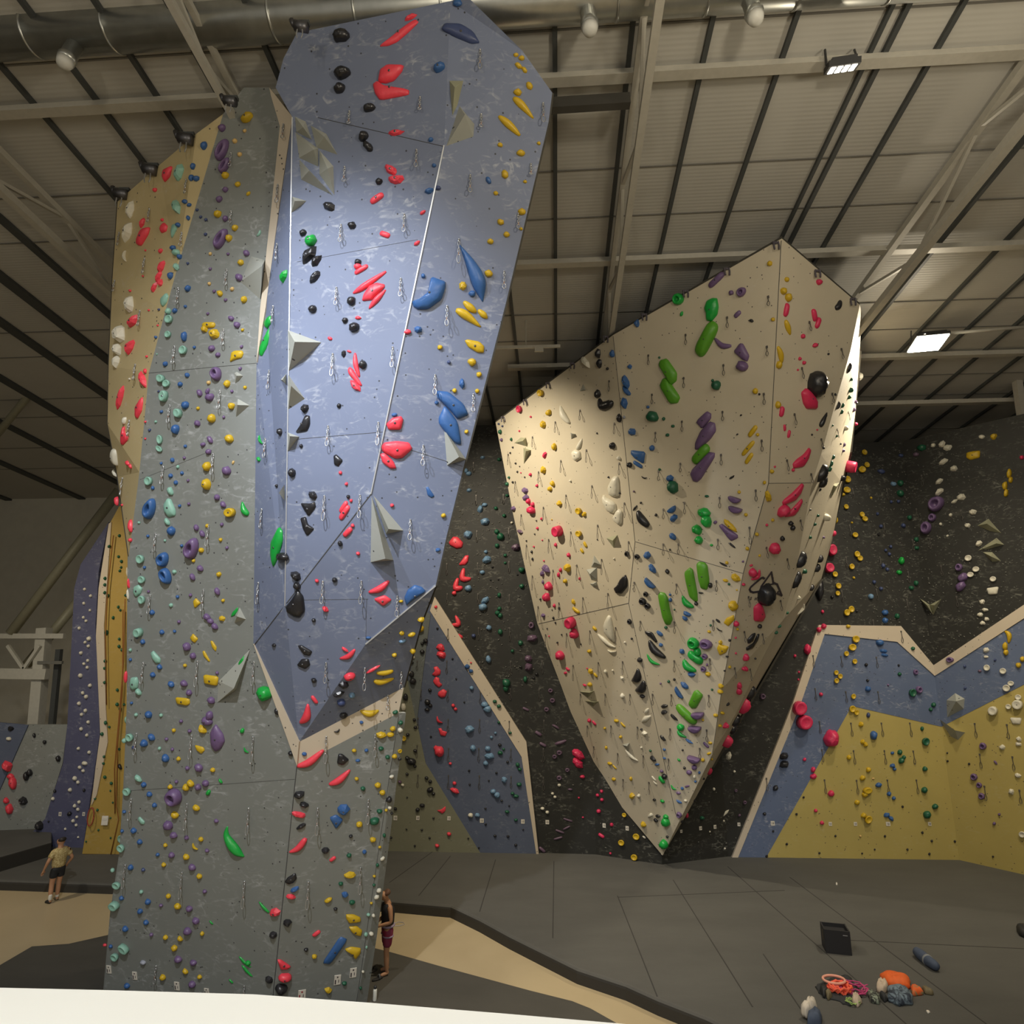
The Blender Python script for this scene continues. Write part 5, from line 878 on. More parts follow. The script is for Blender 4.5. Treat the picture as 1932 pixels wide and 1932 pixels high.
def hk(d):
    if d.get('foot'): return ('small ' if d['size'] > 8.8 else 'tiny ')+COL[d['c']][0]+' '+FTN[d['s']]
    return (sizew(d['size'])+' '+COL[d['c']][0]+' '+SHN[d['s']])
DIRS = [('right of', lambda dx, dy: dx < 0 and abs(dy) < -dx*.6), ('left of', lambda dx, dy: dx > 0 and abs(dy) < dx*.6),
        ('below', lambda dx, dy: dy < 0 and abs(dx) < -dy*.6), ('above', lambda dx, dy: dy > 0 and abs(dx) < dy*.6),
        ('down right from', lambda dx, dy: dx < 0 and dy < 0), ('down left from', lambda dx, dy: dx > 0 and dy < 0),
        ('up right from', lambda dx, dy: dx < 0 and dy > 0), ('up left from', lambda dx, dy: dx > 0 and dy > 0)]
def dirof(a, b):
    dx, dy = b['x']-a['x'], b['y']-a['y']
    for w_, f in DIRS:
        if f(dx, dy): return w_
    return 'beside'
def labels(items, key, marks, mkey, RAD=75):
    """one telling label for each item: its look and wall, and the nearest thing that makes it unmistakable"""
    byk = {}
    for a in items: byk.setdefault((key(a), a['ph']), []).append(a)
    out = {}; used = set()
    for (k, ph), grp in byk.items():
        if len(grp) == 1:
            out[id(grp[0])] = '%s on %s' % (k, ph); continue
        near = {}
        for a in grp:
            l = [(math.hypot(b['x']-a['x'], b['y']-a['y']), b) for b in marks if b is not a and abs(b['x']-a['x']) < RAD and abs(b['y']-a['y']) < RAD]
            l = [q for q in l if q[0] > 2]; l.sort(key=lambda q: q[0]); near[id(a)] = [(r, dirof(a, b), mkey(b)) for r, b in l[:26]]
        for a in grp:
            lab = None
            for r, dr, mk in near[id(a)][:20]:
                if any(b is not a and any(d2 == dr and m2 == mk for _, d2, m2 in near[id(b)]) for b in grp): continue
                lab = '%s on %s, %s the %s' % (k, ph, dr, mk)
                if len(lab.split()) > 16 or lab in used: lab = None; continue
                break
            if not lab:
                g2 = sorted(grp, key=lambda q: q['y']); i = g2.index(a)
                if i < 20 and (i < 10 or len(grp)-i > 10): lab = '%s %s on %s' % (NUMW[i], k, ph)
                elif len(grp)-i <= 20:
                    j = len(grp)-1-i; lab = '%s %s on %s' % (NUMW[j].replace('topmost', 'lowest').replace('highest', 'lowest'), k, ph)
                else:
                    g3 = sorted(grp, key=lambda q: q['x']); j = g3.index(a)
                    lab = ('%s %s from the left on %s' % (['first', 'second', 'third', 'fourth', 'fifth', 'sixth', 'seventh', 'eighth', 'ninth', 'tenth'][j], k, ph)) if j < 10 else ('%s %s from the right on %s' % (['first', 'second', 'third', 'fourth', 'fifth', 'sixth', 'seventh', 'eighth', 'ninth', 'tenth', 'eleventh', 'twelfth', 'thirteenth', 'fourteenth', 'fifteenth', 'sixteenth', 'seventeenth', 'eighteenth', 'nineteenth', 'twentieth'][len(grp)-1-j], k, ph)) if len(grp)-j <= 20 else None
            if lab: used.add(lab)
            out[id(a)] = lab
    return out
HOLDS.sort(key=lambda d: -d['size'])
JUGS = [d for d in HOLDS if d['s'] in 'jd'][:300]; RAIL = [d for d in HOLDS if d['s'] in 'swch'][:300]
OTH = [d for d in HOLDS if d['s'] in 'bfo']; BIG = OTH[:300]; SML = OTH[300:600]; REST = OTH[600:]
for d in SML+REST: d['foot'] = 1  # size rank alone: medium climbing holds are also called footholds
print('SIZES', len(JUGS), len(RAIL), BIG[-1]['size'], SML[-1]['size'], len(REST))
lb = labels(HOLDS, hk, HOLDS, lambda b: hk(b))
def shorter(s):
    w_ = s.split(); return ' '.join(w_[:16])
def group_of(d): return '%s holds on %s' % (COL[d['c']][0], d['ph'])
bolt_me = {}
def place_hold(d, name, cat):
    U_, V_ = basis(d['p'], d['n'], d['x'], d['y']); me = hold_mesh(d, d['p'], d['n'], U_, V_)
    o = link(name, me, HM[d['c']]); H_ = min(d['l'], d['w'])*depth(d['p'])/F*.24; o.location = on(d['x'], d['y'], (d['p'], d['n']), H_)-d['n']*H_ if abs(d['n'].dot(ray(d['x'], d['y']))) > .3 else d['p']
    L_ = lb[id(d)]
    if not L_: L_ = '%s on %s' % (hk(d), d['ph']); print('NOLAB', L_)
    tag(o, shorter(L_), cat, group_of(d))
    if d['size'] > 19 and d['s'] in 'bfsod' :
        sc = (U_.length+V_.length)/2; H = min(d['l'], d['w'])*sc*.5
        r = .02; bm = bmesh.new(); q = d['n'].to_track_quat('Z', 'Y').to_matrix().to_4x4()
        k = dict(b=1.2, f=1.05, s=1.0, o=.8, d=.95 if d['l'] < 18 else 1.1)[d['s']]
        lathe_bm(bm, [(r, -.03), (r, .006), (r*.6, .012)], 8, Matrix.Translation(d['n']*H*k) @ q)
        b = from_bm('bolt', bm, BOLT, o); b['label'] = 'dark steel bolt head'
    return o
for d in BIG: place_hold(d, 'climbing_hold', 'climbing hold')
for d in JUGS: place_hold(d, 'jug_hold', 'jug hold')
for d in RAIL: place_hold(d, 'rail_hold', 'rail hold')
for d in SML: place_hold(d, 'foothold', 'foothold')
# the remaining few pixel chips: one object, materials by colour
mats = sorted({d['c'] for d in REST}); bm = bmesh.new()
for d in REST:
    U_, V_ = basis(d['p'], d['n'], d['x'], d['y']); me = hold_mesh(d, d['p'], d['n'], U_, V_)
    nf = len(bm.faces); nv = len(bm.verts); bm.from_mesh(me); bm.verts.ensure_lookup_table(); bm.faces.ensure_lookup_table()
    for i in range(nv, len(bm.verts)): bm.verts[i].co += d['p']
    for i in range(nf, len(bm.faces)): bm.faces[i].material_index = mats.index(d['c'])
    bpy.data.meshes.remove(me)
# faded grey chips of the black wall, far too many and too faint to count
rnd = random.Random(3)
for k in range(1250):
    if k < 900: x, y = rnd.uniform(1590, 1932), rnd.uniform(845, 1250)
    elif k < 1140: x, y = rnd.uniform(850, 1010), rnd.uniform(800, 1330)
    else: x, y = rnd.uniform(1020, 1480), rnd.uniform(1200, 1600)
    h = hit(x, y)
    if not h or h[2] != 'the black back wall': continue
    p, n, ph = h; d = dict(c='E', s='b', x=x, y=y, l=rnd.uniform(2, 5), w=rnd.uniform(1.5, 3), a=rnd.uniform(-50, 50))
    U_, V_ = basis(p, n, x, y); me = hold_mesh(d, p, n, U_, V_)
    nf = len(bm.faces); nv = len(bm.verts); bm.from_mesh(me); bm.verts.ensure_lookup_table(); bm.faces.ensure_lookup_table()
    for i in range(nv, len(bm.verts)): bm.verts[i].co += p
    for i in range(nf, len(bm.faces)): bm.faces[i].material_index = len(mats)
    bpy.data.meshes.remove(me)
me = bpy.data.meshes.new('foothold_chips'); bm.to_mesh(me); bm.free()
for c in mats: me.materials.append(HM[c])
me.materials.append(mat('faded_chip', (.12, .12, .105), .8))
o = bpy.data.objects.new('foothold_chips', me); C.objects.link(o)
tag(o, 'tiny footholds and chips scattered over all the climbing walls', 'foothold', None, 'stuff')

# ---------------------------------------------------------------- quickdraws
def chain_parts(L_):
    """hanger, linked chain, sling and carabiner hanging straight down from the bolt"""
    r = {}
    bm = bmesh.new(); lathe_bm(bm, [(.017, -.01), (.017, .018), (.009, .03)], 8, Matrix.Rotation(math.pi/2, 4, 'X')); box_bm(bm, (0, -.012, -.022), (.03, .006, .06)); r['hanger'] = (bm, STEEL)
    bm = bmesh.new(); z = -.045; k = 0; ll = L_*.5/3
    def link_(bm, z0, z1, wd, rad, flat):
        pts = []
        for i in range(12):
            t = 2*math.pi*i/12; a = math.cos(t)*wd; b = math.sin(t)*(z0-z1)/2*1.12
            pts.append(((a, -.02, (z0+z1)/2+b) if flat else (0, -.02+a, (z0+z1)/2+b)))
        tube_bm(bm, pts, rad, 5, closed=True)
    for i in range(3): link_(bm, z, z-ll, .017, .0065, i % 2 == 0); z -= ll*.93
    r['chain'] = (bm, STEEL)
    bm = bmesh.new(); box_bm(bm, (.0, -.02, z-.02), (.018, .008, .055)); r['sling'] = (bm, RUST); z -= .04
    bm = bmesh.new(); link_(bm, z, -L_, .030, .0075, True); r['carabiner'] = (bm, STEEL)
    return r
def small_draw(L_, wall=False):
    bm = bmesh.new(); box_bm(bm, (0, -.01, -.01), (.045, .02, .06)); tube_bm(bm, [(0, -.02, -.03), (.004, -.03, -L_*.55)], .011, 5)
    pts = [(math.cos(2*math.pi*i/10)*.032, -.03, -L_*.78+math.sin(2*math.pi*i/10)*L_*.24) for i in range(10)]; tube_bm(bm, pts, .0085, 4, closed=True)
    me = bpy.data.meshes.new('quickdraw'); bm.to_mesh(me); bm.free(); return me
tmp = []
for x, y, l, s_ in DRAWS:
    if any(math.hypot(x-a['x'], y-a['y']) < 6 for a in tmp): continue
    h = None
    for k in (0, 3, -3, 8, -8):
        h = hit(x+k, y)
        if h: break
    if not h: continue
    p, n, ph = h
    if k: p = on(x, y, (p, n))
    tmp.append(dict(x=x, y=y, l=l, p=p, n=n, ph=ph))
DRAWS = tmp
ld = labels(DRAWS, lambda a: 'steel quickdraw' if 'tower' in a['ph'] else 'thin quickdraw', HOLDS, lambda b: hk(b), 60)
cache = {}
for d in DRAWS:
    L_ = round(d['l']/F*depth(d['p'])*1.02/.04)*.04; L_ = max(.2, min(L_, .56)); near = depth(d['p']) < 15.5 and 'tower' in d['ph']
    key = (near, L_)
    hd = d['n'].copy(); hd.z = 0
    if hd.length < .1: hd = Vector((0, -1, 0))
    rot = math.atan2(hd.x, -hd.y)
    if key not in cache:
        if near:
            root = thing('quickdraw', None, None); ms = []
            for nm, (bm, m_) in chain_parts(L_).items(): ms.append(from_bm(nm, bm, m_, root, True))
            cache[key] = (root, ms)
        else:
            me = small_draw(L_); me.materials.append(DARKST if 'black' not in d['ph'] else mat('pale_draw', (.30, .29, .24), .5, .5)); o = bpy.data.objects.new('quickdraw', me); C.objects.link(o); cache[key] = (o, [])
        root = cache[key][0]
    else:
        src, ms = cache[key]; root = src.copy(); C.objects.link(root)
        for m_ in ms:
            c = m_.copy(); C.objects.link(c); c.parent = root
    root.location = d['p']; root.rotation_euler = (0, 0, rot)
    tag(root, shorter(ld[id(d)] or 'quickdraw on '+d['ph']), 'quickdraw', 'quickdraws on '+d['ph'])

# ---------------------------------------------------------------- pyramid volumes bolted to the walls
VOLM = wall_mat('volume_grit', (.36, .37, .33), .1, 1, (.6, .6, .58), 6); VOLD = wall_mat('volume_olive', (.30, .30, .20), .05, 1, (.6, .6, .58), 6)
VOLS = [('pale pyramid volume beside the birch strip, high on the grey face', [(452, 533), (473, 483), (500, 490), (491, 568)], (495, 501), .5),
 ('small pyramid volume, upper of two beside the birch strip foot', [(442, 703), (447, 700), (461, 709), (443, 727)], (446, 709), .14),
 ('pyramid volume on the grey face below the smallest one', [(443, 764), (449, 751), (474, 765), (445, 790)], (448, 764), .2),
 ('pyramid volume with a green wedge on its top edge', [(453, 1144), (466, 1169), (442, 1177), (443, 1160)], (447, 1163), .2),
 ('large grey pyramid volume pointing up to the blue underside corner', [(475, 1218), (410, 1284), (407, 1328), (446, 1301)], (441, 1299), .28),
 ('pyramid volume cut by the narrow blue side above the long green hold', [(538, 912), (539, 947), (529, 932)], (526, 930), .25),
 ('large pyramid volume on the left edge of the blue front', [(543, 622), (609, 646), (544, 703)], (556, 645), .45),
 ('small pyramid volume just left of the blue corner strip', [(529, 716), (541, 704), (541, 727)], (533, 717), .2),
 ('tall narrow pyramid volume right of the blue corner strip', [(543, 704), (577, 754), (543, 776)], (549, 728), .35),
 ('small wedge volume under the angular black macro', [(542, 815), (566, 824), (543, 854)], (547, 823), .3),
 ('upper left volume of the cluster beside the birch strip top', [(555, 218), (577, 228), (590, 266), (558, 250)], (572, 240), .25),
 ('upper right volume of the cluster beside the birch strip top', [(584, 235), (616, 252), (639, 295), (596, 280)], (612, 258), .28),
 ('middle volume of the cluster beside the birch strip top', [(555, 247), (601, 280), (601, 317), (562, 299)], (592, 282), .3),
 ('right volume of the cluster, carrying a small dark knob', [(601, 280), (630, 313), (632, 373), (601, 330)], (618, 318), .25),
 ('lowest and darkest volume of the cluster beside the birch strip top', [(563, 299), (632, 373), (567, 340)], (583, 322), .3),
 ('small pyramid volume just below the volume cluster', [(551, 370), (581, 379), (549, 404)], (556, 379), .2),
 ('upper olive volume at the top end of the bright corner strip', [(847, 151), (876, 151), (864, 201), (853, 224)], (858, 165), .22),
 ('lower volume with a blue chip at the top of the corner strip', [(867, 200), (896, 235), (894, 260), (840, 279)], (877, 216), .4),
 ('tall grey volume in the middle of the blue tower', [(700, 931), (743, 1057), (698, 1061)], (727, 1054), .55),
 ('pointed volume leaning against the tall middle one', [(703, 931), (762, 1001), (728, 1008)], (733, 998), .4),
 ('volume below the twin blue macros near the right tower edge', [(836, 805), (880, 867), (842, 879)], (866, 862), .4),
 ('olive volume pair, upper one, left edge of the cream overhang', [(969, 836), (982, 825), (993, 825), (996, 844)], (986, 832), .25),
 ('olive volume pair, lower one, left edge of the cream overhang', [(987, 844), (1003, 849), (988, 878)], (992, 851), .25),
 ('little grey volume above the black banana hold', [(1100, 723), (1093, 739), (1106, 737)], (1101, 734), .15),
 ('little grey volume above the white rabbit eared holds', [(1076, 816), (1087, 819), (1078, 830)], (1078, 819), .2),
 ('three pointed grey volume in the middle of the cream left face', [(1143, 1015), (1166, 1008), (1158, 1035)], (1156, 1020), .25),
 ('top volume of the three beside the pointed black macro', [(1121, 1046), (1135, 1066), (1115, 1071)], (1121, 1061), .22),
 ('middle volume of the three beside the pointed black macro', [(1106, 1074), (1128, 1069), (1127, 1094), (1116, 1095)], (1113, 1083), .25),
 ('bottom volume of the three beside the pointed black macro', [(1112, 1101), (1127, 1097), (1127, 1106), (1120, 1109)], (1119, 1102), .2),
 ('upper flat volume low on the cream left face', [(1092, 1305), (1122, 1303), (1109, 1317)], (1112, 1307), .3),
 ('lower flat volume low on the cream left face', [(1102, 1322), (1130, 1323), (1119, 1334)], (1120, 1325), .3),
 ('small volume at the top of the thin white crescent', [(1173, 1405), (1188, 1401), (1186, 1420)], (1183, 1408), .25),
 ('uppermost olive volume of the three at the right frame edge', [(1843, 992), (1865, 978), (1891, 1007), (1868, 1003)], (1862, 988), .35),
 ('middle olive volume of the three at the right frame edge', [(1842, 1040), (1880, 1014), (1896, 1028), (1862, 1037)], (1880, 1025), .3),
 ('lowest olive volume of the three at the right frame edge', [(1853, 1041), (1872, 1041), (1890, 1059), (1872, 1061)], (1870, 1050), .3),
 ('left half of the V shaped olive volume on the black wall', [(1723, 1118), (1754, 1141), (1761, 1161)], (1749, 1142), .35),
 ('right half of the V shaped olive volume on the black wall', [(1754, 1141), (1777, 1129), (1761, 1161)], (1763, 1142), .35),
 ('grey volume on the blue field above the yellow corner', [(1785, 1321), (1802, 1307), (1821, 1318), (1819, 1338), (1786, 1355)], (1804, 1323), .5),
 ('grey winged volume where blue and yellow fields meet', [(1769, 1354), (1798, 1379), (1822, 1382), (1808, 1397), (1793, 1390)], (1802, 1378), .45),
 ('cream pyramid volume on the bright end of the cream overhang', [(1566, 913), (1584, 911), (1568, 940)], (1578, 918), .3)]
for lab, base, ap, hgt in VOLS:
    cx = sum(q[0] for q in base)/len(base); cy = sum(q[1] for q in base)/len(base); h = hit(cx, cy)
    if not h: continue
    p, n, ph = h; pl = (p, n); c = abs(n.dot(ray(cx, cy)))
    if c < .3: n = (n*.4-ray(cx, cy)*.6).normalized(); pl = (p, n)
    b = [on(x, y, pl, -.02)-p for x, y in base]; a = on(ap[0], ap[1], pl, hgt*.8)-p
    bm = bmesh.new(); vb = [bm.verts.new(q) for q in b]; va = bm.verts.new(a)
    for i in range(len(vb)): bm.faces.new((vb[i], vb[(i+1) % len(vb)], va))
    bm.faces.new(vb[::-1]); bmesh.ops.recalc_face_normals(bm, faces=bm.faces)
    me = bpy.data.meshes.new('wall_volume'); bm.to_mesh(me); bm.free(); uv_planar(me, n)
    o = link('wall_volume', me, VOLM if 'olive' not in lab and 'cream' not in lab else VOLD); o.location = p; tag(o, lab, 'wall volume', 'pyramid volumes on '+ph)

# ---------------------------------------------------------------- writing
def text_mesh(s, size, m, M, name='lettering', parent=None, depth_=.003):
    cu = bpy.data.curves.new('t', 'FONT'); cu.body = s; cu.size = size; cu.align_x = 'CENTER'; cu.align_y = 'CENTER'; cu.extrude = depth_; cu.offset = size*.02
    t = bpy.data.objects.new('t', cu); C.objects.link(t); dg = bpy.context.evaluated_depsgraph_get(); dg.update()
    me = bpy.data.meshes.new_from_object(t.evaluated_get(dg)); bpy.data.objects.remove(t); me.transform(M); me.name = name
    me.materials.clear(); return link(name, me, m, parent)
def frame_on(p, n):
    z = n; x = Vector((0, 0, 1)).cross(z).normalized(); y = z.cross(x); M = Matrix((x, y, z)).transposed().to_4x4(); return M
CARD = mat('route_card', (.68, .64, .56), .6, 0, .04); INK = mat('card_ink', (.05, .04, .05), .6); REDI = mat('card_red', (.35, .04, .06), .6)
for i, (x, y, w_, h_) in enumerate(TAGS):
    h = hit(x, y)
    if not h: continue
    p, n, ph = h; z = depth(p)/F; M = frame_on(p, n); W_, H_ = w_*z, h_*z
    root = thing('route_card', None, 'route card', p); near = w_ > 9
    bm = bmesh.new(); box_bm(bm, (0, 0, .008), (W_, H_, .012)); bmesh.ops.transform(bm, matrix=M, verts=bm.verts); from_bm('card', bm, CARD, root)
    if near:
        k = ['1', '1', '1', '1', '1', '1', '1'][i % 7]
        text_mesh(k, H_*.42, INK, M @ Matrix.Translation((W_*.18, -H_*.12, .016)), 'number', root)
        bm = bmesh.new(); lathe_bm(bm, [(W_*.12, .014), (W_*.12, .019)], 12, Matrix.Translation((.0, H_*.32, 0))); box_bm(bm, (-W_*.3, -H_*.18, .016), (W_*.18, H_*.45, .004)); bmesh.ops.transform(bm, matrix=M, verts=bm.verts)
        from_bm('printed_mark', bm, REDI if i == 6 else INK, root)
    else: text_mesh('12' if i % 2 else '13', H_*.62, INK, M @ Matrix.Translation((0, 0, .016)), 'number', root)
    root['_x'] = x; root['_y'] = y; root['_ph'] = ph
cards = [o for o in C.objects if o.name.startswith('route_card')]
byp = {}
for o in cards: byp.setdefault(o['_ph'], []).append(o)
for ph, l in byp.items():
    l.sort(key=lambda o: o['_x'])
    for i, o in enumerate(l):
        pos = ['leftmost', 'second from the left', 'third from the left', 'fourth from the left', 'fifth from the left', 'sixth from the left', 'seventh from the left', 'eighth from the left'][i]
        tag(o, ('small white route card on %s, %s' % (ph, pos)) if len(l) > 1 else 'small white route card on '+ph, 'route card', 'route cards on '+ph)
        for k in ('_x', '_y', '_ph'): del o[k]
# painted mark and letters behind the round black hold
h = hit(1430, 1150); p, n, ph = h; pl = (p, n)
mk = thing('wall_logo', 'black outline mark with letters behind the round black hold on the cream wall', 'painted logo', p)
def stroke(pts, wd):
    bm = bmesh.new(); q = [(lambda h_: h_[0]+h_[1]*.012-p)(hit(1400+x*.05176, 1070+y*.05176)) for x, y in pts]; sc = depth(p)/F*.05176*wd
    for a, b in zip(q, q[1:]): beam_bm(bm, a+(a-b).normalized()*sc*.3, b+(b-a).normalized()*sc*.3, .012, sc, n.cross((b-a)).normalized())
    from_bm('outline', bm, INK, mk)
stroke([(800, 410), (750, 375), (690, 395), (430, 610), (310, 720), (265, 800), (300, 880), (400, 915), (640, 880)], 75)
stroke([(690, 700), (1060, 180), (1130, 560), (1270, 620), (1440, 1030), (1270, 950), (1310, 890)], 75); stroke([(690, 700), (1150, 600)], 50)
for s, x, y, sz in (('S', 1416.8, 1129.5, 8.5), ('H', 1425.8, 1130, 8.5), ('A', 1462.3, 1134, 8)):
    M = frame_on(p, n); q = on(x, y, pl, .01)-p; text_mesh(s, sz*depth(p)/F, INK, Matrix.Translation(q) @ M, 'letter', mk)
# ---------------------------------------------------------------- balcony parapet
z = 6.62
a = ground(0, 1863.5, z); 
pp = [ground(x, y, z) for x, y in ((-500, 1858), (0, 1863.5), (200, 1868), (480, 1876), (700, 1892), (960, 1913), (1180, 1932), (1500, 1962), (1900, 2010))]
bm = bmesh.new(); bk = [Vector((q.x, -.6, z)) for q in pp]; t_ = [bm.verts.new(q) for q in pp]; b_ = [bm.verts.new(q) for q in bk]
for i in range(len(pp)-1): bm.faces.new((t_[i], t_[i+1], b_[i+1], b_[i]))
r_ = bmesh.ops.extrude_face_region(bm, geom=bm.faces[:])
for v in [g_ for g_ in r_['geom'] if isinstance(g_, bmesh.types.BMVert)]: v.co.z -= .5
struct(from_bm('wall_balcony', bm, mat('white_paint', (.80, .81, .78), .6, 0, .02, 3)))

# ---------------------------------------------------------------- duct with nozzles
def dmat():
    m, nt, b = nodes('galvanised_duct'); b.inputs['Metallic'].default_value = .9; b.inputs['Roughness'].default_value = .33
    N = nt.nodes; L = nt.links; tc = N.new('ShaderNodeTexCoord'); n1 = N.new('ShaderNodeTexNoise'); n1.inputs['Scale'].default_value = 5; L.new(tc.outputs['Object'], n1.inputs[0])
    mx = N.new('ShaderNodeMix'); mx.data_type = 'RGBA'; mx.inputs[6].default_value = (.38, .39, .37, 1); mx.inputs[7].default_value = (.55, .56, .53, 1); L.new(n1.outputs['Fac'], mx.inputs[0]); L.new(mx.outputs[2], b.inputs['Base Color']); return m
DUCT = dmat(); dc = at(965, 4, 8.55); dl = dc-RT*14; dr = dc+RT*14
duct = thing('air_duct', 'long shiny round ventilation duct under the roof, passing behind the tower top', 'air duct', dc)
bm = bmesh.new(); tube_bm(bm, [dl-dc, dr-dc], .36, 32); from_bm('duct_pipe', bm, DUCT, duct, True)
for k in range(-9, 10):
    if k == 0: continue
    c = RT*(k*1.45+.3); bm = bmesh.new(); tube_bm(bm, [c-RT*.02, c+RT*.02], .375, 32); from_bm('joint_ring', bm, DUCT, duct, True)
for x, y in ((75, 72), (1110, 28), (1410, 20)):
    e = at(x, y, 8.4)-dc; k = e.dot(RT); a = RT*k+Vector((0, 0, -.25)); b = a+Vector((0, -.12, -.42))
    bm = bmesh.new(); tube_bm(bm, [a, b, b+(b-a)*.05, b+(b-a)*.3], [.13, .13, .15, .13], 20); nz = from_bm('air_nozzle', bm, DUCT, duct, True)
    bm = bmesh.new(); q = b+(b-a)*.3; tube_bm(bm, [q, q+(b-a)*.22, q+(b-a)*.3], [.135, .11, .04], 20); s = from_bm('nozzle_cap', bm, mat('white_plastic', (.6, .6, .56), .5), nz, True)
# dark beam from the tower to the truss, hanging rail
bm = bmesh.new(); c = at(1112, 196, 9.7); a, b = at(1030, 200, 9.75)-c, at(1188, 190, 9.7)-c; beam_bm(bm, a, b, .16, .22); o = from_bm('box_beam', bm, mat('dark_beam', (.045, .042, .035), .6)); o.location = c
tag(o, 'dark steel box beam bracing the tower top to the slender truss', 'steel beam')
rl = thing('hanging_rail', 'thin pale rail hanging from a rod between tower and cream overhang', 'hanging rail', at(992, 656, 17.5))
R0 = rl.location.copy()
bm = bmesh.new(); beam_bm(bm, at(925, 656, 17.5)-R0, at(1057, 653, 17.5)-R0, .05, .09); from_bm('rail', bm, BEIGE, rl)
bm = bmesh.new(); tube_bm(bm, [at(992, 652, 17.5)-R0, at(992, 560, 17.5)-R0+Vector((0, 0, .35))], .018, 6); from_bm('rod', bm, BEIGE, rl)
bm = bmesh.new(); box_bm(bm, at(1017, 659, 17.45)-R0, (.26, .06, .16)); from_bm('bracket_plate', bm, BEIGE, rl)
# ---------------------------------------------------------------- floodlights
LENS = bpy.data.materials.new('lamp_glow'); LENS.use_nodes = True; b = LENS.node_tree.nodes['Principled BSDF']; b.inputs['Emission Color'].default_value = (1, .93, .74, 1); b.inputs['Emission Strength'].default_value = 60
LENS2 = bpy.data.materials.new('led_glow'); LENS2.use_nodes = True; b = LENS2.node_tree.nodes['Principled BSDF']; b.inputs['Emission Color'].default_value = (1, .93, .76, 1); b.inputs['Emission Strength'].default_value = 5
HOUS = mat('lamp_housing', (.05, .05, .05), .5, .5)
def flood(c, size, tilt, yaw, lens, label, grid=None):
    root = thing('floodlight', label, 'floodlight', c); M = (Matrix.Rotation(yaw, 4, 'Z') @ Matrix.Rotation(tilt, 4, 'X'))
    bm = bmesh.new(); box_bm(bm, (0, 0, .06), (size[0]+.06, size[1]+.06, .1))
    for k in range(7): box_bm(bm, (0, -size[1]/2+k*size[1]/6, .13), (size[0]*.9, .012, .06))
    bmesh.ops.transform(bm, matrix=M, verts=bm.verts); from_bm('housing', bm, HOUS, root)
    bm = bmesh.new()
    if grid:
        nx, ny = grid
        for i in range(nx):
            for j in range(ny): box_bm(bm, (size[0]*((i+.5)/nx-.5), size[1]*((j+.5)/ny-.5), .005), (size[0]/nx*.72, size[1]/ny*.78, .012))
    else: box_bm(bm, (0, 0, .0), (size[0], size[1], .03))
    bmesh.ops.transform(bm, matrix=M, verts=bm.verts); from_bm('lens', bm, lens, root)
    for sx in (-1, 1):
        bm = bmesh.new(); tube_bm(bm, [M @ Vector((sx*(size[0]/2+.03), 0, .1)), Vector((sx*(size[0]/2+.03), 0, .42))], .02, 6); from_bm('bracket', bm, HOUS, root)
    return root
lp = at(1751, 648, 17.6)
flood(lp, (.85, .8), math.radians(-8), math.radians(-12), LENS, 'glaring warm floodlight under the roof at the right')
bp_ = bpy.data.lights.new('flood_bulb', 'AREA'); bp_.shape = 'RECTANGLE'; bp_.size = .8; bp_.size_y = .75; bp_.energy = 850; bp_.color = WARM
o = bpy.data.objects.new('flood_bulb', bp_); C.objects.link(o); o.location = lp-Vector((0, 0, .12)); o.rotation_euler = (math.radians(-12), math.radians(28), 0)
tube('lamp_arm', 'pale horizontal tube carrying the glaring floodlight', 'lamp arm', [lp+Vector((.25, 0, .3)), at(1945, 616, 16.9)], .05, BEIGE)
sp = at(1589, 131, 9.25)
flood(sp, (.46, .25), math.radians(22), math.radians(-10), LENS2, 'small eight panel LED floodlight hanging from the beam at upper right', (4, 2))
# belay anchors hanging at the top of the sand face
def anchor(x, y, Y, label, sc=1):
    c = at(x, y, Y); root = thing('rope_anchor', label, 'rope anchor', c, 'rope anchors along the sand face top')
    bm = bmesh.new(); tube_bm(bm, [Vector((-.12, 0, .05))*sc, Vector((.12, 0, .0))*sc], .1*sc, 14); tube_bm(bm, [Vector((-.14, 0, .05))*sc, Vector((-.2, 0, .18))*sc], .05*sc, 8); from_bm('drum', bm, BOLT, root, True)
    bm = bmesh.new(); box_bm(bm, Vector((.0, .02, .12))*sc, (.3*sc, .1*sc, .07*sc)); from_bm('mount', bm, DARKJ, root)
    for k in (-1, 1):
        bm = bmesh.new(); tube_bm(bm, [(k*.05*sc, -.05*sc, -.1*sc), (k*.06*sc, -.05*sc, -.22*sc), (k*.04*sc, -.05*sc, -.3*sc)], .012*sc, 6); from_bm('hook', bm, STEEL, root)
for x, y, Y, l in ((229, 368, 11.05, 'dark pulley anchor at the far left corner of the sand face'), (283, 322, 10.6, 'dark pulley anchor second along the sand face top'), (350, 264, 9.95, 'dark pulley anchor third along the sand face top'), (434, 193, 9.1, 'dark pulley anchor where sand and grey faces meet the beam'), (568, 52, 8.0, 'dark pulley anchor at the left top corner of the blue front')): anchor(x, y, Y, l, 1.0 if x < 400 else .8)
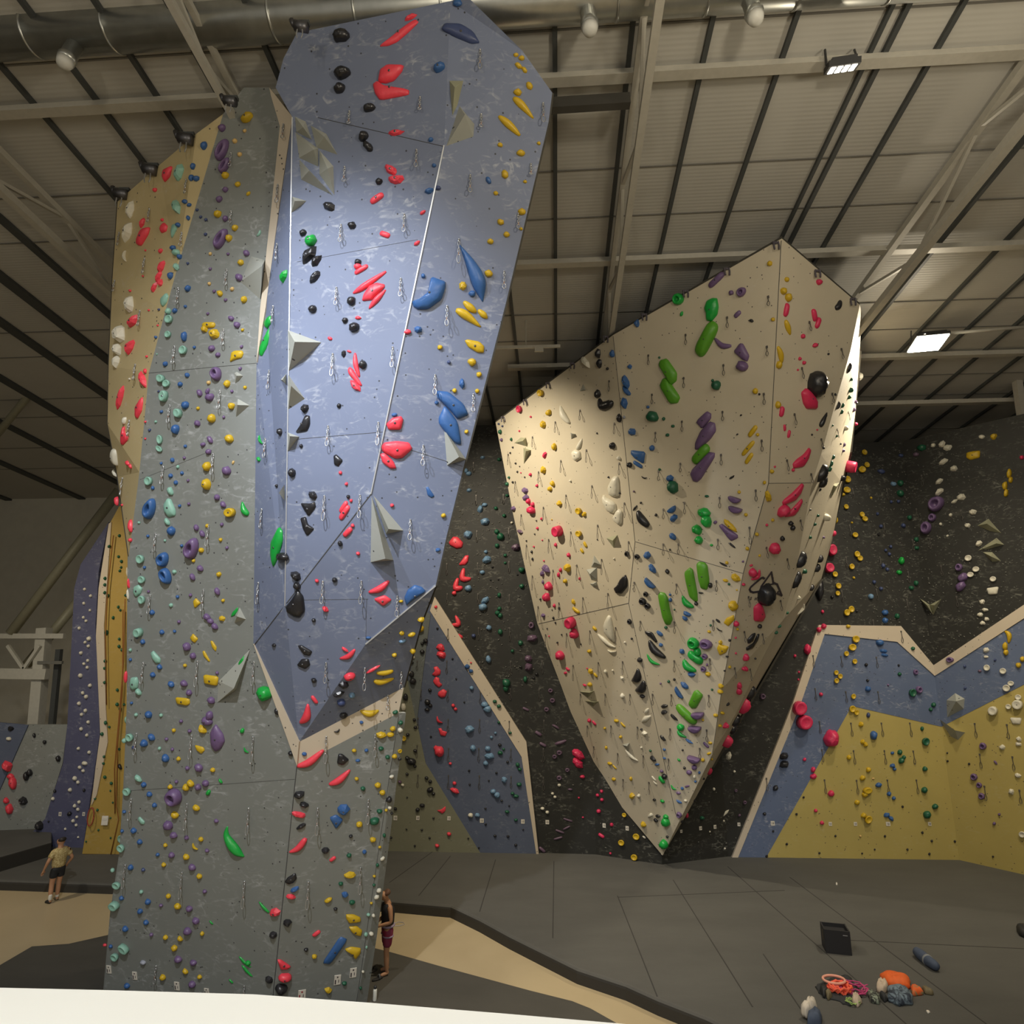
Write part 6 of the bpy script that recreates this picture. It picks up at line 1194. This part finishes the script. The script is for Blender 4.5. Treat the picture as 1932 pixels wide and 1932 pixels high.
for i, (x, y) in enumerate(((949, 791), (991, 759), (1034, 727), (1080, 690), (1143, 640), (1216, 598), (1294, 554), (1372, 512), (1465, 463), (1543, 516), (1610, 569))):
    h = hit(x, y+3)
    if not h: continue
    c = on(x, y, (h[0], h[1]), .06); bm = bmesh.new()
    for k in (-1, 1): tube_bm(bm, [(k*.05, 0, .1), (k*.06, 0, 0), (k*.05, 0, -.1)], .022, 6)
    box_bm(bm, (0, .02, .08), (.16, .04, .05)); o = from_bm('rope_anchor', bm, mat('lilac_steel', (.10, .09, .11), .5, .4)); o.location = c
    nm = ['lowest left', 'second', 'third', 'fourth', 'fifth', 'sixth', 'seventh', 'eighth', 'peak', 'first right of the peak', 'second right of the peak'][i]
    tag(o, '%s twin hook anchor along the cream overhang top edge' % nm, 'rope anchor', 'twin anchors on the cream overhang edge')
# ---------------------------------------------------------------- far left steelwork
def simple_beam(name, label, cat, a, b, w_, h_, m):
    c = (a+b)/2; bm = bmesh.new(); beam_bm(bm, a-c, b-c, w_, h_); o = from_bm(name, bm, m); o.location = c; return tag(o, label, cat)
PST = mat('pale_steel', (.55, .54, .48), .5, .2)
simple_beam('steel_beam', 'white lattice top beam at the far left wall', 'steel beam', at(-30, 1200, 27), at(122, 1200, 27), .2, .2, PST)
simple_beam('steel_beam', 'wide cream beam below the far left lattice', 'steel beam', at(-30, 1270, 27), at(90, 1272, 27), .3, .42, PST)
simple_beam('lattice_brace', 'slanting brace of the far left lattice, leaning right', 'steel brace', at(75, 1218, 26.9), at(45, 1262, 26.9), .12, .12, PST)
simple_beam('lattice_brace', 'slanting brace of the far left lattice, leaning left', 'steel brace', at(15, 1218, 26.9), at(45, 1262, 26.9), .12, .12, PST)
simple_beam('steel_column', 'pale round topped column behind the grey boulder wall', 'steel column', at(84, 1185, 27.2), at(66, 1390, 27.2), .42, .42, PST)
simple_beam('steel_column', 'thin dark column left of the violet wall', 'steel column', at(112, 1225, 27.4), at(96, 1390, 27.4), .2, .2, DARKJ)
simple_beam('steel_bracket', 'short grey bracket bar over the pale column', 'steel bracket', at(72, 1250, 27.0), at(118, 1250, 27.0), .12, .12, mat('mid_steel', (.2, .2, .18), .5, .3))
PIPE = mat('dull_pipe', (.16, .15, .13), .5, .4)
for x0, x1, l in ((1802, 1808, 'thin vertical pipe above the black wall at the right'), (1822, 1828, 'thick vertical pipe above the black wall at the right')): tube('wall_pipe', l, 'pipe', [at(x0, 760, 26), at(x1, 845, 26)], .1 if x0 > 1810 else .06, PIPE, 'pipes above the black wall')
simple_beam('steel_column', 'steel column in the dark upper right corner', 'steel column', at(1912, 670, 21), at(1932, 810, 21), .22, .22, BEIGE)

# ropes on the ochre wall
def rope(label, pts, r_, m, group=None): return tube('climbing_rope', label, 'climbing rope', pts, r_, m, group, 6)
RM = mat('brown_rope', (.25, .10, .02), .8)
for i, (xs, l) in enumerate((([(214, 1010), (203, 1110), (199, 1200), (201, 1330)], 'brown rope hanging along the cream edge of the ochre wall'), ([(232, 1150), (231, 1300), (222, 1400), (219, 1520), (224, 1545), (209, 1612)], 'brown rope hanging down the middle of the ochre wall'), ([(236, 1130), (233, 1250), (224, 1360), (216, 1450), (217, 1535)], 'second brown rope beside the middle one on the ochre wall'))):
    rope(l, [on(x, y, FL3, .12) for x, y in xs], .018, RM, 'ropes on the ochre wall')
q = on(171, 1541, FL3, .12); rope('dark red coil of rope hanging low on the cream edge strip', [q+Vector((math.cos(t*.5)*.11, 0, math.sin(t*.5)*.3)) for t in range(26)], .018, mat('red_rope', (.3, .05, .03), .8))
bm = bmesh.new(); q = on(198, 1548, FL3, .07); box_bm(bm, (0, 0, 0), (.22, .03, .3)); box_bm(bm, (0, -.02, .06), (.16, .01, .08)); o = from_bm('notice_sheet', bm, CARD); o.location = q; tag(o, 'pale notice sheet low on the ochre wall', 'notice')

# ---------------------------------------------------------------- people
def skin(name, V, E, m, parent, sub=2, fat=1.2):
    me = bpy.data.meshes.new(name); me.from_pydata([v[0] for v in V], E, []); o = bpy.data.objects.new(name, me); C.objects.link(o); me.materials.append(m)
    o.parent = parent; s = o.modifiers.new('skin', 'SKIN'); s.use_smooth_shade = True
    for i, v in enumerate(V):
        r = v[1]; r = r if hasattr(r, '__len__') else (r, r); me.skin_vertices[0].data[i].radius = (r[0]*fat, r[1]*fat); me.skin_vertices[0].data[i].use_root = (i == 0)
    u = o.modifiers.new('sub', 'SUBSURF'); u.levels = sub; u.render_levels = sub; return o
SKIN = mat('skin_tone', (.42, .22, .12), .55); HAIR = mat('dark_hair', (.018, .013, .011), .6)
def person(loc, head_rot, label, arms, legs, shirt_m, short_m, sleeves, bow, hair_m, short_len=.45):
    root = thing('person', label, 'person', loc); root.rotation_euler = (0, 0, head_rot)
    hx = bow
    V = [((0, 0, .96), (.10, .125)), ((0, 0, 1.10), (.08, .105)), ((.0, 0, 1.28), (.095, .125)), ((.01, 0, 1.41), (.066, .09)), ((.02+hx*.2, 0, 1.50), .052), ((.03+hx*.5, 0, 1.555), .055), ((.045+hx, 0, 1.615-hx*.2), (.088, .072)), ((.03+hx, 0, 1.68-hx*.3), (.092, .078)), ((.02+hx*.8, 0, 1.725-hx*.25), (.05, .05))]
    E = [(i, i+1) for i in range(8)]
    def add(par, pts):
        for p_, r_ in pts:
            V.append((p_, r_)); E.append((par, len(V)-1)); par = len(V)-1
        return par
    add(6, [((.135+hx, 0, 1.61-hx*.35), .016)])
    for s in (1, -1): add(6, [((.03+hx, s*.085, 1.62-hx*.3), .014)])
    for s, (el, wr) in zip((1, -1), arms):
        w_ = add(3, [((0, s*.17, 1.40), .056), (el, .04), (wr, .026)]); e_, w2 = Vector(el), Vector(wr); d = (w2-e_).normalized(); side = d.cross(Vector((0, 0, 1))); side = side.normalized() if side.length > .1 else Vector((1, 0, 0)); up = side.cross(d)
        pm = add(w_, [(tuple(w2+d*.07), (.034, .018))])
        for k, ln in enumerate((.07, .08, .075, .06)):
            b_ = w2+d*.09+side*(k-1.5)*.021; add(pm, [(tuple(b_+d*.02), .0095), (tuple(b_+d*ln*.6-up*.012), .0085), (tuple(b_+d*ln-up*.035), .007)])
        add(pm, [(tuple(w2+d*.05+side*.045-up*.01), .011), (tuple(w2+d*.085+side*.055-up*.02), .009)])
    for s, (kn, an, fw) in zip((1, -1), legs):
        add(0, [((0, s*.09, .88), .088), (kn, .056), (tuple((Vector(kn)*.45+Vector(an)*.55)), .054), (an, .034), ((an[0]-.03, an[1], .05), .032), ((an[0]+fw[0]*.5, an[1]+fw[1]*.5, .04), .036), ((an[0]+fw[0], an[1]+fw[1], .03), .026)])
    skin('body', V, E, SKIN, root, 2)
    # shirt
    V = [((0, 0, .90), (.142, .172)), ((0, 0, 1.10), (.125, .16)), ((0, 0, 1.28), (.138, .175)), ((.01, 0, 1.40), (.10, .135)), ((.02, 0, 1.465), (.062, .066))]
    E = [(0, 1), (1, 2), (2, 3), (3, 4)]
    if not sleeves: V[0] = ((0, 0, .98), (.145, .172)); V[1] = ((0, 0, 1.12), (.125, .158)); V[2] = ((0, 0, 1.28), (.145, .182)); V[3] = ((.01, 0, 1.405), (.112, .15)); V[4] = ((.015, 0, 1.45), (.08, .085))
    for s, (el, wr) in zip((1, -1), arms):
        sh = Vector((0, s*.165, 1.405)); V.append((tuple(sh), .074 if sleeves else .064)); E.append((3, len(V)-1))
        if sleeves: V.append((tuple(sh.lerp(Vector(el), .72)), .078)); E.append((len(V)-2, len(V)-1))
    skin('shirt' if sleeves else 'tank_top', V, E, shirt_m, root, 2)
    V = [((0, 0, 1.02), (.125, .155)), ((0, 0, .93), (.135, .165))]; E = [(0, 1)]
    for s, (kn, an, fw) in zip((1, -1), legs):
        hp = Vector((0, s*.092, .85)); V.append((tuple(hp), .102)); E.append((1, len(V)-1)); V.append((tuple(hp.lerp(Vector(kn), short_len)), .098)); E.append((len(V)-2, len(V)-1)); V.append((tuple(hp.lerp(Vector(kn), short_len*1.8)), .088)); E.append((len(V)-2, len(V)-1))
    skin('shorts', V, E, short_m, root, 2)
    V = [((-.035+hx*.9, 0, 1.635-hx*.2), (.082, .082)), ((-.02+hx*.9, 0, 1.70-hx*.27), (.102, .09)), ((.015+hx, 0, 1.745-hx*.3), (.085, .075))]
    skin('hair', V, [(0, 1), (1, 2)], hair_m, root, 2)
    for s in (1, -1):
        bm = bmesh.new(); bmesh.ops.create_icosphere(bm, subdivisions=1, radius=.011); e = from_bm('eye', bm, HAIR, root, True); e.location = (.118+hx, s*.032, 1.635-hx*.3)
    return root
def shoe(root, an, fw, m, sock=None):
    f = Vector((fw[0], fw[1], 0)); skin('shoe', [((an[0]-.05, an[1], .045), (.042, .046)), ((an[0]+.03, an[1]+f.y*.2, .06), (.044, .05)), ((an[0]+f.x*.7, an[1]+f.y*.7, .04), (.045, .036)), ((an[0]+f.x*1.15, an[1]+f.y*1.1, .03), (.032, .026))], [(0, 1), (1, 2), (2, 3)], m, root, 2)
    if sock: skin('sock', [((an[0]-.005, an[1], .07), .042), ((an[0], an[1], .16), .044), ((an[0], an[1], .27), .052)], [(0, 1), (1, 2)], sock, root, 2)
def pattern(name, a, b, sc):
    m, nt, bs = nodes(name); N = nt.nodes; L = nt.links; tc = N.new('ShaderNodeTexCoord'); nz = N.new('ShaderNodeTexNoise'); nz.inputs['Scale'].default_value = sc; nz.inputs['Detail'].default_value = 3; nz.inputs['Distortion'].default_value = 2
    L.new(tc.outputs['Object'], nz.inputs[0]); cr = N.new('ShaderNodeValToRGB'); cr.color_ramp.elements[0].position = .42; cr.color_ramp.elements[1].position = .58; cr.color_ramp.elements[0].color = (*a, 1); cr.color_ramp.elements[1].color = (*b, 1)
    L.new(nz.outputs['Fac'], cr.inputs[0]); L.new(cr.outputs[0], bs.inputs['Base Color']); bs.inputs['Roughness'].default_value = .8; return m
lg = [((.03, .10, .49), (-.02, .12, .085), (.15, .03)), ((.05, -.10, .49), (.07, -.11, .085), (.16, -.02))]
mA = person(ground(101, 1702), math.radians(150), 'man in a patterned tan t-shirt, black shorts and white socks walking at far left',
    [((-.02, .31, 1.16), (.10, .33, .93)), ((-.10, -.32, 1.15), (.06, -.27, .95))], lg, pattern('tan_print_shirt', (.30, .22, .08), (.52, .42, .20), 14), mat('black_shorts', (.012, .012, .014), .8), True, .0, HAIR, .30)
SOCK = mat('white_sock', (.62, .60, .52), .8); BSH = mat('black_shoe', (.02, .02, .02), .6); TSH = mat('olive_shoe', (.16, .13, .07), .7)
shoe(mA, lg[0][1], lg[0][2], BSH, SOCK); shoe(mA, lg[1][1], lg[1][2], TSH, SOCK)
# facing the tower, looking down at the hands
gz = ground(728, 1836, .05); lg2 = [((.03, .09, .49), (.01, .11, .085), (.15, .03)), ((-.01, -.10, .49), (-.05, -.11, .085), (.15, -.02))]
mB = person(gz, math.radians(204), 'man in a black tank top and crimson shorts looking down beside the tower',
    [((-.02, .24, 1.12), (.25, .13, 1.05)), ((.0, -.24, 1.13), (.27, -.09, 1.03))], lg2, mat('black_tank', (.012, .012, .015), .8), pattern('crimson_shorts', (.24, .015, .05), (.20, .03, .07), 5), False, .075, mat('shaved_hair', (.13, .065, .04), .7), .46)
root = mB
bm = bmesh.new(); tube_bm(bm, [Vector((math.cos(t*math.pi/10)*.145, math.sin(t*math.pi/10)*.18, 1.0)) for t in range(20)], .024, 6, closed=True)
for s in (1, -1): tube_bm(bm, [Vector((math.cos(t*math.pi/8)*.11, s*.095+math.sin(t*math.pi/8)*.11, .80)) for t in range(16)], .018, 6, closed=True)
from_bm('climbing_harness', bm, mat('lilac_webbing', (.30, .24, .34), .7), root, True)
bm = bmesh.new(); tube_bm(bm, [(-.13, .02, 1.0), (-.25, .02, 1.02), (-.36, .04, 1.0), (-.38, .08, .97), (-.28, .08, .96), (-.16, .05, .96)], .007, 5); from_bm('rope_loop', bm, BOLT, root)
bm = bmesh.new(); box_bm(bm, (.128, .03, 1.30), (.012, .11, .05)); e = from_bm('shirt_print', bm, mat('grey_print', (.2, .2, .22), .7), root)
# sandals and bottle
def sandal(c, rot, label, m):
    r = thing('sandal', label, 'sandal', c, 'sandals by the tower'); r.rotation_euler = (0, 0, rot)
    bm = bmesh.new(); lathe_bm(bm, [(.05, 0), (.052, .01), (.052, .025), (.045, .03)], 16); bmesh.ops.scale(bm, vec=(2.6, 1, 1), verts=bm.verts); from_bm('sole', bm, BSH, r)
    bm = bmesh.new(); tube_bm(bm, [(.03, -.05, .02), (.04, -.03, .07), (.05, 0, .085), (.04, .03, .07), (.03, .05, .02)], .016, 6); from_bm('strap', bm, m, r, True)
sandal(ground(712, 1848, .055), .7, 'dark sandal with a yellow insole in front of the man in crimson shorts', mat('sandal_grey', (.12, .13, .14), .6))
sandal(ground(705, 1832, .055), 1.0, 'black sandal behind the bare feet beside the tower foot', BSH)
bt = thing('water_bottle', 'white water bottle with a black cap standing on the mat', 'water bottle', ground(707, 1888, .052))
bm = bmesh.new(); lathe_bm(bm, [(.038, 0), (.042, .01), (.042, .19), (.036, .215), (.028, .225)], 20); from_bm('bottle_body', bm, mat('bottle_white', (.6, .6, .54), .4), bt, True)
bm = bmesh.new(); lathe_bm(bm, [(.03, .222), (.032, .23), (.032, .27), (.02, .285)], 16); from_bm('bottle_cap', bm, BSH, bt, True)
# ---------------------------------------------------------------- gear on the mat
def blob(name, pts, m, parent=None, H=.2, z0=0, seed=1, jit=.25):
    """a slumped fabric shape: outline points in metres around the base point"""
    rnd = random.Random(seed); bm = bmesh.new(); out = []
    M_ = len(pts)
    for i in range(M_):
        a, b = Vector((*pts[i], 0)), Vector((*pts[(i+1) % M_], 0))
        for t in (0.1, .37, .63, .9): out.append(a.lerp(b, t))
    cen = sum((q for q in out), Vector())/len(out)
    rings = []
    for s, h in ((.96, 0), (1.0, .25), (.93, .6), (.75, .88), (.45, 1.0), (.15, .97)):
        rings.append([bm.verts.new(cen+(q-cen)*(s*(1+(rnd.random()-.5)*jit*.35))+Vector((0, 0, z0+H*h*(1+(rnd.random()-.5)*jit)))) for q in out])
    n_ = len(out)
    for a, b in zip(rings, rings[1:]):
        for i in range(n_): bm.faces.new((a[i], a[(i+1) % n_], b[(i+1) % n_], b[i]))
    bm.faces.new(rings[0][::-1]); bm.faces.new(rings[-1]); return from_bm(name, bm, m, parent, True)
def gpx(c, pts, z=ZM): return [((ground(x, y, z)-c).x, (ground(x, y, z)-c).y) for x, y in pts]
def gx(x, y): return 1440+x*.25466, 1660+y*.25466
def gear(name, label, cat, at_, pts, m, H, seed=1, group=None, z0=0, jit=.25):
    c = ground(*gx(*at_), ZM+.002); o = blob(name, gpx(c, [gx(*p_) for p_ in pts]), m, None, H, z0, seed, jit); o.location = c; return tag(o, label, cat, group)
# black crate with a printed line
c = ground(*gx(545, 520), ZM+.002); bx = thing('storage_box', 'black open plyo box standing on the crash mat', 'box', c)
bx.rotation_euler = (0, 0, math.radians(-14)); BXM = mat('black_box', (.018, .018, .02), .6)
w_, d_, h_ = .56, .42, .50
bm = bmesh.new(); box_bm(bm, (0, -d_/2, h_/2), (w_, .03, h_)); box_bm(bm, (0, d_/2, h_/2), (w_, .03, h_)); box_bm(bm, (-w_/2+.015, 0, h_/2), (.03, d_, h_)); box_bm(bm, (w_/2-.015, 0, h_/2), (.03, d_, h_)); box_bm(bm, (0, 0, .02), (w_, d_, .03)); box_bm(bm, (0, 0, h_-.09), (w_-.04, d_-.02, .02)); from_bm('box_body', bm, BXM, bx)
text_mesh('climb', .045, mat('box_print', (.35, .35, .36), .6), Matrix.Translation((.17, -d_/2-.018, h_*.80)) @ Matrix.Rotation(math.pi/2, 4, 'X'), 'printed_word', bx) if False else None
bm = bmesh.new(); box_bm(bm, (.17, -d_/2-.017, h_*.82), (.10, .004, .012)); from_bm('printed_line', bm, mat('box_print', (.35, .35, .36), .6), bx)
bm = bmesh.new(); box_bm(bm, (-w_/2-.002, .02, h_*.6), (.004, .03, .22)); from_bm('hand_slot', bm, mat('slot_brown', (.12, .09, .05), .8), bx)
NV = mat('navy_fabric', (.055, .075, .12), .8); OR = mat('orange_fabric', (.75, .13, .02), .7, 0, .2, 12, .4); DG = mat('dark_fabric', (.03, .032, .034), .85); CR = mat('cream_fabric', (.52, .42, .32), .8, 0, .15, 12); LB = pattern('blue_grey_print', (.03, .04, .06), (.17, .23, .28), 5); CORD = mat('coral_rope', (.85, .12, .06), .7); PKC = mat('magenta_cord', (.55, .06, .20), .7); LIME = mat('lime_cord', (.35, .5, .15), .7)
o = thing('rolled_jacket', 'navy rolled jacket with a grey strap lying on the crash mat', 'jacket', ground(*gx(1210, 640), ZM))
a, b = ground(*gx(1130, 560), ZM)-o.location, ground(*gx(1295, 690), ZM)-o.location; up = Vector((0, 0, .1))
bm = bmesh.new(); tube_bm(bm, [a.lerp(b, t)+up*(1+.1*math.sin(t*9)) for t in (0, .08, .3, .55, .8, .94, 1)], [.05, .1, .12, .115, .11, .09, .03], 14); from_bm('bundle', bm, NV, o, True)
m_ = a.lerp(b, .58)+up; dd = (b-a).normalized(); bm = bmesh.new(); tube_bm(bm, [m_-dd*.02, m_+dd*.02], .125, 14); from_bm('strap', bm, mat('grey_strap', (.22, .23, .24), .7), o, True)
gear('backpack', 'orange backpack lying on its side among the gear', 'backpack', (970, 790), [(860, 735), (915, 705), (1090, 750), (1095, 815), (1000, 815), (920, 790)], OR, .17, 3)
gear('clothing_bundle', 'blue grey patterned bundle in front of the orange backpack', 'clothing', (1020, 890), [(920, 830), (1040, 815), (1115, 880), (1110, 930), (1000, 940), (925, 905)], LB, .16, 5, None, 0, .5)
gear('chalk_bag', 'cream fabric bag beside the orange backpack', 'bag', (880, 815), [(850, 775), (920, 775), (935, 825), (890, 850), (840, 835)], CR, .15, 6, None, 0, .5)
gear('climbing_shoe', 'pale green and black shoe in front of the patterned bundle', 'climbing shoe', (820, 900), [(770, 850), (800, 850), (870, 890), (865, 930), (800, 915)], pattern('green_shoe', (.02, .02, .02), (.25, .29, .22), 9), .13, 8)
gear('climbing_shoe', 'black shoe tucked between pale shoe and patterned bundle', 'climbing shoe', (890, 885), [(860, 865), (890, 860), (925, 900), (900, 915)], DG, .12, 9)
gear('fabric_sheet', 'black cloth spread under the coral rope', 'ground sheet', (560, 850), [(390, 790), (480, 745), (620, 705), (700, 800), (730, 880), (640, 950), (560, 900), (430, 870)], DG, .05, 10, None, 0, .6)
gear('climbing_shoe', 'black shoe on the left end of the dark cloth', 'climbing shoe', (445, 850), [(415, 830), (460, 800), (490, 860), (450, 885)], BSH, .14, 11)
gear('climbing_shoe', 'olive shoe beside the black shoe on the dark cloth', 'climbing shoe', (485, 875), [(460, 860), (490, 840), (515, 880), (480, 900)], TSH, .12, 12)
gear('chalk_bag', 'small cream bag with lime cords in front of the rope pile', 'bag', (700, 910), [(665, 880), (705, 870), (738, 920), (700, 950), (660, 920)], CR, .13, 13, None, 0, .5)
def coil(name, label, cat, cpx, r, turns, rad, m, seed, hgt=.12, sq=.7):
    rnd = random.Random(seed); c = ground(*gx(*cpx), ZM); pts = []
    for i in range(turns*12):
        t = i*math.pi/6; rr = r*(.55+.45*rnd.random()); pts.append(Vector((math.cos(t)*rr, math.sin(t)*rr*sq, .04+hgt*rnd.random())))
    sm = []
    for i in range(len(pts)-1): sm += [pts[i], (pts[i]+pts[i+1])/2]
    bm = bmesh.new(); tube_bm(bm, sm, rad, 5); o = from_bm(name, bm, m, None, True); o.location = c; return tag(o, label, cat)
coil('climbing_rope', 'bright coral rope heaped on the dark cloth', 'climbing rope', (570, 840), .27, 9, .022, CORD, 1, .14)
coil('cord_bundle', 'tangled thin magenta cord spilling right of the coral rope', 'cord', (655, 830), .36, 6, .010, PKC, 2, .1)
coil('cord_bundle', 'loose lime and white cord ends beside the small cream bag', 'cord', (665, 925), .16, 3, .008, LIME, 4, .05)
c = ground(*gx(530, 810), ZM); bm = bmesh.new(); tube_bm(bm, [Vector((math.cos(t*math.pi/12)*.22, math.sin(t*math.pi/12)*.17, .18)) for t in range(24)], .026, 8, closed=True); o = from_bm('rope_bag_rim', bm, mat('peach_webbing', (.75, .35, .25), .7), None, True); o.location = c; tag(o, 'peach webbing hoop around the coral rope', 'strap')
gear('climbing_shoe', 'orange and olive shoe right of the orange backpack, nearer one', 'climbing shoe', (1130, 840), [(1095, 815), (1130, 805), (1195, 850), (1170, 860), (1105, 865)], pattern('orange_shoe', (.75, .12, .02), (.25, .24, .12), 4), .12, 14)
gear('climbing_shoe', 'olive shoe furthest right of the gear pile', 'climbing shoe', (1220, 835), [(1175, 815), (1200, 815), (1265, 850), (1255, 860), (1200, 850)], TSH, .10, 15)
gear('towel', 'white towel on a navy bag near the mat edge', 'towel', (345, 1020), [(280, 1025), (340, 985), (375, 980), (415, 1010), (370, 1040), (320, 1055)], mat('white_towel', (.6, .54, .45), .9), .24, 16, None, .05, .5)
gear('bag', 'navy bag under the white towel near the mat edge', 'bag', (385, 1050), [(330, 1050), (400, 1010), (440, 1050), (430, 1100), (330, 1100)], NV, .22, 17)
gear('backpack', 'black backpack cut off by the right frame edge', 'backpack', (1920, 400), [(1875, 380), (1932, 370), (2000, 420), (1970, 450), (1900, 420)], BSH, .2, 18)
gear('paper_scrap', 'white paper scrap on the mat in front of the gear', 'paper', (1220, 985), [(1205, 975), (1225, 973), (1240, 988), (1220, 995)], CARD, .03, 19)
gear('chalk_lump', 'tiny white chalk lump on the mat below the yellow wall', 'chalk', (544, 36), [(538, 30), (551, 30), (551, 41), (538, 41)], CARD, .05, 20)
